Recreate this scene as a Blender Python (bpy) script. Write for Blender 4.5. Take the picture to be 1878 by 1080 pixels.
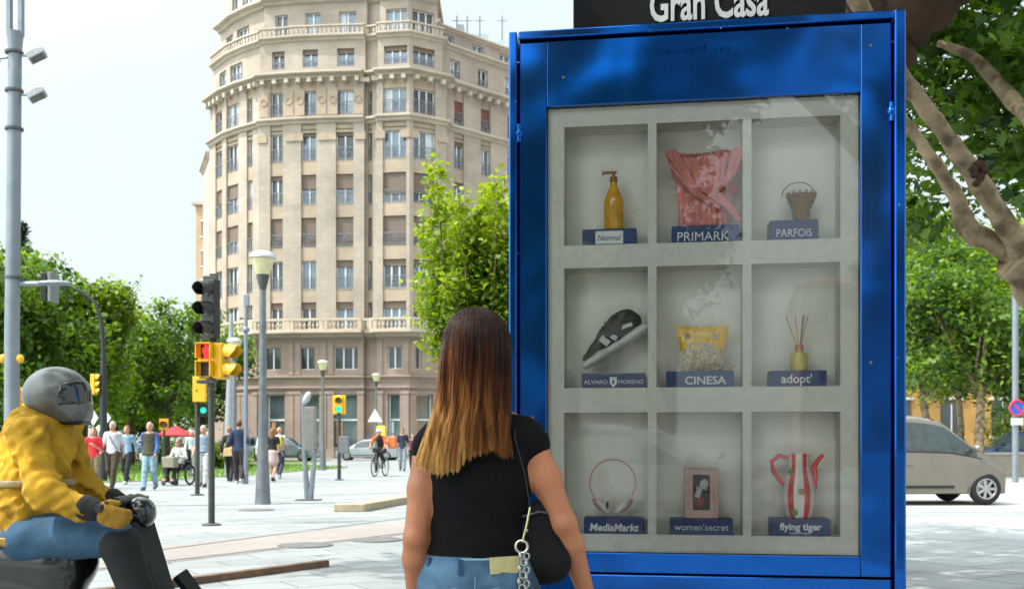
import bpy, math, random
import numpy as np
from mathutils import Vector, Matrix, Euler
R = math.radians
random.seed(7); RNG = np.random.default_rng(7)
sc = bpy.context.scene
for o in list(bpy.data.objects): bpy.data.objects.remove(o)
COL = sc.collection
# ------------------------------------------------------------ camera, sky, sun
HCAM = 1.2
cd = bpy.data.cameras.new('camera'); cam = bpy.data.objects.new('camera', cd); COL.objects.link(cam)
cam.location = (0, 0, HCAM); cam.rotation_euler = (R(90), 0, 0)
cd.sensor_width = 36; cd.lens = 36; cd.shift_y = (812-540)/1878.0
cd.clip_start = 0.05; cd.clip_end = 2000
cd.dof.use_dof = True; cd.dof.focus_distance = 3.9; cd.dof.aperture_fstop = 6.5
sc.camera = cam
SUN_EL, SUN_AZ = R(57), R(-112)      # azimuth measured from +Y towards +X
w = bpy.data.worlds.new('World'); sc.world = w; w.use_nodes = True
nt = w.node_tree; nt.nodes.clear()
wo = nt.nodes.new('ShaderNodeOutputWorld'); bg = nt.nodes.new('ShaderNodeBackground')
sky = nt.nodes.new('ShaderNodeTexSky'); sky.sky_type = 'NISHITA'; sky.sun_disc = False
sky.sun_elevation = SUN_EL; sky.sun_rotation = SUN_AZ; sky.dust_density = 4.0; sky.air_density = 1.0
bg.inputs['Strength'].default_value = 0.07
bg2 = nt.nodes.new('ShaderNodeBackground')      # thin bright cloud veil over the whole sky
nz = nt.nodes.new('ShaderNodeTexNoise'); nz.inputs['Scale'].default_value = 2.2; nz.inputs['Detail'].default_value = 6
vr = nt.nodes.new('ShaderNodeValToRGB')
vr.color_ramp.elements[0].position = .3; vr.color_ramp.elements[0].color = (.76, .90, .92, 1)
vr.color_ramp.elements[1].position = .75; vr.color_ramp.elements[1].color = (.92, .98, .97, 1)
nt.links.new(nz.outputs['Fac'], vr.inputs['Fac']); nt.links.new(vr.outputs['Color'], bg2.inputs['Color'])
bg2.inputs['Strength'].default_value = 0.52
# the veil is brightest round the veiled sun (left of and behind the viewer)
tcw = nt.nodes.new('ShaderNodeTexCoord'); dp = nt.nodes.new('ShaderNodeVectorMath'); dp.operation = 'DOT_PRODUCT'; dp.inputs[1].default_value = (math.sin(SUN_AZ)*math.cos(SUN_EL), math.cos(SUN_AZ)*math.cos(SUN_EL), math.sin(SUN_EL))
nt.links.new(tcw.outputs['Generated'], dp.inputs[0]); nt.links.new(tcw.outputs['Generated'], nz.inputs['Vector'])
gr = nt.nodes.new('ShaderNodeMapRange'); gr.interpolation_type = 'SMOOTHSTEP'; gr.inputs['From Min'].default_value = .22; gr.inputs['From Max'].default_value = 1.0; gr.inputs['To Min'].default_value = .55; gr.inputs['To Max'].default_value = 2.4
nt.links.new(dp.outputs['Value'], gr.inputs['Value']); nt.links.new(gr.outputs[0], bg2.inputs['Strength'])
mx = nt.nodes.new('ShaderNodeMixShader'); mx.inputs['Fac'].default_value = 0.9
nt.links.new(sky.outputs['Color'], bg.inputs['Color'])
nt.links.new(bg.outputs[0], mx.inputs[1]); nt.links.new(bg2.outputs[0], mx.inputs[2]); nt.links.new(mx.outputs[0], wo.inputs['Surface'])
sl = bpy.data.lights.new('sun', 'SUN'); sl.energy = 2.5; sl.angle = R(0.6); sl.color = (1, .95, .87)
sun = bpy.data.objects.new('sun', sl); COL.objects.link(sun)
sd = Vector((math.sin(SUN_AZ)*math.cos(SUN_EL), math.cos(SUN_AZ)*math.cos(SUN_EL), math.sin(SUN_EL)))
sun.rotation_euler = (-sd).to_track_quat('-Z', 'Y').to_euler(); sun.location = (-20, 8, 40)
sc.view_settings.view_transform = 'Standard'; sc.view_settings.look = 'None'
sc.view_settings.exposure = 1.05; sc.view_settings.gamma = 1.0
sc.cycles.use_denoising = True; sc.cycles.max_bounces = 6; sc.cycles.transparent_max_bounces = 12
sc.cycles.diffuse_bounces = 3; sc.cycles.glossy_bounces = 4; sc.cycles.caustics_reflective = False; sc.cycles.caustics_refractive = False
sc.cycles.sample_clamp_indirect = 6

# ------------------------------------------------------------ helpers
def P(px, py, D): return Vector(((px-939)/1878*D, D, HCAM+(812-py)/1878*D))
def G(py): return 1878*HCAM/(py-812)                       # distance of a ground point
def PG(px, py): D = G(py); return Vector(((px-939)/1878*D, D, 0))
MATS = {}
def mat(name, col, rough=.7, metal=0, var=.12, scale=8, bump=0, bscale=None, col2=None, stretch=None, spec=None, emit=None, coat=0, det=6):
    if name in MATS: return MATS[name]
    m = bpy.data.materials.new(name); m.use_nodes = True; n = m.node_tree; L = n.links
    b = n.nodes['Principled BSDF']; b.inputs['Roughness'].default_value = rough; b.inputs['Metallic'].default_value = metal
    if spec is not None: b.inputs['Specular IOR Level'].default_value = spec
    if coat: b.inputs['Coat Weight'].default_value = coat; b.inputs['Coat Roughness'].default_value = .05
    tc = n.nodes.new('ShaderNodeTexCoord'); mp = n.nodes.new('ShaderNodeMapping'); L.new(tc.outputs['Object'], mp.inputs['Vector'])
    if stretch: mp.inputs['Scale'].default_value = stretch
    no = n.nodes.new('ShaderNodeTexNoise'); no.inputs['Scale'].default_value = scale; no.inputs['Detail'].default_value = det
    L.new(mp.outputs[0], no.inputs['Vector'])
    cr = n.nodes.new('ShaderNodeValToRGB'); cr.color_ramp.elements[0].position = .3; cr.color_ramp.elements[1].position = .7
    a = [max(0, c*(1-var)) for c in col[:3]]; c2 = col2 if col2 else [min(1, c*(1+var)) for c in col[:3]]
    cr.color_ramp.elements[0].color = (*a, 1); cr.color_ramp.elements[1].color = (*c2[:3], 1)
    L.new(no.outputs['Fac'], cr.inputs['Fac']); L.new(cr.outputs['Color'], b.inputs['Base Color'])
    if bump:
        n2 = n.nodes.new('ShaderNodeTexNoise'); n2.inputs['Scale'].default_value = bscale or scale*3; n2.inputs['Detail'].default_value = 5
        L.new(mp.outputs[0], n2.inputs['Vector'])
        bp = n.nodes.new('ShaderNodeBump'); bp.inputs['Strength'].default_value = min(1, bump); bp.inputs['Distance'].default_value = .02
        L.new(n2.outputs['Fac'], bp.inputs['Height']); L.new(bp.outputs[0], b.inputs['Normal'])
    if emit:
        b.inputs['Emission Color'].default_value = (*emit[:3], 1); b.inputs['Emission Strength'].default_value = emit[3]
    MATS[name] = m; return m
def leafmat(name, c1, c2, trans=.35):
    if name in MATS: return MATS[name]
    m = bpy.data.materials.new(name); m.use_nodes = True; n = m.node_tree; L = n.links; n.nodes.clear()
    out = n.nodes.new('ShaderNodeOutputMaterial'); b = n.nodes.new('ShaderNodeBsdfPrincipled'); b.inputs['Roughness'].default_value = .5
    at = n.nodes.new('ShaderNodeAttribute'); at.attribute_name = 'tint'
    cr = n.nodes.new('ShaderNodeValToRGB'); cr.color_ramp.elements[0].color = (*c1, 1); cr.color_ramp.elements[1].color = (*c2, 1)
    L.new(at.outputs['Fac'], cr.inputs['Fac'])
    t = n.nodes.new('ShaderNodeBsdfTranslucent'); mxs = n.nodes.new('ShaderNodeMixShader'); mxs.inputs['Fac'].default_value = trans
    hs = n.nodes.new('ShaderNodeHueSaturation'); hs.inputs['Value'].default_value = 1.5; hs.inputs['Saturation'].default_value = 1.15; hs.inputs['Hue'].default_value = .485
    L.new(cr.outputs[0], b.inputs['Base Color']); L.new(cr.outputs[0], hs.inputs['Color']); L.new(hs.outputs[0], t.inputs['Color'])
    L.new(b.outputs[0], mxs.inputs[1]); L.new(t.outputs[0], mxs.inputs[2]); L.new(mxs.outputs[0], out.inputs['Surface'])
    MATS[name] = m; return m
def glassmat(name, tint=(1, 1, 1), ior=1.5, rough=0.0, extra=0.0):
    if name in MATS: return MATS[name]
    m = bpy.data.materials.new(name); m.use_nodes = True; n = m.node_tree; L = n.links; n.nodes.clear()
    out = n.nodes.new('ShaderNodeOutputMaterial'); tr = n.nodes.new('ShaderNodeBsdfTransparent'); tr.inputs[0].default_value = (*tint, 1)
    g = n.nodes.new('ShaderNodeBsdfGlossy'); g.inputs['Roughness'].default_value = rough; g.inputs[0].default_value = (1, 1, 1, 1)
    f = n.nodes.new('ShaderNodeFresnel'); f.inputs['IOR'].default_value = ior
    ad = n.nodes.new('ShaderNodeMath'); ad.operation = 'ADD'; ad.inputs[1].default_value = extra; ad.use_clamp = True
    mxs = n.nodes.new('ShaderNodeMixShader'); L.new(f.outputs[0], ad.inputs[0]); L.new(ad.outputs[0], mxs.inputs['Fac'])
    L.new(tr.outputs[0], mxs.inputs[1]); L.new(g.outputs[0], mxs.inputs[2]); L.new(mxs.outputs[0], out.inputs['Surface'])
    MATS[name] = m; return m

def tag(o, label=None, cat=None, group=None, kind=None):
    if label: o['label'] = label
    if cat: o['category'] = cat
    if group: o['group'] = group
    if kind: o['kind'] = kind
    return o
def thing(name, label, cat, loc=(0, 0, 0), rz=0, group=None):
    o = bpy.data.objects.new(name, None); COL.objects.link(o); o.empty_display_size = .1
    o.location = loc; o.rotation_euler = (0, 0, rz); return tag(o, label, cat, group)
def copy_tree(o, parent=None):
    c = o.copy(); COL.objects.link(c)
    if parent: c.parent = parent; c.matrix_parent_inverse = o.matrix_parent_inverse.copy()
    for ch in list(o.children): copy_tree(ch, c)
    return c
def mkobj(name, V, F, m, parent=None, smooth=False, midx=None, ang=.7, loc=None):
    me = bpy.data.meshes.new(name)
    if isinstance(V, np.ndarray): V = V.tolist()
    if isinstance(F, np.ndarray): F = F.tolist()
    me.from_pydata(V, [], F)
    for mm in (m if isinstance(m, (list, tuple)) else [m]): me.materials.append(mm)
    if midx is not None: me.polygons.foreach_set('material_index', np.array(midx, dtype=np.int32))
    if smooth:
        me.polygons.foreach_set('use_smooth', np.ones(len(me.polygons), dtype=bool))
        if ang: me.set_sharp_from_angle(angle=ang)
    me.update()
    o = bpy.data.objects.new(name, me); COL.objects.link(o)
    if parent is not None: o.parent = parent
    if loc is not None: o.location = loc
    return o
def wob(pts, rs, sub_=5, amp=.10, seed=1):
    g = random.Random(seed); P_ = [Vector(p) for p in pts]; n = len(P_); out = []; ro = []
    for i in range(n-1):
        p0, p1, p2, p3 = P_[max(i-1, 0)], P_[i], P_[i+1], P_[min(i+2, n-1)]
        for k in range(sub_):
            t = k/sub_; q = .5*((2*p1)+(p2-p0)*t+(2*p0-5*p1+4*p2-p3)*t*t+(3*p1-p0-3*p2+p3)*t**3); r = rs[i]+(rs[i+1]-rs[i])*t
            out.append(q+Vector((g.uniform(-1, 1), g.uniform(-1, 1), g.uniform(-1, 1)))*r*amp); ro.append(r*(1+g.uniform(-1, 1.2)*amp))
    out.append(P_[-1]); ro.append(rs[-1]); return out, ro
class MB:
    def __init__(s): s.V = []; s.F = []; s.M = []; s.mi = 0; s.T = Matrix.Identity(4)
    def add(s, V, F):
        b = len(s.V); s.V += [tuple(s.T @ Vector(v)) for v in V]
        s.F += [tuple(i+b for i in f) for f in F]; s.M += [s.mi]*len(F); return s
    def box(s, c, d, rot=None, taper=1.0):
        x, y, z = d[0]/2, d[1]/2, d[2]/2; V = []
        for k, (sx, sy, sz) in enumerate([(-1,-1,-1),(1,-1,-1),(1,1,-1),(-1,1,-1),(-1,-1,1),(1,-1,1),(1,1,1),(-1,1,1)]):
            t = taper if sz > 0 else 1; v = Vector((sx*x*t, sy*y*t, sz*z))
            if rot is not None: v = Euler(rot).to_matrix() @ v
            V.append(v+Vector(c))
        return s.add(V, [(0,3,2,1),(4,5,6,7),(0,1,5,4),(1,2,6,5),(2,3,7,6),(3,0,4,7)])
    def tube(s, pts, r, n=8, cap=True, flat=1.0):
        pts = [Vector(p) for p in pts]; k = len(pts); rr = r if isinstance(r, (list, tuple)) else [r]*k
        V = []; F = []; up = None
        for i, p in enumerate(pts):
            t = (pts[min(i+1, k-1)]-pts[max(i-1, 0)]).normalized()
            if up is None:
                up = Vector((0, 0, 1)) if abs(t.z) < .9 else Vector((1, 0, 0))
            a = t.cross(up); a = a.normalized() if a.length > 1e-6 else Vector((1, 0, 0)); b = a.cross(t).normalized(); up = b
            for j in range(n):
                q = 2*math.pi*j/n; V.append(p+a*math.cos(q)*rr[i]+b*math.sin(q)*rr[i]*flat)
        for i in range(k-1):
            for j in range(n):
                j2 = (j+1) % n; F.append((i*n+j, i*n+j2, (i+1)*n+j2, (i+1)*n+j))
        if cap: F.append(tuple(range(n-1, -1, -1))); F.append(tuple(range((k-1)*n, k*n)))
        return s.add(V, F)
    def cyl(s, a, b, r, r2=None, n=16): return s.tube([a, b], [r, r if r2 is None else r2], n)
    def lathe(s, prof, n=20, c=(0, 0, 0), sy=1.0):
        V = []; F = []
        for (r, z) in prof:
            for j in range(n):
                q = 2*math.pi*j/n; V.append((c[0]+r*math.cos(q), c[1]+r*math.sin(q)*sy, c[2]+z))
        for i in range(len(prof)-1):
            for j in range(n):
                j2 = (j+1) % n; F.append((i*n+j, i*n+j2, (i+1)*n+j2, (i+1)*n+j))
        F.append(tuple(range(n-1, -1, -1))); F.append(tuple(range((len(prof)-1)*n, len(prof)*n)))
        return s.add(V, F)
    def sphere(s, c, r, n=12, m=8, rot=None):
        r = r if isinstance(r, (tuple, list)) else (r, r, r); V = []; F = []
        for i in range(m+1):
            th = math.pi*i/m
            for j in range(n):
                q = 2*math.pi*j/n; v = Vector((r[0]*math.sin(th)*math.cos(q), r[1]*math.sin(th)*math.sin(q), r[2]*math.cos(th)))
                if rot is not None: v = Euler(rot).to_matrix() @ v
                V.append(v+Vector(c))
        for i in range(m):
            for j in range(n):
                j2 = (j+1) % n; F.append((i*n+j, (i+1)*n+j, (i+1)*n+j2, i*n+j2))
        return s.add(V, F)
    def torus(s, c, R_, r, n=24, m=8, axis='y', a0=0, a1=2*math.pi, sx=1, sz=1):
        pts = []; full = abs(a1-a0-2*math.pi) < 1e-6; k = n if full else n+1; V = []; F = []
        for i in range(k):
            q = a0+(a1-a0)*i/n
            for j in range(m):
                p = 2*math.pi*j/m; rad = R_+r*math.cos(p); h = r*math.sin(p)
                u, v2 = rad*math.cos(q)*sx, rad*math.sin(q)*sz
                v = {'y': (u, h, v2), 'z': (u, v2, h), 'x': (h, u, v2)}[axis]; V.append(Vector(v)+Vector(c))
        for i in range(n if full else n):
            i2 = (i+1) % k
            for j in range(m):
                j2 = (j+1) % m; F.append((i*m+j, i2*m+j, i2*m+j2, i*m+j2))
        return s.add(V, F)
    def prism(s, poly, y0, y1, plane='xz'):
        n = len(poly)
        f = (lambda a, b, y: (a, y, b)) if plane == 'xz' else ((lambda a, b, y: (a, b, y)) if plane == 'xy' else (lambda a, b, y: (y, a, b)))
        V = [f(a, b, y0) for a, b in poly]+[f(a, b, y1) for a, b in poly]
        F = [tuple(range(n)), tuple(range(2*n-1, n-1, -1))]+[(i, n+i, n+(i+1) % n, (i+1) % n) for i in range(n)]
        return s.add(V, F)
    def quad(s, a, b, c, d): return s.add([a, b, c, d], [(0, 1, 2, 3)])
    def build(s, name, m, parent=None, smooth=False, ang=.7, bevel=0):
        o = mkobj(name, s.V, s.F, m, parent, smooth, s.M if isinstance(m, (list, tuple)) else None, ang)
        if bevel:
            bm = o.modifiers.new('bevel', 'BEVEL'); bm.width = bevel; bm.segments = 2; bm.limit_method = 'ANGLE'
        return o
def text(name, body, size, m, parent, loc, rot=(R(90), 0, 0), ext=.001, sx=1.0, bold=0.0, align='CENTER', shear=0.0):
    c = bpy.data.curves.new(name, 'FONT'); c.body = body; c.size = size; c.extrude = ext; c.offset = bold; c.align_x = align; c.shear = shear
    c.resolution_u = 3
    o = bpy.data.objects.new(name, c); COL.objects.link(o)
    dg = bpy.context.evaluated_depsgraph_get(); me = bpy.data.meshes.new_from_object(o.evaluated_get(dg)); bpy.data.objects.remove(o); bpy.data.curves.remove(c)
    me.materials.clear(); me.materials.append(m); o = bpy.data.objects.new(name, me); COL.objects.link(o)
    o.parent = parent; o.location = loc; o.rotation_euler = rot; o.scale = (sx, 1, 1); return o

# ------------------------------------------------------------ SDF figures
class SDF:
    """smooth union of tapered limbs and ellipsoids, turned into ONE closed mesh by surface nets"""
    def __init__(s, k=.03): s.p = []; s.k = k; s.cuts = []; s.noise = None
    def cone(s, a, b, ra, rb, fy=1.0, k=None):
        s.p.append(('c', np.array(a, float), np.array(b, float), ra, rb, fy, s.k if k is None else k)); return s
    def ell(s, c, r, rot=None, k=None):
        s.p.append(('e', np.array(c, float), np.array(r, float), None if rot is None else np.array(Euler(rot).to_matrix().transposed()), 0, 0, s.k if k is None else k)); return s
    def path(s, pts, rs, k=None, fy=1.0):
        for i in range(len(pts)-1): s.cone(pts[i], pts[i+1], rs[i], rs[i+1], fy, k)
        return s
    def cut(s, pt, n): s.cuts.append((np.array(pt, float), np.array(n, float)/np.linalg.norm(n))); return s   # removes the side n points to
    def grow(s, g):
        q = SDF(s.k); q.cuts = list(s.cuts); q.noise = s.noise
        for t in s.p:
            q.p.append((t[0], t[1], t[2], t[3]+g, t[4]+g, t[5], t[6]) if t[0] == 'c' else (t[0], t[1], t[2]+g, t[3], 0, 0, t[6]))
        return q
    def mesh(s, h):
        lo = np.array([1e9]*3); hi = -lo; B = []
        for t in s.p:
            if t[0] == 'c':
                rm = max(t[3], t[4]); l = np.minimum(t[1], t[2])-rm; u = np.maximum(t[1], t[2])+rm
                if t[5] != 1: l[1] = min(t[1][1], t[2][1])-rm*t[5]; u[1] = max(t[1][1], t[2][1])+rm*t[5]
            else: rm = max(t[2]) if t[3] is not None else t[2]; l = t[1]-rm; u = t[1]+rm
            B.append((l, u)); lo = np.minimum(lo, l); hi = np.maximum(hi, u)
        lo -= 3*h+.02; hi += 3*h+.02; N = np.ceil((hi-lo)/h).astype(int)+1
        f = np.full(N, .5, dtype=np.float32)
        for t, (l, u) in zip(s.p, B):
            mg = t[6]+3*h; i0 = np.maximum(0, np.floor((l-mg-lo)/h).astype(int)); i1 = np.minimum(N, np.ceil((u+mg-lo)/h).astype(int)+1)
            X, Y, Z = np.meshgrid(*[lo[a]+h*np.arange(i0[a], i1[a]) for a in range(3)], indexing='ij')
            Pp = np.stack([X, Y, Z], -1)
            if t[0] == 'c':
                a, b, ra, rb, fy = t[1:6]
                if fy != 1:
                    c = (a[1]+b[1])/2; Pp = Pp.copy(); Pp[..., 1] = (Pp[..., 1]-c)/fy+c
                ab = b-a; tt = np.clip(((Pp-a)@ab)/max(1e-9, ab@ab), 0, 1)
                d = np.linalg.norm(Pp-a-tt[..., None]*ab, axis=-1)-(ra+(rb-ra)*tt)
                if fy < 1: d = d*(fy*.5+.5)
            else:
                q = Pp-t[1]
                if t[3] is not None: q = q@t[3].T
                k0 = np.linalg.norm(q/t[2], axis=-1); k1 = np.linalg.norm(q/t[2]**2, axis=-1)+1e-9; d = k0*(k0-1)/k1
                d = np.where(k0 < .05, -min(t[2]), d)
            sub = f[i0[0]:i1[0], i0[1]:i1[1], i0[2]:i1[2]]; k = max(t[6], 1e-4)
            hh = np.clip(.5+.5*(sub-d)/k, 0, 1); f[i0[0]:i1[0], i0[1]:i1[1], i0[2]:i1[2]] = sub*(1-hh)+d*hh-k*hh*(1-hh)
        if s.cuts or s.noise:
            X, Y, Z = np.meshgrid(*[lo[a]+h*np.arange(N[a]) for a in range(3)], indexing='ij')
            if s.noise: f = f+s.noise(X, Y, Z)
            for (c, n) in s.cuts: f = np.maximum(f, (X-c[0])*n[0]+(Y-c[1])*n[1]+(Z-c[2])*n[2])
        ins = f < 0; cnt = np.zeros(N-1, np.int32); pos = np.zeros((*(N-1), 3)); ne = np.zeros(N-1)
        C = [(i, j, k) for i in (0, 1) for j in (0, 1) for k in (0, 1)]
        def sl_(c): return tuple(slice(c[a], N[a]-1+c[a]) for a in range(3))
        for c in C: cnt += ins[sl_(c)]
        act = (cnt > 0) & (cnt < 8)
        for c in C:
            for ax in range(3):
                if c[ax] == 0:
                    c2 = list(c); c2[ax] = 1; fa = f[sl_(c)][act]; fb = f[sl_(c2)][act]; m = (fa < 0) != (fb < 0)
                    t = np.where(m, fa/(fa-fb+1e-12), 0); v = np.tile(np.array(c, float), (len(fa), 1)); v[:, ax] += t
                    pos[act] += v*m[:, None]; ne[act] += m
        idx = -np.ones(N-1, np.int64); idx[act] = np.arange(act.sum())
        I = np.argwhere(act); V = lo+h*(I+pos[act]/ne[act][:, None]); F = []
        for ax in range(3):
            a2, a3 = (ax+1) % 3, (ax+2) % 3
            s0 = [slice(0, N[a]) for a in range(3)]; s1 = list(s0); s0[ax] = slice(0, N[ax]-1); s1[ax] = slice(1, N[ax])
            A = ins[tuple(s0)]; Bq = ins[tuple(s1)]; E = np.argwhere(A != Bq)
            E = E[(E[:, a2] > 0) & (E[:, a3] > 0) & (E[:, a2] < N[a2]-1) & (E[:, a3] < N[a3]-1)]
            sgn = A[tuple(E.T)]
            def ci(d2, d3): q = E.copy(); q[:, a2] -= d2; q[:, a3] -= d3; return idx[tuple(q.T)]
            Q = np.stack([ci(1, 1), ci(0, 1), ci(0, 0), ci(1, 0)], 1); Q[~sgn] = Q[~sgn][:, ::-1]; F.append(Q)
        return V, np.concatenate(F)
    def build(s, name, m, parent, h): V, F = s.mesh(h); return mkobj(name, V, F, m, parent, True, None, None)
# ------------------------------------------------------------ ground
def pavmat(name, c1, c2, mortar, bw, bh, rot=0, ms=.01, rough=.75, bumpd=.004, off=.5, noise=.18):
    m = bpy.data.materials.new(name); m.use_nodes = True; n = m.node_tree; L = n.links; b = n.nodes['Principled BSDF']; b.inputs['Roughness'].default_value = rough
    tc = n.nodes.new('ShaderNodeTexCoord'); mp = n.nodes.new('ShaderNodeMapping'); mp.inputs['Rotation'].default_value = (0, 0, rot); L.new(tc.outputs['Object'], mp.inputs['Vector'])
    br = n.nodes.new('ShaderNodeTexBrick'); br.inputs['Scale'].default_value = 1; br.inputs['Brick Width'].default_value = bw; br.inputs['Row Height'].default_value = bh
    br.inputs['Mortar Size'].default_value = ms; br.inputs['Color1'].default_value = (*c1, 1); br.inputs['Color2'].default_value = (*c2, 1); br.inputs['Mortar'].default_value = (*mortar, 1); br.offset = off
    L.new(mp.outputs[0], br.inputs['Vector'])
    no = n.nodes.new('ShaderNodeTexNoise'); no.inputs['Scale'].default_value = .45; no.inputs['Detail'].default_value = 9; no.inputs['Roughness'].default_value = .7; L.new(tc.outputs['Object'], no.inputs['Vector'])
    n3 = n.nodes.new('ShaderNodeTexNoise'); n3.inputs['Scale'].default_value = 60; n3.inputs['Detail'].default_value = 3; L.new(tc.outputs['Object'], n3.inputs['Vector'])
    cr = n.nodes.new('ShaderNodeMapRange'); cr.inputs['From Min'].default_value = .3; cr.inputs['From Max'].default_value = .7; cr.inputs['To Min'].default_value = 1-noise; cr.inputs['To Max'].default_value = 1+noise*.5
    L.new(no.outputs['Fac'], cr.inputs['Value'])
    c3 = n.nodes.new('ShaderNodeMapRange'); c3.inputs['From Min'].default_value = .3; c3.inputs['From Max'].default_value = .7; c3.inputs['To Min'].default_value = .9; c3.inputs['To Max'].default_value = 1.08
    L.new(n3.outputs['Fac'], c3.inputs['Value'])
    mu = n.nodes.new('ShaderNodeMath'); mu.operation = 'MULTIPLY'; L.new(cr.outputs[0], mu.inputs[0]); L.new(c3.outputs[0], mu.inputs[1])
    vm = n.nodes.new('ShaderNodeVectorMath'); vm.operation = 'SCALE'; L.new(br.outputs['Color'], vm.inputs[0]); L.new(mu.outputs[0], vm.inputs['Scale']); L.new(vm.outputs[0], b.inputs['Base Color'])
    bp = n.nodes.new('ShaderNodeBump'); bp.inputs['Distance'].default_value = bumpd; bp.invert = True; L.new(br.outputs['Fac'], bp.inputs['Height']); L.new(bp.outputs[0], b.inputs['Normal'])
    return m
def sheet(name, pts, m, z, kind='structure'):
    o = mkobj(name, [(p[0], p[1], z) for p in pts], [tuple(range(len(pts)))], m)
    if o.data.polygons[0].normal.z < 0: o.data.flip_normals()
    o['kind'] = kind; return o
TR = math.atan2(3.91, 2.52)         # direction of the tram lines
plaza = pavmat('plaza_granite', (.29, .305, .31), (.24, .255, .26), (.13, .13, .13), .9, .45, R(-33), .008, noise=.32)
sheet('ground', [(-400, -200), (400, -200), (400, 700), (-400, 700)], plaza, 0)
side = pavmat('sidewalk_slabs', (.36, .37, .38), (.31, .32, .33), (.14, .14, .14), 1.1, .75, R(58), .012, noise=.25)
sheet('road_near', [(-60, -2.6), (60, -2.6), (60, -13), (-60, -13)], mat('dark_asphalt', (.11, .11, .112), .85, var=.2, scale=3, bump=.4, bscale=150), .004)
sheet('sidewalk', [(-9, -2.5), (14, -2.5), (14, 17.2), (4.0, 16.2), (2.2, 13.0), (1.0, 9), (.6, 3.2), (-9, 2.2)], side, .004)
asph = mat('pale_asphalt', (.36, .355, .34), .85, var=.1, scale=3, bump=.3, bscale=120)
sheet('road', [(4.2, 17.6), (60, 20), (60, 36), (6.5, 33)], asph, .004)
tv = Vector((math.cos(TR), math.sin(TR))); tn = Vector((tv.y, -tv.x))
def band(name, p, q, wd, m, z):
    p = Vector(p[:2]); q = Vector(q[:2]); d = (q-p).normalized(); n_ = Vector((d.y, -d.x))*wd/2
    return sheet(name, [p+n_, q+n_, q-n_, p-n_], m, z)
pink = pavmat('pink_granite', (.29, .25, .23), (.265, .23, .21), (.28, .25, .24), .6, .3, R(-33), .008)
a = PG(250, 1012); b_ = PG(745, 948); a2 = PG(168, 1048); b2 = PG(742, 980)
d = (b2-a2).normalized()
sheet('paved_tram_band', [a-d*8, b_+d*14, b2+d*14, a2-d*8], pink, .004)
steel = mat('rail_steel', (.16, .15, .145), .45, .6)
for k, (p, q) in enumerate([((170, 1045), (740, 978)), ((90, 1035), (740, 950)), ((10, 985), (560, 945))]):
    A = PG(*p); B = PG(*q); dd = (B-A).normalized()
    o = band('tram_rail_groove', A-dd*6, B+dd*12, .05 if k == 0 else .035, steel if k < 2 else mat('joint_dark', (.27, .27, .27)), .008)
for (p, q) in [((560, 908), (740, 903)), ((240, 925), (440, 926))]:
    band('paving_joint', PG(*p), PG(*q), .07, mat('joint_dark', (.27, .27, .27)), .0085)
# low corten strip rising out of the paving
t = thing('metal_kerb_edge', 'long low rusty brown metal edge strip crossing the pale paving at the front', 'kerb', PG(300, 1078))
A = PG(300, 1078); B = PG(598, 1038); dd = (B-A).normalized(); mb = MB(); L_ = (B-A).length+6
rz = math.atan2(dd.y, dd.x); mb.T = Matrix.Rotation(rz, 4, 'Z')
mb.box((L_/2-6, 0, .03), (L_, .09, .07)); mb.build('edge_strip', mat('corten', (.17, .10, .065), .8, .2, .35, 9, bump=.4), t, bevel=.004)
mb = MB(); mb.T = Matrix.Rotation(rz, 4, 'Z'); mb.box((L_/2-6, .11, .012), (L_-.05, .12, .03)); mb.build('stone_lip', mat('lip', (.36, .34, .32), .8), t)
# long low stone bench
t = thing('stone_bench', 'long low tan stone bench block on the plaza, left of the woman', 'bench', PG(668, 938))
A = PG(668, 938); B = PG(790, 915); dd = (B-A).normalized(); rz = math.atan2(dd.y, dd.x)
mb = MB(); mb.T = Matrix.Rotation(rz, 4, 'Z'); mb.box((2.6, .15, .07), (5.2, .34, .14)); mb.build('bench_slab', mat('tan_stone', (.36, .29, .20), .8, var=.15, scale=6, bump=.3), t, bevel=.015)
Cc = PG(612, 938); mb = MB(); v = A-Cc; mb.T = Matrix.Translation(-(A-Cc))@Matrix.Rotation(math.atan2(v.y, v.x), 4, 'Z')
mb.box((v.length/2, .16, .068), (v.length, .34, .137)); mb.build('bench_end_slab', MATS['tan_stone'], t, bevel=.015)
# grass
grassm = mat('lawn', (.10, .20, .03), .9, var=.3, scale=5, bump=.8, bscale=40, col2=(.2, .33, .05))
gp = [PG(-320, 893), PG(0, 889), PG(250, 883), PG(450, 872), PG(560, 863), PG(640, 857), PG(560, 853), PG(300, 851), PG(-320, 851)]
sheet('lawn', gp, grassm, .02)
def in_poly(x, y, poly):
    c = False; n = len(poly)
    for i in range(n):
        x1, y1 = poly[i][0], poly[i][1]; x2, y2 = poly[(i+1) % n][0], poly[(i+1) % n][1]
        if (y1 > y) != (y2 > y) and x < (x2-x1)*(y-y1)/(y2-y1)+x1: c = not c
    return c
V = []; F = []
xs = [p[0] for p in gp]; ys = [p[1] for p in gp]
for i in range(14000):
    x = random.uniform(-26, max(xs)); y = random.uniform(min(ys), max(ys))
    if not in_poly(x, y, gp): continue
    a = random.uniform(0, 6.28); hgt = random.uniform(.05, .13); wd = .02; b0 = len(V)
    V += [(x-wd*math.cos(a), y-wd*math.sin(a), .02), (x+wd*math.cos(a), y+wd*math.sin(a), .02), (x+random.uniform(-.04, .04), y, .02+hgt)]; F.append((b0, b0+1, b0+2))
tag(mkobj('grass', V, F, grassm), 'short bright green grass of the lawn strip behind the pedestrians', 'grass', kind='stuff')
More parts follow.
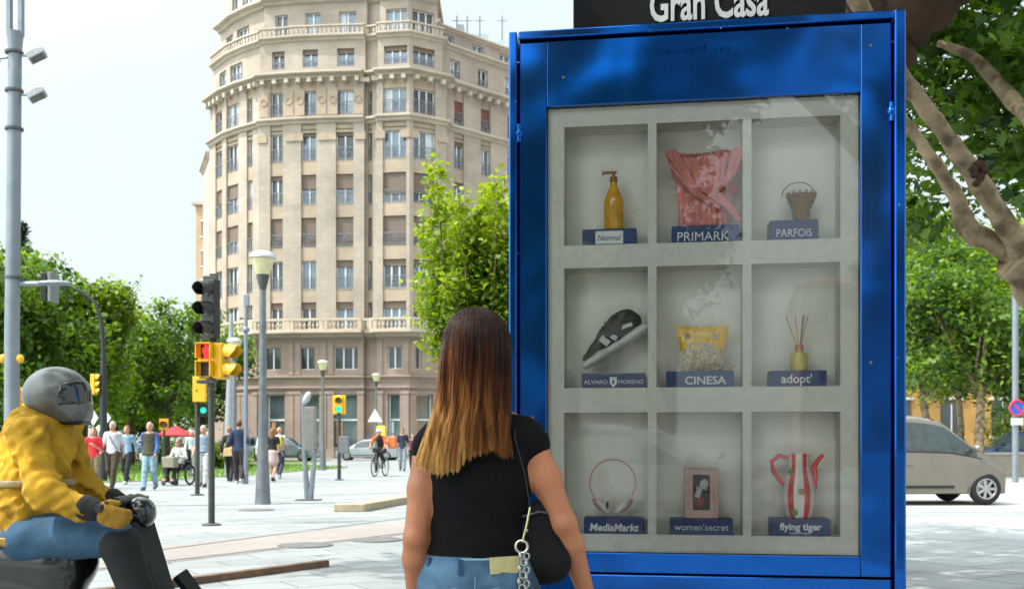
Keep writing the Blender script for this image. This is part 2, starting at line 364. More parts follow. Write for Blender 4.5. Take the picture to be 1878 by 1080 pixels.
# park ground behind the lawn
sheet('park_ground', [(-90, 62), (-11.5, 55), (-13, 75), (-90, 90)], mat('park_soil', (.12, .16, .06), .9, var=.3, scale=.6), .006)
sheet('park_path', [(-60, 56), (-9.8, 48.5), (-9.0, 52), (-60, 61)], mat('sandy_path', (.42, .36, .28), .9, scale=2), .007)

# ------------------------------------------------------------ big corner building
t_b = thing('corner_apartment_building', 'tall pale stone apartment block with rounded corner bays, cornices, balconies and rows of windows', 'building', P(600, 812, 80)*1.0)
t_b.location.z = 0; BO = Vector(t_b.location)
def stonemat(name, c1, c2, bw=.9, bh=.42, dirt=.30):
    m = bpy.data.materials.new(name); m.use_nodes = True; n = m.node_tree; L = n.links; b = n.nodes['Principled BSDF']; b.inputs['Roughness'].default_value = .85
    tc = n.nodes.new('ShaderNodeTexCoord'); sx = n.nodes.new('ShaderNodeSeparateXYZ'); L.new(tc.outputs['Object'], sx.inputs[0])
    cx = n.nodes.new('ShaderNodeCombineXYZ'); L.new(sx.outputs['X'], cx.inputs['X']); L.new(sx.outputs['Z'], cx.inputs['Y'])
    br = n.nodes.new('ShaderNodeTexBrick'); br.inputs['Scale'].default_value = 1; br.inputs['Brick Width'].default_value = bw; br.inputs['Row Height'].default_value = bh; br.inputs['Mortar Size'].default_value = .012
    br.inputs['Color1'].default_value = (*c1, 1); br.inputs['Color2'].default_value = (*c2, 1); br.inputs['Mortar'].default_value = (*[c*.8 for c in c1], 1); L.new(cx.outputs[0], br.inputs['Vector'])
    no = n.nodes.new('ShaderNodeTexNoise'); no.inputs['Scale'].default_value = .35; no.inputs['Detail'].default_value = 8; no.inputs['Roughness'].default_value = .7; L.new(tc.outputs['Object'], no.inputs['Vector'])
    mr = n.nodes.new('ShaderNodeMapRange'); mr.inputs['From Min'].default_value = .3; mr.inputs['From Max'].default_value = .7; mr.inputs['To Min'].default_value = 1-dirt; mr.inputs['To Max'].default_value = 1.08; L.new(no.outputs['Fac'], mr.inputs['Value'])
    vm = n.nodes.new('ShaderNodeVectorMath'); vm.operation = 'SCALE'; L.new(br.outputs['Color'], vm.inputs[0]); L.new(mr.outputs[0], vm.inputs['Scale']); L.new(vm.outputs[0], b.inputs['Base Color'])
    return m
stone = stonemat('pale_limestone', (.45, .375, .31), (.41, .34, .28)); spand = stonemat('warm_spandrel_stone', (.46, .36, .27), (.43, .33, .245)); trim = mat('trim_stone', (.46, .39, .32), .85, var=.16, scale=.5)
rose = stonemat('rose_base_stone', (.36, .27, .22), (.33, .245, .20), 1.2, .5)
ND = [(384, 86.3), (413, 83.6), (444, 82.0), (474, 80.9), (474.5, 80.5), (540, 79.9), (600, 79.6), (668, 79.4), (668.5, 79.9), (690, 79.6), (690.5, 79.2), (751, 78.8), (818, 80.4), (822, 81.4), (866, 83.2), (914, 85.2), (968, 87.4), (1022, 89.8)]
def g2(px, D): return Vector(((px-939)/1878*D, D))
NP = [g2(*n) for n in ND]
def offset(nodes, o):       # o > 0 : outwards (towards the street)
    res = []
    for i, p in enumerate(nodes):
        ns = []
        if i > 0: d = nodes[i]-nodes[i-1]; ns.append(Vector((d.y, -d.x)).normalized()) if d.length > .9 else None
        if i < len(nodes)-1: d = nodes[i+1]-nodes[i]; ns.append(Vector((d.y, -d.x)).normalized()) if d.length > .9 else None
        n = sum(ns, Vector((0, 0))).normalized() if ns else Vector((0, -1))
        res.append(p+n*o)
    return res
WIN = {0: (401, 12), 1: (426, 22), 2: (458, 11), 4: (507, 23), 5: (566, 28), 6: (632, 32), 8: (678.5, 8), 10: (723.5, 43), 11: (778.5, 40), 13: (842, 18), 14: (891, 18), 15: (940, 18), 16: (992, 18)}
# rows: z0, z1, style
ROWS = [('A', 10.05, 12.15), ('B', 13.15, 15.4), ('C', 16.5, 18.75), ('D', 19.8, 22.1), ('E', 23.2, 25.35), ('F', 26.75, 28.6)]
ROWG = [('G', 30.55, 31.95)]; ROWH = [('H', 33.4, 35.05)]; ROWI = [('I', 37.2, 38.8)]
wall = MB(); winl = []
def face_pt(A, d, u, o, z):
    n = Vector((d.y, -d.x)); p = A+d*u+n*o; return (p.x-BO.x, p.y-BO.y, z)
def upx(A, d, px):          # distance along segment at which the pixel column cuts it
    r = (px-939)/1878; return (r*A.y-A.x)/(d.x-r*d.y)
def facade(nodes, z0, z1, rows, wins, mats=(0, 1), inset=.12, rec=.26, base=0):
    for i in range(len(nodes)-1):
        A, B = nodes[i], nodes[i+1]; d = B-A; L = d.length
        if L < .01: continue
        d = d/L
        def q(u0, u1, za, zb, o0, o1, mi): wall.mi = mi; wall.quad(face_pt(A, d, u0, o0, za), face_pt(A, d, u1, o1, za), face_pt(A, d, u1, o1, zb), face_pt(A, d, u0, o0, zb))
        if i not in wins or not rows:
            q(0, L, z0, z1, 0, 0, mats[0]); continue
        cpx, wpx = wins[i]; ua = max(.12, upx(NP[i+base], (NP[i+base+1]-NP[i+base]).normalized(), cpx-wpx/2)); ub = min(L-.12, upx(NP[i+base], (NP[i+base+1]-NP[i+base]).normalized(), cpx+wpx/2))
        if ub <= ua+.2: ua, ub = L*.3, L*.7
        q(0, ua, z0, z1, 0, 0, mats[0]); q(ub, L, z0, z1, 0, 0, mats[0])
        if inset: q(ua, ua, z0, z1, 0, -inset, mats[1]); q(ub, ub, z0, z1, -inset, 0, mats[1])
        zc = z0
        for (nm, wa, wb) in rows:
            q(ua, ub, zc, wa, -inset, -inset, mats[1]); ro = -inset-rec
            q(ua, ua, wa, wb, -inset, ro, mats[1]); q(ub, ub, wa, wb, ro, -inset, mats[1])
            wall.mi = mats[1]
            wall.quad(face_pt(A, d, ua, -inset, wb), face_pt(A, d, ub, -inset, wb), face_pt(A, d, ub, ro, wb), face_pt(A, d, ua, ro, wb))
            wall.quad(face_pt(A, d, ua, ro, wa), face_pt(A, d, ub, ro, wa), face_pt(A, d, ub, -inset, wa), face_pt(A, d, ua, -inset, wa))
            winl.append((A, d, ua, ub, wa, wb, -inset, ro, nm, i+base)); zc = wb
        q(ua, ub, zc, z1, -inset, -inset, mats[1])
T0 = NP; T1 = offset(NP, -.35); T2 = offset(NP, -.95)
facade(T0, 9.6, 29.4, ROWS, WIN)
W0 = {k: v for k, v in WIN.items() if k not in (2, 8)}; WG = W0
facade(T1, 29.4, 32.9, ROWG, WG, (0, 0), .0, .3)
WH = {k: v for k, v in W0.items() if k < 13}
facade(T2[:13], 32.9, 36.2, ROWH, WH, (0, 0), 0, .3); T3 = offset(T2, -.5)
facade(T3[:13], 36.2, 40.5, ROWI, WH, (0, 0), 0, .3)
facade(T2[12:], 32.9, 34.6, [('J', 33.05, 34.1)], {1: (842, 20), 2: (891, 20), 3: (940, 20)}, (0, 0), 0, .25, 12)
# mezzanine and ground floor
WM = {0: (400, 14), 1: (427, 22), 4: (500, 30), 5: (563, 28), 6: (638, 52), 10: (723.5, 26), 11: (760, 26), 13: (842, 18), 14: (891, 18), 15: (940, 18)}
facade(T0, 6.3, 9.6, [('M', 6.9, 8.65)], WM, (2, 2), 0, .3)
WS = {1: (426, 24), 4: (505, 34), 5: (570, 30), 6: (632, 58), 10: (722, 22), 11: (772, 46), 13: (845, 34), 14: (891, 36), 15: (940, 38)}
facade(T0, 0, 5.9, [('S', .75, 5.0)], WS, (2, 2), 0, .5)
facade(offset(T0, .05), 5.9, 6.3, [], {}, (2, 2))
# flank, back, roofs
def vq(p, q_, z0, z1, mi=0): wall.mi = mi; wall.quad((p.x-BO.x, p.y-BO.y, z0), (q_.x-BO.x, q_.y-BO.y, z0), (q_.x-BO.x, q_.y-BO.y, z1), (p.x-BO.x, p.y-BO.y, z1))
bl = g2(372, 92); bl2 = Vector((bl.x+2, 108)); br_ = Vector((NP[-1].x+3, 112))
vq(bl, NP[0], 0, 25.6); vq(bl2, bl, 0, 25.6); vq(br_, bl2, 0, 33); vq(NP[-1], br_, 0, 33)
vq(Vector((NP[0].x+2.5, 104)), T1[0], 25.6, 33); vq(Vector((NP[0].x+3.5, 102)), T2[0], 33, 36.2); vq(Vector((NP[0].x+4, 102)), T3[0], 36.2, 40.5); vq(T2[12], Vector((T2[12].x-.5, 103)), 33, 36.2); vq(T3[12], Vector((T3[12].x-.5, 103)), 36.2, 40.5)
def roof(nodes, z, back): wall.mi = 0; pts = [(p.x-BO.x, p.y-BO.y, z) for p in nodes+back]; wall.add(pts, [tuple(range(len(pts)))])
roof([bl]+T0, 25.61, [br_, bl2]) ; roof(T1, 32.93, [br_, Vector((NP[0].x+2.5, 104))]); roof(T2[:13], 36.22, [Vector((T2[12].x, 103)), Vector((NP[0].x+3.5, 102))]); roof(T3[:13], 40.5, [Vector((T3[12].x, 103)), Vector((NP[0].x+4, 102))]); roof(T2[12:], 34.62, [br_, Vector((T2[12].x, 103))])
wall.build('wall', [stone, spand, rose], t_b)
# cornices and mouldings
def sweep(nodes, prof, mb, mi=0):
    n = len(prof); lines = [[(p.x-BO.x, p.y-BO.y, z) for p in offset(nodes, o)] for o, z in prof]
    V = []; F = []
    for ln in lines: V += ln
    k = len(nodes)
    for a in range(n-1):
        for i in range(k-1): F.append((a*k+i, a*k+i+1, (a+1)*k+i+1, (a+1)*k+i))
    for i in (0, k-1): F.append(tuple(a*k+i for a in range(n)))
    mb.mi = mi; mb.add(V, F)
def cornice(name, nodes, zb, h, out, m=trim):
    mb = MB(); sweep(nodes, [(0, zb), (out*.35, zb+h*.15), (out*.45, zb+h*.45), (out*.9, zb+h*.6), (out, zb+h*.7), (out, zb+h), (0, zb+h+.05)], mb); return mb.build(name, m, t_b)
cornice('cornice', T0, 26.0, .5, .4); cornice('cornice', T0, 29.45, .5, .72); cornice('cornice', T1, 32.55, .45, .45); cornice('cornice', T2[:13], 35.75, .55, .7)
cornice('cornice', T2[12:], 34.35, .3, .35); cornice('cornice', T0, 6.05, .35, .3, rose); cornice('cornice', T0, 5.25, .3, .22, rose); cornice('cornice', [bl, NP[0]], 25.2, .5, .35)
cornice('balcony_slab', T0[:13], 9.35, .45, 1.12)
def along(nodes, off, step, fn, z):
    nn = offset(nodes, off)
    for i in range(len(nn)-1):
        d = nn[i+1]-nn[i]; L = d.length
        if L < .4: continue
        d = d/L; k = max(1, int(L/step)); a = math.atan2(d.y, d.x)
        for j in range(k): fn(nn[i]+d*(L*(j+.5)/k), a, z, j, k)
mb = MB()
mod_n = [0]
def mod(p, a, z, j, k):
    mod_n[0] += 1
    if mod_n[0] > 98: return
    mb = MB(); mb.box((p.x-BO.x, p.y-BO.y, z), (.32, .5, .34), (0, 0, a)); mb.build('modillion', trim, t_b)
along(T0, .3, .85, mod, 29.3)
mb = MB()
def bal(p, a, z, j, k):
    if j % 8 == 0 or j == k-1: mb.box((p.x-BO.x, p.y-BO.y, z+.45), (.3, .22, .9), (0, 0, a))
    else:
        c = (p.x-BO.x, p.y-BO.y, z+.0); mb.lathe([(.09, .08), (.05, .2), (.11, .42), (.05, .66), (.09, .8)], 6, c)
along(T0[:13], .95, .3, bal, 9.8); sweep(T0[:13], [(.84, 9.8), (1.06, 9.8), (1.06, 9.92), (.84, 9.92)], mb); sweep(T0[:13], [(.82, 10.6), (1.08, 10.6), (1.08, 10.78), (.82, 10.78), (.82, 10.6)], mb)
mb.build('balustrade', mat('balustrade_stone', (.50, .41, .31), .85, scale=2), t_b)
mb = MB(); along(T1[:13], .25, .34, lambda p, a, z, j, k: mb.lathe([(.08, .05), (.1, .3), (.05, .5), (.08, .6)], 5, (p.x-BO.x, p.y-BO.y, z)), 33.0); sweep(T1[:13], [(.15, 33.6), (.38, 33.6), (.38, 33.72), (.15, 33.72), (.15, 33.6)], mb)
mb.build('balustrade', trim, t_b)
# pilasters on ground floor, carved roundels on top floor
mb = MB(); mk = MB()
for i, (A, B) in enumerate(zip(NP[:-1], NP[1:])):
    d = B-A; L = d.length
    if L < .5: continue
    d.normalize(); a = math.atan2(d.y, d.x); n = Vector((d.y, -d.x))
    for u in (0.28, L-.28):
        if L < 1.5: continue
        p = A+d*u+n*.06; mb.box((p.x-BO.x, p.y-BO.y, 2.7), (.5, .16, 5.0), (0, 0, a)); mb.box((p.x-BO.x, p.y-BO.y, 5.1), (.62, .24, .25), (0, 0, a)); mb.box((p.x-BO.x, p.y-BO.y, .35), (.62, .26, .7), (0, 0, a))
        p = A+d*u+n*.03; mb.box((p.x-BO.x, p.y-BO.y, 7.8), (.42, .1, 2.6), (0, 0, a))
    for z in (27.7,):
        if 4 <= i <= 6:
            for u in (.45, L-.45):
                p = A+d*u+n*.03; mk.T = Matrix.Translation((p.x-BO.x, p.y-BO.y, z))@Matrix.Rotation(a, 4, 'Z'); mk.box((0, 0, 0), (.75, .06, 2.0)); mk.torus((0, -.04, .15), .26, .06, 14, 6)
                mk.T = Matrix.Identity(4); mk.build('carved_panel', spand, t_b); mk = MB()
    if i in (4, 5, 6, 10, 11):
        for u in (.3, L-.3):
            p = A+d*u+n*.04; mk.box((p.x-BO.x, p.y-BO.y, 25.0), (.8, .09, .6), (0, 0, a)); mk.build('carved_panel', spand, t_b); mk = MB()
mb.build('pilasters', rose, t_b)
# windows
gls = mat('facade_glass', (.30, .39, .47), .08, .25, var=.45, scale=.6, spec=.9, col2=(.16, .2, .25))
dkgl = mat('dark_glass', (.05, .055, .06), .06, .0, var=.5, scale=.5, spec=.8)
shopgl = mat('shop_glass', (.10, .14, .14), .05, .0, var=.4, scale=.3, spec=1.0, col2=(.22, .28, .28))
wfr = mat('window_white', (.68, .70, .72), .6); bl1 = mat('roller_blind_taupe', (.17, .125, .10), .8, var=.15, scale=20, stretch=(.1, .1, 1)); bl2m = mat('roller_blind_russet', (.20, .07, .055), .8)
rail = mat('railing_grey', (.19, .20, .23), .6); curt = mat('curtain_white', (.6, .66, .7), .9)
rnd = random.Random(5)
for (A, d, ua, ub, wa, wb, o0, o1, nm, ci) in winl:
    W = ub-ua; n = Vector((d.y, -d.x)); ang_ = math.atan2(d.y, d.x); base = A+d*((ua+ub)/2)+n*(o1)
    T = Matrix.Translation((base.x-BO.x, base.y-BO.y, 0))@Matrix.Rotation(ang_, 4, 'Z')      # local: x along, -y outwards
    wing = ci >= 13
    g = MB(); g.T = T
    gm = gls if nm not in 'MS' else (dkgl if nm == 'M' else shopgl)
    if rnd.random() < .25 or (ci == 4 and nm != 'S'): gm = dkgl
    g.quad((-W/2, 0.02, wa), (W/2, .02, wa), (W/2, .02, wb), (-W/2, .02, wb))
    wn = g.build('shop_window' if nm == 'S' else 'window', gm, t_b)
    f = MB(); f.T = T; t_ = .07 if W > .6 else .04; k = 3 if W > 1.5 else 2 if W > .55 else 1
    if nm == 'S':
        t_ = .1; k = 1
        f.box((0, -.02, 3.0), (W-.02, .1, .14))
    for x in (-W/2+t_/2, W/2-t_/2): f.box((x, -.03, (wa+wb)/2), (t_, .08, wb-wa-.01))
    f.box((0, -.034, wb-t_/2), (W-.01, .08, t_)); f.box((0, -.034, wa+t_/2), (W-.01, .08, t_))
    for j in range(1, k): f.box((-W/2+W*j/k, -.03, (wa+wb)/2), (t_*1.7, .075, wb-wa-.02))
    f.build('frame', wfr, wn)
    bh = 0
    if nm == 'C': bh = .98 if ci not in (1, 2) else .55
    if nm == 'D' and ci in (0, 1, 5, 6, 10, 11): bh = .48 if ci < 10 else .7
    if nm == 'F' and wing: bh = .8
    if nm == 'B' and ci in (6, 10, 11): bh = .22
    if nm in 'AG' and ci in (4, 5, 6, 10, 11): bh = .25
    if nm in 'ABDE' and bh == 0 and rnd.random() < .3 and ci > 2: bh = .15
    if nm == 'E' and ci in (5, 6): bh = .12
    if bh and nm not in 'MS':
        q = MB(); q.T = T; hb = (wb-wa)*bh; q.box((0, -.12, wb-hb/2-.01), (W-.04, .03, hb)); q.build('blind', bl2m if (wing and nm in 'FG') else bl1, wn)
    elif nm in 'ABDEFGH' and rnd.random() < .6 and gm is gls:
        q = MB(); q.T = T; q.box((W*.28*rnd.choice((-1, 1)), -.005, (wa+wb)/2), (W*.3, .02, wb-wa-.15)); q.build('curtain', curt, wn)
    if nm in 'BCDEFG' or (nm == 'A' and wing):
        q = MB(); q.T = T; y = -.30 if o0 < 0 else -.26; hb = .95 if nm not in 'G' else .5
        q.box((0, y, wa+hb), (W-.02, .05, .05)); q.box((0, y, wa+.1), (W-.02, .04, .04))
        kk = max(3, int(W/.14))
        for j in range(kk+1): q.box((-W/2+.02+(W-.04)*j/kk, y, wa+hb/2), (.025, .025, hb))
        if W > .8: q.torus((0, y, wa+hb*.55), .2, .025, 12, 4)
        q.build('railing', rail, wn)
    if nm == 'S' and rnd.random() < .7:
        q = MB(); q.T = T
        q.box((-W*.2, -.08, 2.0), (W*.22, .03, 1.7)); q.build('poster', mat('window_poster_a', (.5, .24, .14), .6, var=.5, scale=2) if rnd.random() < .5 else mat('window_poster_b', (.5, .66, .66), .6), wn)
# roof clutter of the right wing
mb = MB()
for (px, D, w_, h_) in [(846, 84, .5, 1.4), (872, 85, 2.2, 1.0), (905, 86, 2.0, .8), (945, 87.5, 3.0, 1.6), (1000, 90, 3, 1.5)]:
    p = g2(px, D+2); mb.box((p.x-BO.x, p.y-BO.y, 34.6+h_/2), (w_, 1.5, h_))
mb.build('roof_units', mat('roof_unit', (.45, .5, .52), .7), t_b)
mb = MB()
for px in (838, 857, 880, 921): p = g2(px, 85); mb.cyl((p.x-BO.x, p.y-BO.y, 34.6), (p.x-BO.x, p.y-BO.y, 36.6), .05, n=5); mb.box((p.x-BO.x, p.y-BO.y, 36.2), (.8, .04, .04))
mb.build('aerials', rail, t_b)
# farther orange-rendered house at the left edge
def simple_house(name, label, loc, W, Dp, Hh, m, rows, cols, rz=0, roofm=None, win_w=1.0, win_h=1.6, z_first=1.2, pitch=3.2, wall_off=0, hip=1.5):
    t = thing(name, label, 'building', loc, rz); mb = MB(); mb.box((0, 0, Hh/2), (W, Dp, Hh)); mb.build('wall', m, t)
    mb = MB(); mb.box((0, 0, Hh+.12), (W+.7, Dp+.7, .25)); mb.build('eaves', trim, t)
    mb = MB(); z = Hh+.25; mb.add([(-W/2-.3, -Dp/2-.3, z), (W/2+.3, -Dp/2-.3, z), (W/2+.3, Dp/2+.3, z), (-W/2-.3, Dp/2+.3, z), (-W/2+Dp/2, 0, z+hip), (W/2-Dp/2, 0, z+hip)], [(0, 1, 5, 4), (1, 2, 5), (2, 3, 4, 5), (3, 0, 4)]); mb.build('roof', roofm or mat('roof_tile', (.38, .16, .09), .8, var=.2, scale=2), t)
    for r in range(rows):
        for c in range(cols):
            x = -W/2+W*(c+.5)/cols; zz = z_first+r*pitch
            q = MB(); q.box((x, -Dp/2-.02, zz+win_h/2), (win_w, .06, win_h)); wn = q.build('window', dkgl, t)
            q = MB(); q.box((x, -Dp/2-.06, zz-.06), (win_w+.3, .2, .12)); q.box((x, -Dp/2-.05, zz+win_h+.08), (win_w+.3, .14, .14)); q.box((x, -Dp/2-.065, zz+win_h/2), (.07, .04, win_h)); q.build('frame', wfr, wn)
    return t
pp = P(371, 812, 112); simple_house('orange_building', 'narrow orange rendered house peeking out behind the left edge of the big block', (pp.x+3.3, 115, 0), 7, 8, 27, mat('orange_render', (.46, .32, .20), .85, scale=.5), 8, 3, R(-4))
# ------------------------------------------------------------ street furniture
grey = mat('galvanised_grey', (.20, .23, .26), .5, .4, .12, 3); dgrey = mat('dark_grey_paint', (.07, .075, .075), .5, .2, .2, 6); blk = mat('black_plastic', (.012, .012, .013), .45, 0, .3, 8)
dpole = mat('olive_dark_pole', (.05, .052, .045), .5, .3, .2, 6); ylw = mat('signal_yellow', (.75, .42, .012), .45, 0, .08, 4); lensd = mat('dead_lens', (.10, .09, .07), .15, 0, .3, 40)
redl = mat('red_light', (.8, .02, .02), .4, emit=(1, .02, .02, .8)); grnl = mat('green_light', (.02, .8, .45), .4, emit=(.02, 1, .45, .55)); wht = mat('white_paint', (.75, .76, .76), .5)
def flat_base(mb, r, n=12): mb.lathe([(r, 0), (r, .02), (r*.6, .035)], n)
# tall floodlight mast at the far left
D = 18.5; t = thing('floodlight_mast', 'tall grey steel mast with small floodlights and clamps at the far left edge', 'mast', ((22-939)/1878*D, D, 0))
k = D/1878; zz = lambda y: HCAM+(812-y)*k; lean = .055
mb = MB(); mb.tube([(0, 0, 0), (0, 0, .25), (0, 0, 3.0), (lean, 0, zz(95))], [.15, .135, .13, .115], 20); mb.build('pole', grey, t, True)
mb = MB(); mb.tube([(lean, 0, zz(95)), (lean, 0, zz(60))], [.115, .15], 14); mb.box((lean-.10, 0, zz(-30)), (.07, .12, 1.9)); mb.box((lean+.11, 0, zz(-30)), (.07, .12, 1.9)); mb.build('fork_top', grey, t)
for y in (100, 170, 240, 512):
    mb = MB(); mb.lathe([(.13, 0), (.16, .01), (.16, .05), (.13, .06)], 16, (lean*.7, 0, zz(y))); mb.build('clamp_ring', dgrey, t)
for (sx, y) in ((-1, 104), (1, 100), (1, 172)):
    x0 = lean*.8; mb = MB(); mb.tube([(x0+sx*.12, 0, zz(y+2)), (x0+sx*.32, 0, zz(y+4))], .025, 6)
    mb.T = Matrix.Translation((x0+sx*.42, -.05, zz(y+4)))@Matrix.Rotation(-sx*R(28), 4, 'Y')@Matrix.Rotation(R(10), 4, 'Z')
    mb.prism([(-.15, -.07), (.16, -.05), (.17, .03), (.06, .08), (-.14, .06)] if sx > 0 else [(.15, -.07), (-.16, -.05), (-.17, .03), (-.06, .08), (.14, .06)], -.13, .13); f = mb.build('floodlight', mat('flood_grey', (.3, .32, .34), .5, .3), t, bevel=.01)
    q = MB(); q.T = mb.T.copy(); q.box((0, 0, -.066), (.24, .2, .012)); q.build('lens', lensd, f)
for sx in (-1, 1):
    mb = MB(); mb.sphere((sx*.15, -.02, zz(658)), (.075, .07, .085)); mb.build('warning_lamp', ylw, t, True)
mb = MB(); mb.tube([(.1, 0, zz(521)), (.55, 0, zz(520))], [.05, .045], 8); mb.sphere((.75, 0, zz(519)), (.32, .09, .055), 14, 8); mb.build('lamp_arm', grey, t, True)
# lamp posts
def lamp_post(px, D, top, label, s=1.0, base_r=.155, band=True):
    t = thing('lamp_post', label, 'street lamp', ((px-939)/1878*D, D, 0), 0, 'lamp posts of the plaza'); H = HCAM+(812-top)/1878*D
    hk = .47*s; mb = MB()
    mb.lathe([(base_r, 0), (base_r*.95, .1), (base_r*.62, 1.2), (.075*s, 2.2), (.06*s, H-hk-.28)], 20); mb.build('pole', mat('lamp_post_grey', (.16, .175, .19), .5, .4, .2, 5), t, True)
    mb = MB(); mb.lathe([(.06*s, H-hk-.30), (.065*s, H-hk-.28), (.13*s, H-hk-.02), (.13*s, H-hk)], 20); mb.build('collar', dgrey, t, True)
    mb = MB(); mb.lathe([(.13*s, H-hk), (.15*s, H-hk+.05), (.23*s, H-.16*s), (.22*s, H-.14*s)], 20); mb.build('lamp_shade', mat('opal_yellow', (.62, .58, .33), .35, var=.1), t, True)
    mb = MB(); mb.lathe([(.24*s, H-.16*s), (.265*s, H-.14*s), (.24*s, H-.08*s), (.17*s, H-.02*s), (.05, H), (.0, H)], 20); mb.build('cap', mat('lamp_cap', (.42, .44, .45), .35, .3), t, True)
    return t
lamp_post(482, 20.1, 460, 'nearest grey lamp post with pale yellow cone lamp and thick flared base')
lamp_post(592, 45, 660, 'slim far lamp post standing left of the small green-lit traffic light', .95)
lamp_post(690, 56, 684, 'farthest lamp post, in front of the building behind the cyclist', .95)
lamp_post(430, 33, 619, 'lamp post half hidden behind the yellow pedestrian signal', .95)
D = 36; t = thing('steel_mast', 'thick tapered grey mast behind the yellow pedestrian signal', 'mast', ((421-939)/1878*D, D, 0))
mb = MB(); mb.tube([(0, 0, 0), (0, 0, 2), (.06, 0, HCAM+(812-575)/1878*D)], [.17, .16, .07], 16); mb.build('pole', mat('mast_pale', (.30, .32, .35), .5, .3), t, True); mb = MB(); mb.lathe([(.26, 0), (.26, .03), (.18, .06)], 12); mb.build('base_plate', dgrey, t)
D = 30; t = thing('thin_mast', 'thin dark mast with little crossarm and ball between the traffic light and the lamp post', 'mast', ((451-939)/1878*D, D, 0)); zt = HCAM+(812-545)/1878*D
mb = MB(); mb.tube([(0, 0, 0), (0, 0, zt)], [.07, .05], 10); mb.build('pole', grey, t, True)
mb = MB(); mb.cyl((-.2, 0, zt-.62), (.2, 0, zt-.62), .02, n=6); mb.sphere((-.14, 0, zt-.62), .04, 8, 6); mb.build('crossarm', dgrey, t); mb = MB(); mb.sphere((0, 0, HCAM+(812-605)/1878*D), .11, 10, 8); mb.build('ball', grey, t, True); mb = MB(); mb.box((.02, 0, zt-.1), (.16, .1, .35)); mb.build('camera_box', grey, t, bevel=.02)
for (px, py) in ((560, 1000), (470, 935), (690, 990)):
    c_ = PG(px, py); mb = MB(); mb.lathe([(.32, 0), (.32, .012), (.29, .014)], 24); t = thing('manhole_cover', {560: 'round metal cover in the paving in front of the pink granite band', 470: 'round metal cover in the paving between the traffic light and the lamp post', 690: 'round metal cover in the paving close to the left arm of the woman'}[px].replace('left arm', 'elbow'), 'manhole cover', c_, 0, 'covers set in the paving'); mb.build('cover', mat('cast_iron', (.16, .155, .15), .6, .4, .3, 20), t, True)
# signal heads
def head(name, parent, c, rz, n, w_, h_, cm, lit=None, hood=.16, hoodm=None, board=False, square=False):
    """signal head: c centre, facing local -y"""
    mb = MB(); mb.T = Matrix.Translation(c)@Matrix.Rotation(rz, 4, 'Z'); dpt = w_*.55
    mb.box((0, dpt/2, 0), (w_, dpt, h_)); hd = mb.build(name, cm, parent, bevel=.015)
    for i in range(n):
        z = h_/2-h_*(i+.5)/n; r = min(w_*.40, h_/n*.42)
        q = MB(); q.T = mb.T.copy()
        if square: q.box((0, -.005, z), (w_*.62, .012, h_/n*.72))
        else: q.sphere((0, .0, z), (r, .03, r), 16, 8)
        lm = {'r': redl, 'g': grnl}.get(lit) if (lit == 'r' and i == 0) or (lit == 'g' and i == n-1) else lensd if not square else blk
        if square and lit == 'r' and i == 0:
            q.build('lens', blk, hd)
            q = MB(); q.T = mb.T.copy(); q.mi = 0
            q.sphere((0, -.014, z+.085), (.026, .008, .026), 10, 8); q.box((0, -.014, z+.015), (.07, .012, .09)); q.box((-.017, -.014, z-.06), (.024, .012, .085)); q.box((.017, -.014, z-.06), (.024, .012, .085)); q.box((-.045, -.014, z+.01), (.016, .012, .085)); q.box((.045, -.014, z+.01), (.016, .012, .085))
            q.build('red_figure', redl, hd)
        else: q.build('lens', lm, hd, True)
        q = MB(); q.T = mb.T.copy(); V = []; F = []; nn = 14
        if square:
            a, b = w_*.40, h_/n*.44
            for (x0, z0_, x1, z1_) in ((-a, b, a, b), (-a, -b, -a, b), (a, -b, a, b)):
                q.box(((x0+x1)/2, -hood/2, z+(z0_+z1_)/2), (abs(x1-x0)+.012, hood, abs(z1_-z0_)+.012) if x0 != x1 else (.012, hood*.9, 2*b-.02))
        else:
            for j in range(nn+1):
                an = R(-35)+R(250)*j/nn; dd_ = hood*(1 if 3 < j < nn-3 else .55+.15*min(j, nn-j)); x, zz_ = (r+.012)*math.cos(an), (r+.012)*math.sin(an)
                V += [(x, 0, z+zz_), (x, -dd_, z+zz_-dd_*.12), (x*1.06, -dd_, z+zz_*1.06-dd_*.12), (x*1.06, 0, z+zz_*1.06)]
            for j in range(nn):
                for m_ in range(4): F.append((j*4+m_, (j+1)*4+m_, (j+1)*4+(m_+1) % 4, j*4+(m_+1) % 4))
            F += [(0, 3, 2, 1), (nn*4, nn*4+1, nn*4+2, nn*4+3)]; q.add(V, F)
        q.build('hood', hoodm or cm, hd, True, .5)
    return hd
# near traffic light
D = G(963); t = thing('traffic_light', 'nearest traffic light, black three-lens head above a yellow signal showing a red figure', 'traffic light', PG(388, 963), 0, 'traffic lights of the crossing')
k = D/1878; zz = lambda y: HCAM+(812-y)*k; xx = lambda x: (x-388)*k
mb = MB(); mb.tube([(0, 0, 0), (0, 0, zz(690))], [.047, .045], 16); mb.build('pole', dpole, t, True); mb = MB(); flat_base(mb, .14); mb.build('base_plate', dgrey, t)
head('vehicle_head', t, (xx(381), -.02, zz(567)), R(-28), 3, .25, .86, blk, None, .2); 
mb = MB(); mb.box((xx(384), .06, zz(514)), (.2, .1, .14)); mb.build('top_bracket', dgrey, t, bevel=.01)
mb = MB(); mb.box((xx(389), .08, zz(564)), (.1, .08, 1.0)); mb.build('rear_bracket', blk, t)
head('pedestrian_signal', t, (xx(380), -.03, zz(661)), R(-8), 2, .27, .52, ylw, 'r', .15, ylw, square=True)
head('side_signal', t, (xx(414), .02, zz(662)), R(74), 2, .25, .52, ylw, None, .2, ylw)
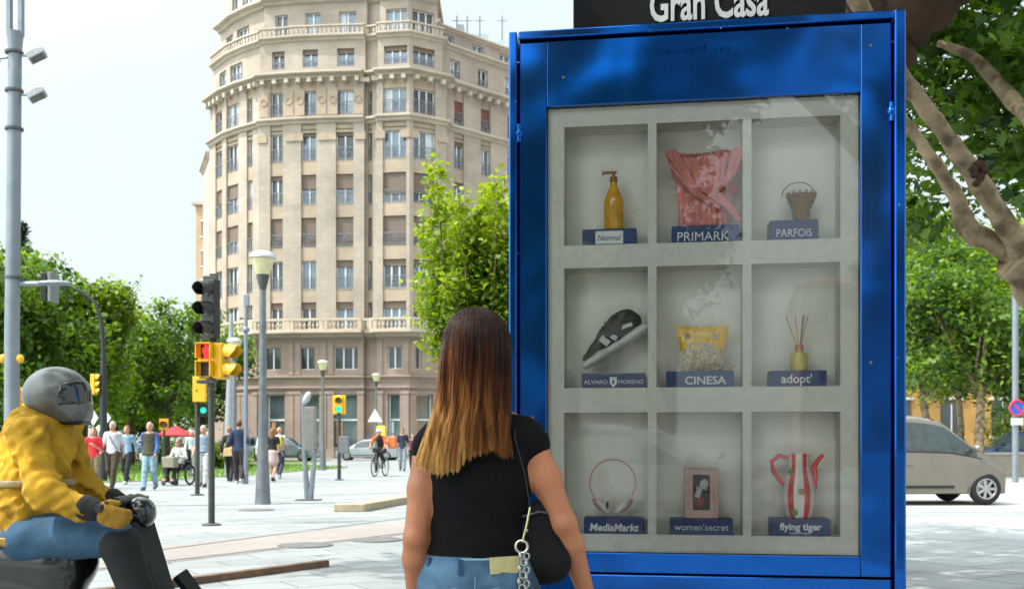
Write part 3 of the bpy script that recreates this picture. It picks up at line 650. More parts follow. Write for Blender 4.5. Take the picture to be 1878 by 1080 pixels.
mb = MB(); mb.box((xx(378), .02, zz(700)), (.24, .2, .05)); mb.build('lower_bracket', dgrey, t, bevel=.01)
# second pole just behind
D = G(908); t = thing('traffic_light', 'traffic light pole just behind the near one, seen with yellow back box and green light', 'traffic light', PG(362, 908), 0, 'traffic lights of the crossing')
k = D/1878; zz = lambda y: HCAM+(812-y)*k; xx = lambda x: (x-362)*k
mb = MB(); mb.tube([(0, 0, 0), (0, 0, zz(680))], [.055, .05], 14); mb.build('pole', dpole, t, True); mb = MB(); flat_base(mb, .16); mb.build('base_plate', dgrey, t)
mb = MB(); mb.box((xx(368), -.07, zz(714)), (.30, .12, .58)); hb = mb.build('yellow_box', ylw, t, bevel=.02); mb = MB(); mb.cyl((xx(364), -.135, zz(716)), (xx(364), -.14, zz(716)), .02); mb.build('bolt', blk, hb)
head('green_signal', t, (xx(374), -.05, zz(752)), R(12), 1, .17, .3, blk, 'g', .08)
# small far traffic light
D = G(880); t = thing('traffic_light', 'small slim traffic light with yellow head lit green, in front of the shop windows', 'traffic light', PG(622, 880), 0, 'traffic lights of the crossing')
k = D/1878; zz = lambda y: HCAM+(812-y)*k
mb = MB(); mb.tube([(0, 0, 0), (0, 0, zz(745))], .06, 10); mb.build('pole', dpole, t, True); mb = MB(); flat_base(mb, .16); mb.build('base_plate', dgrey, t)
mb = MB(); mb.box((.0, .03, zz(742)), (.42, .06, .62)); mb.build('backboard', ylw, t, bevel=.01); head('vehicle_head', t, (0, -.05, zz(742)), 0, 2, .26, .56, ylw, 'g', .14, ylw)
mb = MB(); mb.box((.16, 0, zz(815)), (.32, .25, .55)); mb.build('control_box', mat('box_grey', (.14, .15, .16), .6), t, bevel=.02)
# orange signal behind the pedestrians
D = 38; t = thing('traffic_light', 'small orange signal head on a pole beside the red parasol', 'traffic light', ((301-939)/1878*D, D, 0), 0, 'traffic lights of the crossing'); k = D/1878; zz = lambda y: HCAM+(812-y)*k
mb = MB(); mb.tube([(0, 0, 0), (0, 0, zz(785))], .05, 10); mb.build('pole', dpole, t, True); head('vehicle_head', t, (0, -.05, zz(778)), R(10), 1, .32, .42, mat('signal_orange', (.7, .28, .01), .5), None, .14)
# curved black mast with hanging head
D = 32.; t = thing('curved_traffic_mast', 'tall black curved mast whose arm carries a traffic signal over the road', 'traffic light', ((190-939)/1878*D, D, 0)); k = D/1878; zz = lambda y: HCAM+(812-y)*k; xx = lambda x: (x-190)*k
mb = MB(); mb.tube([(0, 0, 0), (0, 0, zz(690)), (0, 0, zz(640)), (xx(186), 0, zz(590)), (xx(175), 0, zz(555)), (xx(155), 0, zz(538)), (xx(130), 0, zz(526)), (xx(100), 0, zz(520))], [.12, .10, .075, .065, .055, .045, .04, .035], 14); mb.build('pole', mat('mast_black', (.025, .028, .03), .45, .3), t, True)
hd = head('overhead_signal', t, (xx(87), .0, zz(527)), R(100), 3, .30, .86, blk, None, .22); mb = MB(); mb.box((xx(98), 0, zz(528)), (.08, .62, .92)); mb.build('backboard', mat('board_grey', (.16, .17, .18), .5), t, bevel=.01)
head('low_signal', t, (xx(178), -.05, zz(705)), R(80), 3, .25, .64, ylw, None, .14, ylw)
mb = MB(); flat_base(mb, .25); mb.build('base_plate', dgrey, t)
# yellow signal beside the far left mast
D = 21; t = thing('traffic_light', 'yellow signal head seen from the side next to the floodlight mast, behind the rider', 'traffic light', ((44-939)/1878*D, D, 0), 0, 'traffic lights of the crossing'); k = D/1878; zz = lambda y: HCAM+(812-y)*k
mb = MB(); mb.tube([(0, 0, 0), (0, 0, zz(730))], .05, 10); mb.build('pole', dpole, t, True); head('vehicle_head', t, (.02, -.05, zz(731)), R(70), 3, .24, .45, ylw, None, .12, ylw)
# totem with splayed legs
D = G(917); t = thing('information_totem', 'narrow steel information totem on two splayed legs, left of the small traffic light', 'totem', PG(566, 917)); k = D/1878; zz = lambda y: HCAM+(812-y)*k; xx = lambda x: (x-566)*k
mb = MB(); mb.tube([(xx(564), 0, 0), (xx(558), 0, zz(830)), (xx(556), 0, zz(722))], [.05, .035, .035], 8, flat=1.3); mb.build('leg', grey, t, True)
mb = MB(); mb.tube([(xx(569), 0, 0), (xx(579), 0, zz(822))], [.05, .03], 8, flat=1.3); mb.build('leg', grey, t, True)
mb = MB(); mb.box((xx(569), .02, zz(786)), (.22, .22, .92)); mb.build('panel', mat('totem_taupe', (.22, .21, .20), .5, .3), t, bevel=.015)
mb = MB(); mb.sphere((xx(563), -.02, zz(730)), (.075, .06, .15), 14, 8, (0, R(25), 0)); mb.build('dish_cap', mat('lamp_cap', (.42, .44, .45), .35), t, True)
mb = MB(); mb.box((xx(566), 0, .01), (.5, .4, .02)); mb.build('base_plate', dgrey, t)
# signs
def sign_tri(px, D, y, label):
    t = thing('warning_sign', label, 'sign', ((px-939)/1878*D, D, 0)); k = D/1878; z = HCAM+(812-y)*k
    mb = MB(); mb.tube([(0, 0, 0), (0, 0, z)], .04, 8); mb.build('pole', grey, t, True)
    mb = MB(); mb.prism([(-.36, -.3), (.36, -.3), (0, .34)], 0, .03); mb.T = Matrix.Identity(4); mb.V = [(a, b-.06, c+z) for a, b, c in mb.V]; mb.build('plate', wht, t)
    return t, z
t, z = sign_tri(688, 50, 762, 'pale triangular road sign with a yellow lamp beneath it, beside the cyclist')
mb = MB(); mb.box((.3, 0, z-.95), (.42, .3, .9)); mb.build('yellow_lamp', mat('lemon', (.75, .62, .05), .5), t, bevel=.03)
D = 34; t = thing('diamond_sign', 'pair of white diamond plates on a dark pole behind the walkers', 'sign', ((184-939)/1878*D, D, 0)); k = D/1878; z = HCAM+(812-766)*k
mb = MB(); mb.tube([(0, 0, 0), (0, 0, z+.3)], .05, 8); mb.build('pole', blk, t, True)
for s_ in (-1, 1):
    mb = MB(); mb.prism([(s_*.04, 0), (s_*.2, -.26), (s_*.38, 0), (s_*.2, .26)], -.08, -.05); mb.V = [(a, b, c+z) for a, b, c in mb.V]; mb.build('plate', wht, t)
mb = MB(); mb.cyl((0, -.08, z-.34), (0, -.1, z-.34), .1); mb.build('round_plate', wht, t)
# no parking sign on the right
D = 31; t = thing('no_parking_sign', 'round blue no-parking sign with red rim on a tall grey post', 'sign', ((1862-939)/1878*D, D, 0)); z = HCAM+(812-748)/1878*D
mb = MB(); mb.tube([(0, 0, 0), (0, 0, 7)], .09, 12); mb.build('pole', grey, t, True)
mb = MB(); mb.cyl((0, -.1, z), (0, -.13, z), .25, n=28); mb.build('blue_disc', mat('sign_blue', (.02, .09, .45), .4), t)
mb = MB(); mb.torus((0, -.13, z), .225, .03, 28, 6); mb.build('red_rim', mat('sign_red', (.6, .02, .04), .4), t, True); mb = MB(); mb.box((0, -.135, z), (.42, .01, .05), (0, R(45), 0)); mb.build('red_bar', MATS['sign_red'], t)
mb = MB(); mb.box((0, -.11, z-.41), (.36, .02, .2)); mb.build('plate', wht, t)
# red parasol
D = 42; t = thing('parasol', 'red cafe parasol under the park trees behind the pedestrians', 'parasol', ((322-939)/1878*D, D, 0)); k = D/1878; z = HCAM+(812-786)*k
mb = MB(); mb.tube([(0, 0, 0), (0, 0, z+.1)], .03, 8); mb.build('pole', wht, t, True); mb = MB(); mb.lathe([(.86, z-.32), (.9, z-.26), (.45, z-.08), (.02, z+.12)], 8); mb.build('canopy', mat('parasol_red', (.55, .02, .03), .7), t)
# ------------------------------------------------------------ cars
tyre = mat('tyre_rubber', (.015, .015, .016), .85, bump=.3); rimm = mat('alloy', (.45, .45, .46), .3, .8); cgl = mat('car_glass', (.03, .045, .045), .04, 0, .3, spec=1.0)
def lerp(xs, ys, x): return float(np.interp(x, xs, ys))
def car(name, label, loc, rz, L, W, H, paint, prof, group=None, belt=.93, wheel=.33, fw=.85, rw=-.85, green=None):
    """prof: roofline points (x fraction -1..1, height fraction of H) from tail to nose; local +x is the nose"""
    t = thing(name, label, 'car', loc, rz, group); xs = [p[0]*L/2 for p in prof]; zs = [p[1]*H for p in prof]
    wx = [rw*L/2*.74, fw*L/2*.74]
    N = 72; st = [(-1+2*i/N)*L/2 for i in range(N+1)]
    bel = lambda x: lerp([-L/2, -L*.42, L*.2, L*.42, L/2], [belt-.12, belt, belt-.03, belt-.17, belt-.36], x)
    def hw(x): u = abs(x)/(L/2); return W/2*(1-.16*max(0, u-.72)**1.3/.28**1.3-(.10 if u > .985 else 0))
    V = []; F = []; np_ = 9
    for x in st:
        w_ = hw(x); zb = .24
        for q in wx:
            if abs(x-q) < wheel*1.2: zb = max(zb, wheel*.95+math.sqrt((wheel*1.2)**2-(x-q)**2))
        zb = min(zb, bel(x)-.08); b = bel(x); top = min(b+.05, lerp(xs, zs, x)) if lerp(xs, zs, x) < b+.1 else b+.03
        V += [(x, -w_*.9, .22), (x, -w_*.97, zb), (x, -w_, (zb+b)/2), (x, -w_*.955, b), (x, 0, max(top, b)+.02)]+[(x, w_*.955, b), (x, w_, (zb+b)/2), (x, w_*.97, zb), (x, w_*.9, .22)]
    for i in range(N):
        for j in range(np_-1): F.append((i*np_+j, (i+1)*np_+j, (i+1)*np_+j+1, i*np_+j+1))
        F.append((i*np_+8, (i+1)*np_+8, (i+1)*np_, i*np_))
    F.append(tuple(range(np_))); F.append(tuple(N*np_+j for j in range(np_-1, -1, -1)))
    mkobj('body', V, F, paint, t, True, ang=.6)
    # greenhouse
    gx = [x for x in st if lerp(xs, zs, x) > bel(x)+.04]
    def gpts(x, e=0.0):
        z = lerp(xs, zs, x); b = bel(x)-.01; f = (z-b)/max(.01, H-b); w1 = hw(x)*.94; w2 = w1*(1-.23*f); return [(x, -w1-e, b), (x, -w2-e, z-.06*f), (x, -w2*.8, z+e), (x, 0, z+.015+e), (x, w2*.8, z+e), (x, w2+e, z-.06*f), (x, w1+e, b)]
    V = []; F = []
    for x in gx: V += gpts(x)
    for i in range(len(gx)-1):
        for j in range(6): F.append((i*7+j, (i+1)*7+j, (i+1)*7+j+1, i*7+j+1))
    F.append(tuple(range(7))); F.append(tuple((len(gx)-1)*7+j for j in range(6, -1, -1)))
    mkobj('roof', V, F, paint, t, True, ang=.5)
    def mixp(a, b, f): return tuple(a[i]+(b[i]-a[i])*f for i in range(3))
    x0, x1 = gx[0], gx[-1]; roofx = [x for x in gx if lerp(xs, zs, x) > H*.955]; ra, rb = roofx[0], roofx[-1]
    def sidewin(xa, xb, sgn):
        V = []; F = []; ss = np.linspace(xa, xb, 9)
        for x in ss:
            g = gpts(x, .006); lo, hi = (g[0], g[1]) if sgn < 0 else (g[6], g[5]); V += [mixp(lo, hi, .1), mixp(lo, hi, .9)]
        for i in range(8): F.append((2*i, 2*i+2, 2*i+3, 2*i+1))
        mkobj('side_window', V, F, cgl, t)
    for sgn in (-1, 1):
        cuts = [x0+(ra-x0)*.65, x0+(rb-x0)*.30, x0+(rb-x0)*.66, rb+(x1-rb)*.62]
        for a, b in zip(cuts[:-1], cuts[1:]): sidewin(a+.03, b-.03, sgn)
    def endwin(nm, xa, xb):
        V = []; F = []
        for x in np.linspace(xa, xb, 7):
            g = gpts(x, .012); V += [mixp(g[1], g[2], .6), g[2], g[3], g[4], mixp(g[5], g[4], .6)]
        for i in range(6):
            for j in range(4): F.append((i*5+j, i*5+j+1, i*5+5+j+1, i*5+5+j))
        mkobj(nm, V, F, cgl, t, True)
    endwin('windshield', rb+.03, x1-.03)
    if ra-x0 > .1: endwin('rear_window', x0+.02, ra-.03)
    for q in wx:
        for sgn in (-1, 1):
            mb = MB(); mb.torus((q, sgn*(W/2-.12), wheel), wheel-.09, .09, 28, 10, 'y'); wh = mb.build('wheel', tyre, t, True)
            mb = MB(); yy = sgn*(W/2-.05); mb.torus((q, yy, wheel), wheel-.13, .02, 24, 6, 'y')
            for a in range(7): an = a*2*math.pi/7; mb.box((q+math.cos(an)*(wheel-.13)/2, yy, wheel+math.sin(an)*(wheel-.13)/2), (wheel-.14, .02, .05), (0, -an, 0))
            mb.cyl((q, yy-.02*sgn, wheel), (q, yy+.015*sgn, wheel), .05, n=12); mb.build('rim', rimm, wh)
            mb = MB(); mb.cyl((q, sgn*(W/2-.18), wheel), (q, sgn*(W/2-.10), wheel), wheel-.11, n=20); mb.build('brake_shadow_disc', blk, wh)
    for sgn in (-1, 1):
        mb = MB(); mb.sphere((L/2-.16, sgn*(W/2-.27), bel(L/2)+.02), (.16, .16, .075), 12, 8, (0, R(20), sgn*R(25))); mb.build('headlight', mat('headlight', (.6, .62, .62), .1, .3), t, True)
        mb = MB(); mb.sphere((-L/2+.1, sgn*(W/2-.2), bel(-L/2)-.02), (.07, .13, .12), 12, 8); mb.build('tail_light', mat('tail_red', (.4, .01, .01), .2), t, True)
        mb = MB(); mb.sphere((rb+(x1-rb)*.55, sgn*(W/2+.07), belt+.08), (.07, .1, .07), 10, 8); mb.build('mirror', paint, t, True)
    for sgn in (-1, 1):
        mb = MB()
        for x in (x0+(rb-x0)*.33, x0+(rb-x0)*.68): mb.box((x, sgn*(W/2-.005), .66), (.012, .012, .44))
        mb.box((0, sgn*(W/2+.0), .36), (L*.42, .02, .05)); mb.build('door_gaps', blk, t)
        for x in (x0+(rb-x0)*.4, x0+(rb-x0)*.76):
            mb = MB(); mb.box((x, sgn*(W/2-.01), .8), (.16, .03, .03)); mb.build('door_handle', paint, t, bevel=.008)
    mb = MB(); mb.box((L/2+.004, 0, .42), (.02, .5, .11)); mb.build('number_plate', wht, t)
    for s3 in (-1, 1):
        mb = MB(); pts3 = []
        for x in np.linspace(x0+(ra-x0)*.6, rb+(x1-rb)*.66, 12): g = gpts(x, .008); pts3.append(mixp(*((g[0], g[1]) if s3 < 0 else (g[6], g[5])), .07))
        mb.tube(pts3, .014, 6); mb.build('window_trim', blk, t)
    mb = MB(); mb.box((L/2-.04, 0, .36), (.08, W*.7, .18)); mb.build('grille', blk, t)
    return t
hatch = [(-1, .45), (-.97, .62), (-.86, .90), (-.76, .97), (-.45, 1.0), (-.1, .995), (.12, .965), (.2, .92), (.56, .60), (.75, .55), (.93, .47), (1, .38)]
suv = [(-1, .5), (-.97, .7), (-.9, .93), (-.8, .98), (-.3, 1.0), (.05, .985), (.18, .93), (.45, .66), (.8, .60), (.95, .54), (1, .42)]
sedan = [(-1, .5), (-.95, .62), (-.72, .66), (-.42, .95), (-.2, 1.0), (.05, .99), (.18, .94), (.5, .64), (.8, .57), (.96, .48), (1, .38)]
silver = mat('silver_paint', (.22, .195, .16), .28, .5, .05, 2, coat=.5); blgrey = mat('blue_grey_paint', (.26, .30, .34), .3, .5, .05, coat=.5); navy = mat('navy_paint', (.02, .045, .14), .2, .2, .05, coat=.8); lsilver = mat('light_silver_paint', (.42, .46, .48), .3, .5, .05, coat=.5)
minicar = [(-1, .5), (-.98, .7), (-.93, .92), (-.82, .98), (-.4, 1.0), (.1, .99), (.3, .95), (.36, .925), (.68, .60), (.82, .53), (.95, .46), (1, .36)]
car('parked_car', 'silver hatchback passing on the road beside the blue display case', ((1840-939)/1878*19.9-1.95, 20.4, 0), R(3), 3.9, 1.72, 1.74, silver, minicar, 'cars on the streets', belt=1.02, wheel=.32, fw=1.02, rw=-1.0)
car('parked_car', 'dark blue car parked beyond the low wall at the right edge, below the no-parking sign', ((1872-939)/1878*44, 44, 0), R(182), 4.5, 1.8, 1.72, navy, sedan, 'cars on the streets')
car('parked_car', 'blue-grey off-road style car between the near lamp post and the steel totem', ((520-939)/1878*68, 68, 0), R(-2), 4.6, 1.85, 1.66, blgrey, suv, 'cars on the streets', belt=1.02, wheel=.36)
car('parked_car', 'light silver car in front of the shop windows beside the small green-lit traffic light', ((675-939)/1878*71, 71, 0), R(180), 4.3, 1.8, 1.48, lsilver, hatch, 'cars on the streets')
car('parked_car', 'pale car partly hidden behind the cyclist and the man in a navy t-shirt', ((755-939)/1878*72, 72, 0), R(178), 4.4, 1.8, 1.5, lsilver, sedan, 'cars on the streets')
# low wall on the right, ochre houses behind
D = 38; t = thing('low_wall', 'low beige stone wall along the far side of the road on the right', 'wall', ((1850-939)/1878*D, D, 0)); mb = MB(); mb.box((2, .2, .38), (26, .4, .76)); mb.build('masonry', stonemat('beige_wall', (.48, .42, .34), (.45, .39, .31)), t); mb = MB(); mb.box((2, .2, .80), (26.2, .52, .1)); mb.build('coping', mat('coping', (.5, .46, .4), .8), t, bevel=.02)
simple_house('ochre_building', 'ochre yellow rendered house half hidden by trees behind the silver car', ((1740-939)/1878*62, 66, 0), 22, 8, 9.0, mat('ochre_render', (.50, .28, .085), .85, var=.2, scale=.6), 2, 7, R(2), win_w=1.3, win_h=2.2, z_first=1.6, pitch=4)
simple_house('terracotta_building', 'orange-brown house farther right behind the trees and the no-parking sign', ((1890-939)/1878*70, 78, 0), 12, 8, 10, mat('terracotta_render', (.42, .20, .09), .85, scale=.6), 2, 4, R(-5), win_w=1.1, win_h=2.0, z_first=1.4, pitch=4)
# things behind the camera that the glass reflects
simple_house('pale_building_across', 'pale terraced house across the street behind the viewer, mirrored in the display glass', (-14, -42, 0), 16, 10, 13, mat('cream_render', (.5, .44, .34), .85, scale=.5), 4, 5, R(180), pitch=3.1)
simple_house('pink_building_across', 'pinkish low house behind the viewer, mirrored in the display glass', (7, -52, 0), 14, 10, 9, mat('pink_render', (.5, .36, .30), .85, scale=.5), 3, 5, R(176), pitch=3.0)
car('parked_car', 'white car behind the viewer, mirrored in the display glass', (-1.6, -7.5, 0), R(8), 4.2, 1.78, 1.5, mat('white_car_paint', (.6, .62, .62), .25, .1, coat=.6), hatch, 'cars on the streets')
# ------------------------------------------------------------ display case (kiosk)
KA = math.atan2(-.1442, .9896); KO = Vector((.2023, 4.0, 0)); dK = Vector((.9896, -.1442, 0)); nK = Vector((.1442, .9896, 0))
kt = thing('display_case', 'large blue metal street display case with grey poster board of nine glazed niches', 'display case', KO, KA)
def kw(u, y, z): return KO+dK*u+nK*y+Vector((0, 0, z))
def ku(px): r = (px-939)/1878; return (4*r-.2023)/(.9896+.1442*r)
def kz(py, u, y=0): return HCAM+(812-py)/1878*(4-.1442*u+y)
bluem = bpy.data.materials.new('blue_metallic'); bluem.use_nodes = True; n = bluem.node_tree; b = n.nodes['Principled BSDF']
b.inputs['Base Color'].default_value = (.001, .09, .42, 1); b.inputs['Metallic'].default_value = .95; b.inputs['Roughness'].default_value = .24; b.inputs['Coat Weight'].default_value = .3; b.inputs['Coat Roughness'].default_value = .15
no = n.nodes.new('ShaderNodeTexNoise'); no.inputs['Scale'].default_value = 2.4; no.inputs['Detail'].default_value = 1; bp = n.nodes.new('ShaderNodeBump'); bp.inputs['Strength'].default_value = .6; bp.inputs['Distance'].default_value = .05
tc = n.nodes.new('ShaderNodeTexCoord'); n.links.new(tc.outputs['Object'], no.inputs['Vector']); n.links.new(no.outputs['Fac'], bp.inputs['Height']); n.links.new(bp.outputs[0], b.inputs['Normal'])
n4 = n.nodes.new('ShaderNodeTexNoise'); n4.inputs['Scale'].default_value = 60; n4.inputs['Detail'].default_value = 6; n.links.new(tc.outputs['Object'], n4.inputs['Vector'])
mr = n.nodes.new('ShaderNodeMapRange'); mr.inputs['To Min'].default_value = .13; mr.inputs['To Max'].default_value = .19; n.links.new(n4.outputs['Fac'], mr.inputs['Value']); n.links.new(mr.outputs[0], b.inputs['Roughness'])
UL, UR, ZT, ZB = -.213, 1.268, 2.805, .16
pu0, pu1, pz0, pz1 = -.066, 1.114, .775, 2.512
# cabinet behind
mb = MB(); mb.box(((UL+UR)/2, .30, (ZT+ZB)/2-.01), (UR-UL-.02, .18, ZT-ZB-.04)); mb.build('cabinet', bluem, kt, bevel=.01)
mb = MB(); mb.box(((UL+UR)/2, .22, .08), (UR-UL-.25, .3, .16)); mb.build('foot', blk, kt)
mb = MB(); ww = .032   # outer frame
mb.box((UL+ww/2, .09, (ZT+ZB)/2), (ww, .24, ZT-ZB)); mb.box((UR-ww/2-.0, .09, (ZT+ZB)/2), (ww+.008, .24, ZT-ZB)); mb.box(((UL+UR)/2, .09, ZT-ww/2), (UR-UL-2*ww-.01, .24, ww)); mb.box(((UL+UR)/2, .09, ZB+ww/2), (UR-UL-2*ww-.01, .24, ww))
mb.build('outer_frame', bluem, kt, bevel=.006)
g = .008; du0, du1, dz0, dz1 = UL+ww+g, UR-ww-g-.004, .70, ZT-ww-g   # door leaf frame, groove round it
door = MB(); fy, fd = -.012, .03
def fbox(m, u0, u1, z0, z1, y0, y1): m.box(((u0+u1)/2, (y0+y1)/2, (z0+z1)/2), (u1-u0, y1-y0, z1-z0))
fbox(door, du0, pu0, dz0, dz1, fy, fd); dr = door.build('door_stile', bluem, kt, bevel=.004); door = MB(); fbox(door, pu1, du1, dz0, dz1, fy, fd); door.build('door_stile', bluem, kt, bevel=.004)
mb = MB(); fbox(mb, pu0+.001, pu1-.001, pz1, dz1, fy+.0012, fd); mb.build('top_panel', bluem, dr, bevel=.002)
mb = MB(); fbox(mb, pu0+.001, pu1-.001, dz0, pz0, fy+.0012, fd); mb.build('bottom_panel', bluem, dr, bevel=.002)
mb = MB(); fbox(mb, UL+ww+.004, UR-ww-.008, ZB+ww+.004, .692, -.006, .03); mb.build('skirt_panel', bluem, kt, bevel=.006)
mb = MB(); fbox(mb, UL+ww, UR-ww-.004, ZB+ww, ZT-ww, .21, .215); mb.build('back_plate', blk, kt)
for (u, z) in ((UL+ww+.006, 2.41), (UR-ww-.01, 2.43)):
    mb = MB(); mb.cyl((u, fy-.004, z-.035), (u, fy-.004, z+.035), .011, n=12); mb.sphere((u, fy-.006, z), (.018, .012, .02)); mb.build('hinge', bluem, kt, True)
for (u, z) in ((.0, 2.62), (1.15, 1.5), (1.15, 2.68), (-.12, 1.3)):
    mb = MB(); mb.cyl((u, fy-.004, z), (u, fy, z), .006, n=10); mb.build('bolt', dgrey, kt)
mb = MB()          # worn embossed lettering, unreadable
rr = random.Random(3)
for i in range(22):
    u = ku(1205)+(ku(1338)-ku(1205))*i/22; z = 2.700
    for s_ in range(3): fbox(mb, u+rr.uniform(0, .006), u+rr.uniform(.007, .010), z+rr.uniform(-.014, .0), z+rr.uniform(.004, .02), fy-.0035, fy+.002) if rr.random() < .75 else None
mb.build('embossed_mark', bluem, kt)
chm_ = mat('bare_primer', (.12, .22, .38), .6, var=.3, scale=40)
for i in range(26):
    if i % 2: continue
    if i < 8: cx_, cz_ = UL+ww*rr.uniform(.6, 1.3), rr.uniform(.6, 2.75)
    elif i < 15: cx_, cz_ = rr.uniform(UL+.1, UR-.1), ZT-rr.uniform(.02, .05)
    elif i < 20: cx_, cz_ = UR-ww*rr.uniform(.5, 1.2), rr.uniform(.6, 2.7)
    else: cx_, cz_ = rr.uniform(pu0, pu1), .70+rr.uniform(-.008, .01)
    n_ = 7; r_ = rr.uniform(.001, .003); yy_ = fy-.0008 if abs(cx_-UL) > .05 and abs(cx_-UR) > .055 and cz_ < 2.75 else -.0318
    mb = MB(); mb.prism([(cx_+r_*rr.uniform(.5, 1.4)*math.cos(k*6.283/n_), cz_+r_*rr.uniform(.6, 2.2)*math.sin(k*6.283/n_)) for k in range(n_)], yy_, yy_+.0006); mb.build('paint_chip', chm_, kt)
mb = MB(); fbox(mb, UR-.001, UR+.022, ZB, ZT-.02, .045, .20); mb.build('side_strip', mat('dark_edge', (.03, .032, .03), .35, .5), kt, bevel=.003)
# poster board with niches
brd = mat('board_grey_white', (.78, .765, .68), .75, var=.05, scale=30, bump=.12, bscale=250); nic = mat('niche_back', (.80, .785, .70), .85, var=.06, scale=6)
cu = [(ku(1034), ku(1188)), (ku(1204), ku(1363)), (ku(1379), ku(1543))]; cz = [(1.973, 2.4375), (1.415, 1.884), (.846, 1.319)]
yf, ynb = .02, .145; mb = MB()
us = [pu0+.002]+[v for c in cu for v in c]+[pu1-.002]; zs = [pz0+.002]+[v for c in reversed(cz) for v in c]+[pz1-.002]
for i in range(7):
    for j in range(7):
        a, b_, c, d = us[i], us[i+1], zs[j], zs[j+1]; mb.mi = 0
        if i % 2 and j % 2:
            mb.mi = 1; mb.quad((a, ynb, c), (b_, ynb, c), (b_, ynb, d), (a, ynb, d)); mb.mi = 0
            mb.quad((a, yf, c), (a, ynb, c), (a, ynb, d), (a, yf, d)); mb.quad((b_, ynb, c), (b_, yf, c), (b_, yf, d), (b_, ynb, d)); mb.quad((a, yf, d), (a, ynb, d), (b_, ynb, d), (b_, yf, d)); mb.quad((a, ynb, c), (a, yf, c), (b_, yf, c), (b_, ynb, c))
        else: mb.quad((a, yf, c), (b_, yf, c), (b_, yf, d), (a, yf, d))
mb.build('niche_board', [brd, nic], kt)
gm = glassmat('case_glass', (.985, .99, .985), 1.5, .0, .022)
mkobj('glass_pane', [(pu0+.001, .0, pz0+.001), (pu1-.001, .0, pz0+.001), (pu1-.001, .0, pz1-.001), (pu0+.001, .0, pz1-.001)], [(0, 1, 2, 3)], gm, kt)
# header sign
hu0, hu1 = ku(1046)+.0, ku(1557)+.012; yh = .12
hs_ = thing('header_sign', 'black header box with grey lettering on top of the blue display case', 'sign', kw(0, 0, ZT), KA)
mb = MB(); mb.box(((hu0+hu1)/2, yh+.09, .22), (hu1-hu0, .16, .44)); mb.build('box', mat('header_black', (.004, .004, .0045), .6, var=.3, scale=10, spec=.15), hs_, bevel=.006)
text('lettering', 'Gran Casa', .185, mat('header_grey', (.45, .45, .45), .6), hs_, (ku(1297)+.01, yh+.006, .070), sx=.585, bold=.0038, ext=.004)
# ---- displays
nv = mat('plinth_navy', (.012, .04, .16), .45, var=.1, scale=10); twt = mat('print_white', (.80, .82, .82), .6)
def plinth(x0, x1, ytop, row, txt, size, label, yd=.045, **kw_):
    u0, u1 = ku(x0), ku(x1); zb = cz[row][0]; zt = kz(ytop, (u0+u1)/2, .05); u = (u0+u1)/2
    t = thing('display_plinth', label, 'plinth', kw(u, .075, zb), KA, 'plinths in the display case niches')
    mb = MB(); mb.box((0, 0, (zt-zb)/2+.0005), (u1-u0, .10, zt-zb-.001)); mb.build('block', nv, t, bevel=.0015)
    return t, u, zt, zt-zb
YF = -.0505
t, u, zt, h = plinth(1067, 1167, 422, 0, '', 1, 'navy plinth with a white name tag under the amber bottle')
mb = MB(); mb.box((-.0, -.052, h*.45), (.108, .004, h*.8)); tg = mb.build('name_tag', twt, t, bevel=.001); text('lettering', 'Normal', .030, blk, tg, (-.002, -.0545, h*.26), sx=.95, shear=.2)
BOT = (ku(1124), zt)
t, u, zt, h = plinth(1232, 1357, 416, 0, '', 1, 'navy plinth under the pink draped blouse'); text('lettering', 'PRIMARK', .050, twt, t, (-.01, YF, .006), sx=.98); TOP = (ku(1290), zt)
t, u, zt, h = plinth(1413, 1503, 406, 0, '', 1, 'navy plinth under the small brown wicker basket'); text('lettering', 'PARFOIS', .042, twt, t, (.0, YF, .012), sx=.85); BSK = (ku(1474), zt)
t, u, zt, h = plinth(1066, 1183, 685, 1, '', 1, 'navy plinth with a tiny white shield under the tilted sneaker'); text('lettering', 'ALVARO', .021, twt, t, (-.068, YF, .016), sx=1.15); text('lettering', 'MORENO', .021, twt, t, (.068, YF, .016), sx=1.1)
mb = MB(); mb.prism([(-.014, .042), (.014, .042), (.014, .018), (0, .002), (-.014, .018)], -.0525, -.05); sh = mb.build('shield', twt, t); mb = MB(); mb.prism([(-.005, .022), (.0, .034), (.005, .022), (0, .012)], -.0535, -.0525); mb.build('shield_mark', nv, sh); SNK = (ku(1126), zt)
t, u, zt, h = plinth(1222, 1347, 681, 1, '', 1, 'navy plinth under the yellow popcorn bag'); text('lettering', 'CINESA', .043, twt, t, (.02, YF, .012), sx=1.08, bold=.0008); POP = (ku(1290), zt)
t, u, zt, h = plinth(1413, 1518, 680, 1, '', 1, 'navy plinth under the reed diffuser'); text('lettering', "adopt'", .046, twt, t, (-.005, YF, .014), sx=1.0, bold=.0008); DIF = (ku(1470), zt)
t, u, zt, h = plinth(1070, 1180, 948, 2, '', 1, 'navy plinth under the pink headphones'); text('lettering', 'MediaMarkt', .040, twt, t, (.0, YF, .012), sx=.98, bold=.0012, shear=.15); HDP = (ku(1122), zt)
t, u, zt, h = plinth(1229, 1345, 950, 2, '', 1, 'navy plinth under the pink framed box'); text('lettering', "women'secret", .036, twt, t, (.0, YF, .018), sx=1.0); BXP = (ku(1287), zt)
t, u, zt, h = plinth(1415, 1525, 950, 2, '', 1, 'navy plinth with two lines of lettering under the striped jug'); text('lettering', 'flying tiger', .036, twt, t, (.0, YF, .024), sx=1.02, bold=.0012); text('lettering', 'copenhagen', .014, twt, t, (.0, YF, .008), sx=1.2); JUG = (ku(1470), zt)
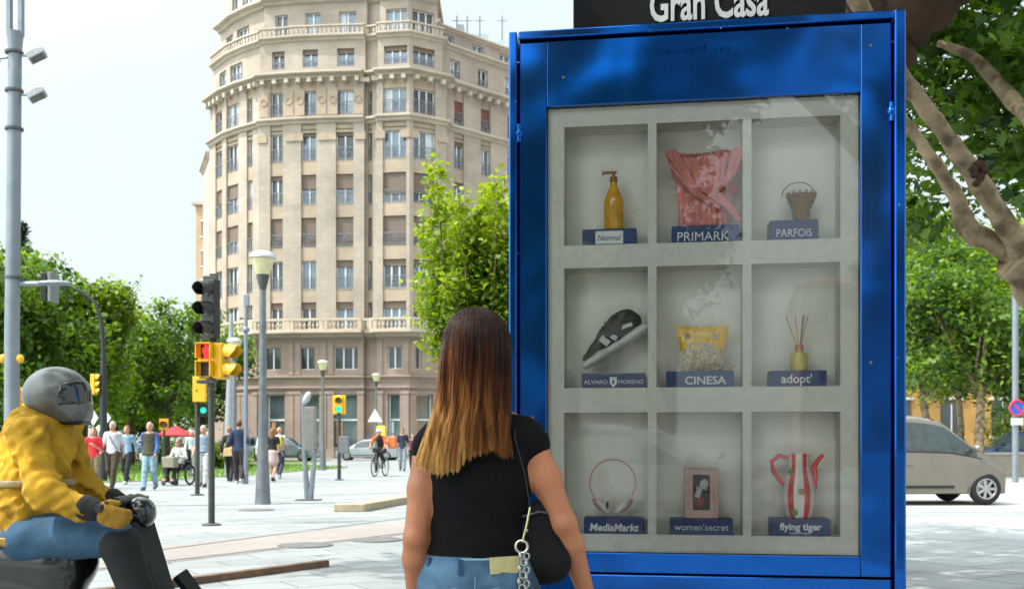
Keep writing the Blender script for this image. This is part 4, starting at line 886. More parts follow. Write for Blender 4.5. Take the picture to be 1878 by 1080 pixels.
# bottle
t = thing('soap_bottle', 'amber pump bottle with yellow-orange liquid, top left niche', 'bottle', kw(BOT[0], .07, BOT[1]), KA)
amb = mat('amber_glass', (.80, .30, .008), .12, 0, .15, 30, coat=.6, col2=(.9, .48, .03)); hb = .20
mb = MB(); mb.lathe([(.0, 0), (.036, .0), (.039, .006), (.039, .105), (.036, .125), (.020, .165), (.014, .18), (.012, .195)], 24); mb.build('bottle_body', amb, t, True)
mb = MB(); mb.lathe([(.014, .19), (.015, .192), (.015, .212), (.006, .215), (.005, .232)], 16); mb.box((-.016, 0, .230), (.055, .012, .009)); mb.box((-.042, 0, .226), (.006, .01, .012)); mb.build('pump', mat('pump_brown', (.30, .13, .02), .4), t, bevel=.001)
mb = MB(); mb.box((0, -.0385, .06), (.03, .003, .06)); mb.build('label_patch', mat('label_amber', (.7, .35, .05), .6), t, bevel=.001)
# pink top
t = thing('pink_blouse', 'sleeveless draped pink pleated blouse with a dark red rosette, top middle niche', 'clothing', kw(TOP[0], .075, TOP[1]), KA)
pk = mat('pink_fabric', (.72, .25, .23), .85, var=.22, scale=30, stretch=(1, 1, .15), bump=.5, bscale=60); pk2 = mat('rosette_red', (.42, .05, .05), .8, var=.3, scale=40)
zH = kz(266, TOP[0])-TOP[1]; k_ = zH/.31; mb = MB(); V = []; F = []; NU, NV = 60, 24
for j in range(NV+1):
    v = j/NV; wl = lerp([0, .3, .55, 1], [-.092, -.092, -.105, -.145], v); wr = lerp([0, .3, .55, 1], [.100, .105, .115, .135], v)
    for i in range(NU+1):
        q = i/NU; x = wl+(wr-wl)*q; z = v*zH*(1-.0*math.sin(q*math.pi)*(v > .9)); z -= (.02*math.exp(-((q-.45)/.35)**2)) if v > .95 else 0
        V.append((x, -.035*math.sin(math.pi*q)-.004*math.sin(q*62+.8*math.sin(v*5)), z))
for j in range(NV):
    for i in range(NU): a = j*(NU+1)+i; F.append((a, a+1, a+NU+2, a+NU+1))
mb.add(V, F); o = mb.build('cloth', pk, t, True, None); sm = o.modifiers.new('thickness', 'SOLIDIFY'); sm.thickness = .004
for k2, (pa, pb, pc) in enumerate([((-.14, zH*.98), (-.06, zH*.55), (.03, zH*.38)), ((.12, zH*.98), (.09, zH*.62), (.0, zH*.30)), ((-.13, zH*.8), (-.04, zH*.42), (.06, zH*.2)), ((.03, zH*.4), (.09, zH*.22), (.13, zH*.05))]):
    mb = MB()
    for s_ in range(4):
        o_ = s_*.011; pts = [(pa[0]+o_, -.035-.004*s_, pa[1]), ((pa[0]+pb[0])/2+o_*.9, -.05, (pa[1]+pb[1])/2-.005), (pb[0]+o_*.7, -.05, pb[1]), ((pb[0]+pc[0])/2+o_*.5, -.052, (pb[1]+pc[1])/2), (pc[0]+o_*.4, -.048, pc[1])]; mb.tube(pts, [.006, .0075, .007, .007, .004], 7)
    mb.build('drape', pk, t, True)
for (cx, cz_, n_, r0) in ((.125, zH*.78, 22, .03), (.12, zH*.45, 8, .018)):
    mb = MB()
    for i in range(n_):
        a = i*2.4; r = .0055*math.sqrt(i)*r0/.03*1.2; mb.sphere((cx+r*math.cos(a), -.035-.01*(1-i/n_), cz_+r*math.sin(a)*1.1), (.011, .005, .008), 8, 6, (rr.uniform(-.6, .6), a, rr.uniform(-.6, .6)))
    mb.build('rosette', pk2, t, True)
# basket
t = thing('wicker_basket', 'small brown wicker basket with tall thin arched handle, top right niche', 'basket', kw(BSK[0], .07, BSK[1]), KA)
wk = mat('wicker', (.36, .17, .03), .7, var=.4, scale=90, bump=.9, bscale=160)
mb = MB(); mb.lathe([(.0, 0), (.032, 0), (.030, .02), (.035, .05), (.052, .085), (.056, .10), (.050, .102), (.046, .086)], 28)
for r_, z in ((.031, .03), (.037, .055), (.046, .075), (.055, .1)): mb.torus((0, 0, z), r_, .003, 28, 6, 'z')
mb.build('basket_body', wk, t, True)
mb = MB()
for i in range(14): a = i*2*math.pi/14; mb.sphere((.054*math.cos(a), .054*math.sin(a), .108), .006, 6, 5)
mb.build('scalloped_rim', mat('wicker_pale', (.5, .4, .25), .8), t, True); mb = MB(); mb.torus((-.01, 0, .10), .062, .0022, 24, 6, 'y', 0, math.pi, 1.0, .85); mb.build('handle', wk, t, True)
# sneaker
t = thing('sneaker', 'black and white sneaker balanced toe-down at a slant, middle left niche', 'shoe', kw(SNK[0], .07, SNK[1]), KA)
Ls = .245; T_ = Matrix.Translation((-.118, 0, .016))@Matrix.Rotation(-R(31), 4, 'Y')@Matrix.Scale(1.2, 4)
def sh_(s, name, m, h=.0035):
    V, F = s.mesh(h); V = (np.c_[V, np.ones(len(V))]@np.array(T_).T)[:, :3]; return mkobj(name, V, F, m, t, True, None, None)
s = SDF(.012); s.path([(.012, 0, .012), (.07, -.003, .012), (.13, 0, .012), (.235, 0, .016)], [.014, .017, .015, .018], fy=2.1); s.cut((0, 0, .03), (0, 0, 1)); sh_(s, 'sole', mat('sole_white', (.75, .76, .70), .7, bump=.2, bscale=80))
s = SDF(.02); s.path([(.025, 0, .03), (.07, 0, .037), (.12, 0, .055), (.16, 0, .065)], [.014, .022, .030, .034], fy=1.1); s.path([(.16, 0, .06), (.215, 0, .055)], [.034, .030], fy=1.0); s.ell((.19, 0, .085), (.04, .026, .022)); s.cut((0, 0, .022), (0, 0, -1)); s.cut((.155, 0, .115), (.15, 0, 1)); up = sh_(s, 'upper', mat('sneaker_black', (.016, .018, .017), .6, bump=.3, bscale=60))
mb = MB(); mb.T = T_; 
for (x, z, w1, w2, a) in ((.105, .045, .022, .034, -20), (.135, .042, .016, .030, -25), (.185, .05, .05, .012, 12)): mb.box((x, -.034, z), (w1, .006, w2), (0, R(a), 0))
mb.build('side_stripe', mat('sole_white', (.5,) * 3), up, bevel=.002)
mb = MB(); mb.T = T_
for i in range(5): mb.tube([(.075+i*.015, -.016, .062+i*.0085), (.078+i*.015, 0, .068+i*.0085), (.075+i*.015, .016, .062+i*.0085)], .0025, 6)
mb.build('laces', blk, up, True)
# popcorn bag
t = thing('popcorn_bag', 'yellow popcorn bag with popcorn printed and spilling at its base, centre niche', 'bag', kw(POP[0], .07, POP[1]), KA)
yb = mat('bag_yellow', (.90, .52, .006), .3, var=.1, scale=20, bump=.4, bscale=25, coat=.3); pcm = mat('popcorn', (.55, .42, .20), .85, var=.35, scale=60, bump=.6)
hB = kz(595, POP[0])-POP[1]; V = []; F = []; n1, n2 = 24, 16
for sgn in (-1, 1):
    for j in range(n2+1):
        v = j/n2; wz = lerp([0, .1, .5, .9, 1], [.078, .082, .086, .098, .102], v); dz = .022*math.sin(math.pi*min(1, v*1.02))**.5 if 0 < v < 1 else .001
        for i in range(n1+1):
            q = -1+2*i/n1; V.append((q*wz, sgn*(dz*(1-q*q)**.5+.0015*math.sin(q*9+v*7)), v*hB+.003*math.sin(q*24)*(v > .97)))
for s_ in range(2):
    for j in range(n2):
        for i in range(n1): a = s_*(n1+1)*(n2+1)+j*(n1+1)+i; f = (a, a+1, a+n1+2, a+n1+1); F.append(f if s_ == 0 else f[::-1])
mi = [0 if ((i//n1) % n2)/n2 > .48 else 1 for i in range(len(F))]
mkobj('bag_body', V, F, [yb, mat('bag_popcorn_print', (.62, .40, .12), .4, var=.5, scale=90, det=3, col2=(.85, .74, .5))], t, True, mi, None)
text('lettering', 'CORN', .045, mat('bag_print_white', (.6, .6, .58), .5), t, (-.006, -.026, hB*.46), sx=.8, bold=.001)
for (x, z) in ((-.06, hB*.8), (.045, hB*.78)):
    mb = MB(); mb.torus((x, -.024, z), .010, .003, 12, 5); mb.build('printed_ring', MATS['bag_print_white'], t)
mb = MB()
for i in range(46): mb.sphere((rr.gauss(.03, .034), -.035+rr.uniform(-.012, .012), abs(rr.gauss(.008, .012))+.004), (rr.uniform(.005, .009), .006, rr.uniform(.004, .007)), 7, 5, (rr.uniform(0, 3), rr.uniform(0, 3), 0))
mb.build('spilled_popcorn', pcm, t, True)
# reed diffuser
t = thing('reed_diffuser', 'small yellow-green reed diffuser with thin orange sticks, middle right niche', 'diffuser', kw(DIF[0], .07, DIF[1]), KA)
mb = MB(); mb.lathe([(.0, 0), (.03, 0), (.033, .004), (.034, .055), (.030, .068), (.016, .075), (.013, .085)], 24); mb.build('jar', mat('diffuser_liquid', (.62, .54, .12), .15, coat=.4), t, True)
mb = MB(); mb.lathe([(.015, .08), (.016, .082), (.016, .1), (.012, .102)], 18); mb.build('collar', mat('copper_rose', (.5, .22, .12), .4, .3), t, True)
for (dx, dy) in ((-.05, .0), (-.012, .02), (.014, -.01), (.022, .01), (.034, .0)):
    mb = MB(); mb.tube([(0, 0, .07), (dx, dy, .215)], .0017, 6); mb.build('reed', mat('reed', (.42, .26, .10), .7), t)
# headphones
t = thing('headphones', 'pink and white headphones standing on their ear cups, bottom left niche', 'headphones', kw(HDP[0], .07, HDP[1]), KA)
hp = mat('headphone_pink', (.75, .36, .38), .4); Rb = .092
mb = MB(); mb.torus((0, 0, .135), Rb, .0032, 40, 8, 'y', R(-35), R(215), .98, 1.0); mb.build('headband', hp, t, True)
for sgn in (-1, 1):
    mb = MB(); mb.T = Matrix.Translation((sgn*.036, -.01, .043))@Matrix.Rotation(sgn*R(38), 4, 'Y'); mb.lathe([(0, -.012), (.034, -.012), (.038, -.006), (.038, .006), (.034, .012), (0, .012)], 24) if False else mb.sphere((0, 0, 0), (.017, .034, .042), 20, 12)
    cup = mb.build('ear_cup', mat('headphone_white', (.8, .8, .77), .4), t, True)
    mb = MB(); mb.T = Matrix.Translation((sgn*.058, -.01, .05))@Matrix.Rotation(sgn*R(38), 4, 'Y'); mb.sphere((0, 0, 0), (.012, .024, .032), 16, 10); mb.build('outer_shell', hp, cup, True)
mb = MB(); mb.sphere((-.018, -.042, .05), (.005, .006, .015), 10, 8); mb.build('ear_opening', blk, t, True)
# pink box
t = thing('framed_box', 'pale pink gift box with a dark window picture in white and red, bottom middle niche', 'box', kw(BXP[0], .075, BXP[1]), KA)
hB = kz(858, BXP[0])-BXP[1]; wB = ku(1318)-ku(1255); pkb = mat('box_pink', (.70, .44, .38), .6); mb = MB()
mb.box((0, 0, hB/2), (wB, .07, hB)); mb.build('box_body', pkb, t, bevel=.002)
mb = MB(); 
for (x, z, sx_, sz_) in ((-wB/2+.008, hB/2, .014, hB-.006), (wB/2-.008, hB/2, .014, hB-.006), (0, hB-.008, wB-.032, .012), (0, .008, wB-.032, .012)): mb.box((x, -.037, z), (sx_, .006, sz_))
mb.build('raised_rim', pkb, t, bevel=.001)
mb = MB(); mb.box((.0, -.0362, hB*.52), (wB*.50, .003, hB*.70)); pc = mb.build('dark_window', mat('picture_black', (.02, .015, .015), .3), t)
mb = MB(); mb.sphere((.01, -.039, hB*.68), (.016, .003, .02), 10, 8, (0, .4, 0)); mb.box((-.012, -.039, hB*.5), (.02, .003, .035), (0, .3, 0)); mb.tube([(-.02, -.039, hB*.62), (.022, -.039, hB*.58)], .005, 6); mb.build('white_shapes', mat('picture_white', (.6, .6, .6), .6), pc, True)
mb = MB(); mb.sphere((-.006, -.039, hB*.33), (.02, .003, .018), 10, 8); mb.build('red_shape', mat('picture_red', (.35, .08, .05), .6), pc, True)
# jug
t = thing('striped_jug', 'white jug with red vertical stripes, green spots, looped handle and red spout, bottom right niche', 'jug', kw(JUG[0], .072, JUG[1]), KA)
hJ = kz(832, JUG[0])-JUG[1]; jw = mat('jug_cream', (.82, .78, .68), .25, coat=.5); jr = mat('jug_red', (.75, .012, .015), .25, coat=.5); k = hJ/.25
prof = [(0, 0), (.045, 0), (.052, .01), (.061, .05), (.064, .09), (.058, .13), (.046, .17), (.040, .2), (.041, .235), (.044, .25)]
prof = [(a, b*k) for a, b in prof]; N = 60; V = []; F = []; mi = []
pz = np.linspace(0, hJ, 26); pr = [lerp([b for a, b in prof[1:]], [a for a, b in prof[1:]], z) for z in pz]
for r_, z in zip(pr, pz):
    for j in range(N): q = 2*math.pi*j/N; V.append((r_*math.cos(q), r_*math.sin(q)*.85, z))
for i in range(len(pz)-1):
    for j in range(N): F.append((i*N+j, i*N+(j+1) % N, (i+1)*N+(j+1) % N, (i+1)*N+j)); mi.append(1 if (j+3) % 10 in (0, 1, 2, 3) else 0)
F.append(tuple(range(N-1, -1, -1))); mi.append(0); mkobj('jug_body', V, F, [jw, jr], t, True, mi, None)
mb = MB(); mb.tube([(-.040, 0, hJ*.93), (-.075, 0, hJ*.97), (-.103, 0, hJ*.88), (-.095, 0, hJ*.72), (-.07, 0, hJ*.58), (-.054, 0, hJ*.52)], [.008, .009, .009, .009, .009, .008], 10); mb.build('handle', jr, t, True)
mb = MB(); mb.tube([(.058, 0, hJ*.45), (.062, 0, hJ*.62), (.055, 0, hJ*.78), (.07, 0, hJ*.9), (.09, 0, hJ*.985)], [.008, .011, .011, .009, .007], 10); mb.build('spout', jr, t, True)
for (x, z, m) in ((-.03, hJ*.72, 'jug_green'), (.005, hJ*.42, 'jug_ochre'), (-.02, hJ*.10, 'jug_green'), (.048, hJ*.75, 'jug_ochre')):
    mb = MB(); rr_ = lerp(list(pz), pr, z); y = -.85*math.sqrt(max(0, rr_**2-x*x)); mb.sphere((x, y, z), (.013, .005, .013), 12, 8); mb.build('spot', mat('jug_green', (.12, .30, .04), .3) if m == 'jug_green' else mat('jug_ochre', (.5, .25, .04), .3), t, True)
# ------------------------------------------------------------ people
skin_l = mat('skin_light', (.48, .25, .17), .55, var=.08, scale=12); skin_t = mat('skin_tan', (.40, .145, .066), .5, var=.14, scale=9, bump=.12, bscale=90)
def cloth(name, c, var=.2, sc_=6): return mat('cloth_'+name, c, .9, var=var, scale=sc_, bump=.25, bscale=28)
def hairm(name, c): return mat('hair_'+name, c, .5, var=.35, scale=50, stretch=(1, 1, .1))
def wrink(a, f):
    return lambda X, Y, Z: (a*np.sin(X*f+3*np.sin(Z*f*.45))*np.sin(Z*f*1.3+2*np.sin(X*f*.6+Y*f))).astype(np.float32)
def V3(*a): return np.array(a, float)
def hand(s, el, wr, side, sc_, curl=.35, fwd=V3(0, 1, 0), r=.0085):
    d = (wr-el); d /= np.linalg.norm(d); inn = V3(-side, 0, 0); inn = inn-d*(inn@d); inn /= np.linalg.norm(inn)+1e-9; ac = np.cross(d, inn); ac /= np.linalg.norm(ac)
    if ac@fwd < 0: ac = -ac
    pc = wr+d*.045*sc_; s.cone(wr, pc, .023*sc_, .026*sc_, k=.012); s.cone(pc-ac*.018*sc_, pc+ac*.02*sc_, .018*sc_, .018*sc_, k=.012)
    for i, L in enumerate((.068, .078, .073, .058)):
        b = wr+d*.075*sc_+ac*(.027-.018*i)*sc_; m = b+(d*math.cos(curl*.6)+inn*math.sin(curl*.6))*L*.5*sc_; e = m+(d*math.cos(curl*2)+inn*math.sin(curl*2))*L*.5*sc_
        s.cone(wr+d*.045*sc_+ac*(.02-.014*i)*sc_, b, r*1.2*sc_, r*1.1*sc_, k=.004); s.cone(b, m, r*1.05*sc_, r*.95*sc_, k=.003); s.cone(m, e, r*.95*sc_, r*.8*sc_, k=.003)
    b = wr+d*.02*sc_+ac*.022*sc_; m = b+(d*.6+ac*.6+inn*.3)*.04*sc_; e = m+(d*.85+ac*.15+inn*.4)*.03*sc_; s.cone(b, m, .0115*sc_, .0095*sc_, k=.004); s.cone(m, e, .0095*sc_, .0078*sc_, k=.003)
def joints(s, st=1.0, swing=.2, lf='L', wide=1.0, J=None):
    j = dict(pel=V3(0, 0, .95), waist=V3(0, .0, 1.08), chest=V3(0, 0, 1.32), neck=V3(0, -.005, 1.47), head=V3(0, .02, 1.635))
    for side, n in ((-1, 'L'), (1, 'R')):
        f = 1 if n == lf else -1
        j['sh'+n] = V3(side*.165*wide, 0, 1.415); j['el'+n] = V3(side*.215*wide, -.04-f*swing*.5, 1.14); j['wr'+n] = V3(side*.225*wide, .06-f*swing, .91)
        j['hip'+n] = V3(side*.085, 0, .91)
        j['kn'+n] = V3(side*.09, .17*st, .50) if f > 0 else V3(side*.09, .05*st, .49); j['an'+n] = V3(side*.09, .27*st, .085) if f > 0 else V3(side*.09, -.26*st, .15 if st > .4 else .085)
        j['toe'+n] = j['an'+n]+(V3(0, .15, -.045) if f > 0 or st <= .4 else V3(0, .12, -.10))
    for k in j: j[k] = j[k]*s
    if J: j.update({k: np.array(v, float) for k, v in J.items()})
    return j
def limb_parts(s, j, sc_, fat, what, g=0.0, arm=1.0, head=True, hands=True, r=1.0):
    f = fat*sc_
    if 'torso' in what:
        c, w_, p = j['chest'], j['waist'], j['pel']
        s.cone(c+(j['neck']-c)*.25, w_, .135*f, .115*f, .66, k=.05*sc_); s.cone(w_, p, .115*f, .135*f, .72, k=.05*sc_); s.cone(j['shL']*.8+j['shR']*.2, j['shR']*.8+j['shL']*.2, .058*sc_, .058*sc_, k=.05*sc_)
        s.cone((j['neck']+c)/2, j['neck'], .07*sc_, .055*sc_, k=.04*sc_)
    if 'hips' in what:
        s.cone(j['waist']*.35+j['pel']*.65, j['pel'], .122*f, .135*f, .74, k=.04*sc_); s.cone(j['hipL'], j['hipR'], .088*f, .088*f, k=.03*sc_)
    for n, side in (('L', -1), ('R', 1)):
        if 'arms' in what:
            a, e, w_ = j['sh'+n], j['el'+n], j['wr'+n]
            if arm <= 1: e2 = a+(e-a)*arm; s.cone(a, e2, .050*sc_*r, (.05-.011*arm)*sc_*r, k=.03*sc_)
            else: s.cone(a, e, .050*sc_*r, .039*sc_*r, k=.03*sc_); s.cone(e, e+(w_-e)*(arm-1), .038*sc_*r, (.038-.012*(arm-1))*sc_*r, k=.015)
            if hands and arm >= 2: hand(s, e, w_, side, sc_, j.get('curl', .4) if not isinstance(j.get('curl'), np.ndarray) else float(j['curl']))
        if 'legs' in what:
            h_, k_, a = j['hip'+n], j['kn'+n], j['an'+n]
            s.cone(h_, k_, .086*f*r, .055*sc_*r, k=.02*sc_); m = k_+(a-k_)*.35; s.cone(k_, m, .054*sc_*r, .052*sc_*r, k=.02*sc_); s.cone(m, a, .052*sc_*r, .036*sc_*r*(1.25 if r > 1 else 1), k=.02*sc_)
        if 'feet' in what:
            a, t_ = j['an'+n], j['toe'+n]; s.cone(a+V3(0, -.03, -.03)*sc_, a+(t_-a)*.6, .036*sc_, .036*sc_, k=.02); s.cone(a+(t_-a)*.5, t_, .034*sc_, .026*sc_, k=.02)
    if 'head' in what:
        h_ = j['head']; q = sc_*j.get('hs', 1.0) if not isinstance(j.get('hs'), np.ndarray) else sc_*float(j['hs'])
        s.cone(j['neck'], h_+V3(0, -.01, -.06)*q, .052*sc_, .050*sc_, k=.02); s.ell(h_, (.076*q, .095*q, .110*q), k=.02); s.ell(h_+V3(0, .035, -.065)*q, (.052*q, .055*q, .055*q), k=.03)
        s.cone(h_+V3(0, .085, .0)*q, h_+V3(0, .108, -.03)*q, .009*q, .013*q, k=.012)
        for sd_ in (-1, 1): s.ell(h_+V3(sd_*.078, -.005, -.015)*q, (.010*q, .02*q, .03*q), k=.006)
        s.ell(h_+V3(0, .085, -.065)*q, (.022*q, .012*q, .010*q), k=.01)
def face(t, j, sc_, glasses=False):
    h_ = j['head']; q = sc_; mb = MB()
    for s_ in (-1, 1): mb.sphere(tuple(h_+V3(s_*.031, .083, .008)*q), (.014*q, .008*q, .008*q), 8, 6)
    mb.build('eyes', blk, t, True)
    mb = MB(); mb.sphere(tuple(h_+V3(0, .098, -.065)*q), (.022*q, .004*q, .005*q), 8, 6); mb.build('mouth', mat('lips', (.35, .1, .08), .5), t, True)
    if glasses:
        mb = MB()
        for s_ in (-1, 1): mb.sphere(tuple(h_+V3(s_*.034, .098, .008)*q), (.028*q, .006*q, .022*q), 10, 8); mb.tube([tuple(h_+V3(s_*.06, .09, .012)*q), tuple(h_+V3(s_*.08, .0, .01)*q)], .003, 5)
        mb.build('sunglasses', blk, t, True)
def hair(t, j, sc_, m, kind, h):
    hd = j['head']; s = SDF(.02); q = sc_
    s.ell(hd+V3(0, -.012, .018)*q, (.085*q, .100*q, .106*q), k=.02)
    if kind == 'bald': s.cut(hd+V3(0, .0, .02)*q, (0, .45, .9))
    else: s.cut(hd+V3(0, .055, .03)*q, (0, .86, -.5))
    if kind != 'long': s.cut(hd+V3(0, -.03, -.055)*q, (0, .5, -1))
    o = s.build('hair', m, t, h)
    if kind == 'long':
        s = SDF(.03); s.cone(hd+V3(-.045, -.045, -.01)*q, hd+V3(-.07, -.05, -.20)*q, .05*q, .04*q); s.cone(hd+V3(.045, -.045, -.01)*q, hd+V3(.07, -.05, -.20)*q, .05*q, .04*q); s.cone(hd+V3(0, -.06, .0)*q, hd+V3(0, -.075, -.24)*q, .06*q, .05*q); s.build('hair_lengths', m, t, h)
def person(label, loc, rz, H, top, bottom, shoes, hairc, sleeve=.6, hk='short', st=1.0, swing=.2, lf='L', fat=1.0, J=None, skin=None, group='people walking on the plaza', h=.011, legs='long', hem=.90, glasses=False, topname='shirt', wide=1.0, faceit=True):
    sc_ = H/1.75; j = joints(sc_, st, swing, lf, wide, J); t = thing('person', label, 'person', loc, rz, group); skin = skin or skin_l
    s = SDF(.02); limb_parts(s, j, sc_, fat, ('torso', 'hips', 'arms', 'legs', 'feet', 'head'), arm=2.0); s.build('body', skin, t, h)
    s = SDF(.02); limb_parts(s, j, sc_, fat, ('torso', 'arms', 'hips'), arm=sleeve, hands=False, r=1.05); s = s.grow(.014*sc_); s.noise = wrink(.004, 26)
    pz_ = j['pel'][2]+(hem-.95)*sc_ if J is None or 'hemz' not in J else float(J['hemz'])
    s.cut((0, 0, pz_), (0, 0, -1)); s.cut(j['neck']+V3(0, 0, .012)*sc_, (0, .35, 1)); s.build(topname, top, t, h)
    s = SDF(.02)
    if legs == 'skirt':
        s.cone(j['waist'], j['pel'], .12*sc_, .15*sc_, .8); s.cone(j['pel'], j['pel']*.45+(j['knL']+j['knR'])*.275, .15*sc_, .19*sc_, .8); s.cut((0, 0, j['knL'][2]+.02), (0, 0, -1)); s.cut((0, 0, pz_+.06), (0, 0, 1)); s = s.grow(.008); nm = 'skirt'
    else:
        limb_parts(s, j, sc_, fat, ('hips', 'legs'), r=1.12); s = s.grow(.012*sc_); s.noise = wrink(.004, 22); nm = 'trousers'
        if J is None: s.cut((0, 0, 1.03*sc_), (0, 0, 1)); s.cut((0, 0, (.09 if legs == 'long' else .42)*sc_), (0, 0, -1))
        if legs == 'shorts': s.cut((0, 0, .48*sc_), (0, 0, -1)) if J is None else None; nm = 'shorts'
    s.build(nm, bottom, t, h)
    s = SDF(.02); limb_parts(s, j, sc_, fat, ('feet',)); s = s.grow(.009); s.build('shoes', shoes, t, h)
    if hk: hair(t, j, sc_, hairc, hk, h)
    if faceit: face(t, j, sc_, glasses)
    return t, j, sc_
blkc = cloth('black', (.014, .014, .016)); brn = cloth('brown', (.055, .04, .025)); dsh = mat('dark_shoe', (.02, .018, .016), .5); wsh = mat('white_shoe', (.55, .55, .54), .6)
gh = hairm('grey', (.35, .33, .31)); bh_ = hairm('brown', (.09, .04, .02)); dh = hairm('dark', (.02, .014, .01)); blh = hairm('blonde', (.42, .26, .10)); rdh = hairm('auburn', (.20, .08, .03))
TO = math.pi
t, j, q = person('woman in a red blouse and khaki trousers walking towards the viewer, leftmost walker', PG(172, 898), TO+R(6), 1.60, cloth('red', (.62, .02, .035)), cloth('khaki', (.20, .165, .09)), dsh, rdh, .8, 'long', lf='R', J={'elL': V3(-.22, -.02, 1.08)*.914, 'wrL': V3(-.06, .17, 1.24)*.914}, fat=1.0)
t, j, q = person('stout grey-haired man in a pale shirt with dark shoulder strap and dark brown trousers', PG(207, 895), TO, 1.77, cloth('pale_lilac', (.52, .52, .58)), brn, dsh, gh, .85, 'short', fat=1.18, lf='L')
mb = MB(); mb.tube([V3(.12, -.06, 1.44)*q, V3(.05, .115, 1.36)*q, V3(-.06, .13, 1.18)*q, V3(-.16, .08, 1.02)*q, V3(-.1, -.12, 1.1)*q, V3(.12, -.07, 1.44)*q], .012, 6, flat=.6); mb.build('strap', blkc, t, True)
person('woman in an open light denim jacket over black clothes, behind the man with a strap', PG(233, 888), TO-R(5), 1.70, cloth('denim_jacket', (.20, .33, .45)), blkc, wsh, rdh, 1.7, 'short', fat=.95, topname='jacket')
t, j, q = person('grey-haired man in an olive vest over a blue shirt and light jeans, walking', PG(275, 899), TO, 1.74, cloth('blue_shirt', (.035, .09, .25)), cloth('light_jeans', (.22, .33, .42)), mat('blue_shoe', (.04, .06, .1), .6), gh, 1.8, 'bald', fat=1.08, lf='R', st=.7)
s = SDF(.02); limb_parts(s, j, q, 1.08, ('torso', 'hips')); s = s.grow(.027); s.cut((0, 0, .88*q), (0, 0, -1)); s.cut(j['neck'], (0, .2, 1)); s.cut((.02, .05, 1.3), (-1, 1.2, .35)) if False else None; s.build('vest', cloth('olive_vest', (.06, .055, .03)), t, .011)
mb = MB(); mb.sphere(tuple(j['wrR']+V3(.02, .06, -.06)), (.05, .04, .1), 10, 8); mb.build('held_cap', cloth('cream', (.5, .42, .33)), t, True)
t, j, q = person('elderly person in pale grey standing far back by the red parasol', PG(352, 873), TO, 1.66, cloth('pale_grey', (.42, .44, .45)), cloth('grey_trousers', (.25, .26, .27)), dsh, gh, 1.7, st=.2)
t, j, q = person('man in a blue-grey vest and off-white trousers, half hidden between two traffic light poles', PG(373, 893), TO, 1.68, cloth('blue_grey', (.22, .29, .38)), cloth('off_white', (.50, .50, .50)), dsh, gh, .7, fat=1.02, st=.5)
mb = MB(); mb.torus((0, 0, .985*q), .145, .018, 24, 6, 'z', sz=.74); mb.build('belt', dsh, t, True)
person('tall man in a navy jacket and charcoal trousers walking away, hands in front', PG(438, 887), R(4), 1.88, cloth('navy_jacket', (.02, .035, .08)), cloth('charcoal', (.035, .03, .035)), wsh, bh_, 1.9, fat=1.03, wide=1.08, topname='jacket', hem=.86, st=.7, faceit=False, J={'elL': V3(-.25, -.08, 1.14)*1.074, 'wrL': V3(-.17, .14, 1.05)*1.074, 'elR': V3(.25, -.08, 1.14)*1.074, 'wrR': V3(.17, .14, 1.05)*1.074, 'hemz': .94})
t, j, q = person('woman in black with a tan shoulder bag walking away beside the man in navy', PG(421, 883), R(2), 1.70, blkc, blkc, dsh, rdh, 1.8, 'short', fat=.93, st=.9, faceit=False)
bg_ = thing('handbag', 'tan leather shoulder bag hanging at the side of the woman in black', 'bag', PG(421, 883)+Vector((.0, -.16, .78)), R(-15)); mb = MB(); mb.prism([(-.17, 0), (.17, .02), (.15, .30), (-.12, .26)], -.05, .05); mb.build('bag_body', mat('tan_leather', (.45, .30, .14), .6), bg_, bevel=.02); mb = MB(); mb.tube([(-.12, 0, .24), (-.02, .05, .65), (.13, 0, .26)], .01, 6); mb.build('strap', MATS['tan_leather'], bg_, True)
person('woman in a cream cardigan and dark trousers, mostly behind the near lamp post', PG(484, 880), R(8), 1.62, cloth('cream2', (.52, .52, .50)), cloth('darkblue', (.03, .04, .07)), dsh, blh, 1.9, 'long', st=.6, faceit=False)
person('auburn-haired woman in black top and pale pink skirt beside the nearest lamp post', PG(500, 883), R(-10), 1.66, blkc, cloth('pale_pink', (.50, .38, .36)), dsh, rdh, .5, 'long', st=.8, legs='skirt', faceit=False, hem=.98)
t, j, q = person('person with pale cap in white top carrying a yellow backpack, walking away', PG(512, 878), R(-5), 1.72, cloth('white_tee', (.55, .55, .55)), cloth('darkblue', (.03, .04, .07)), wsh, blh, .8, 'short', st=1.0, faceit=False)
bp_ = thing('backpack', 'bright yellow backpack with black straps on the back of a walking person', 'bag', PG(512, 878)+Vector((0, -.23, 1.02)), 0); mb = MB(); mb.sphere((0, .02, .18), (.16, .11, .23), 14, 10); mb.build('bag_body', cloth('yellow_pack', (.70, .58, .02)), bp_, True); mb = MB(); mb.tube([(-.14, .05, 0), (-.15, .02, .3), (-.1, .1, .42)], .018, 6); mb.tube([(.14, .05, 0), (.15, .02, .3), (.1, .1, .42)], .018, 6); mb.build('strap', blkc, bp_, True)
person('man in a dark navy t-shirt and grey jeans walking near the shop windows', PG(738, 864), TO, 1.84, cloth('navy_tee', (.02, .03, .05)), cloth('grey_jeans', (.22, .25, .29)), dsh, dh, .8, 'short', st=.5, glasses=True, h=.014)
person('woman in a dark red top just behind the shoulder of the woman in front', PG(757, 862), TO, 1.62, cloth('wine', (.20, .04, .04)), blkc, dsh, dh, .9, 'long', st=.5, h=.014)
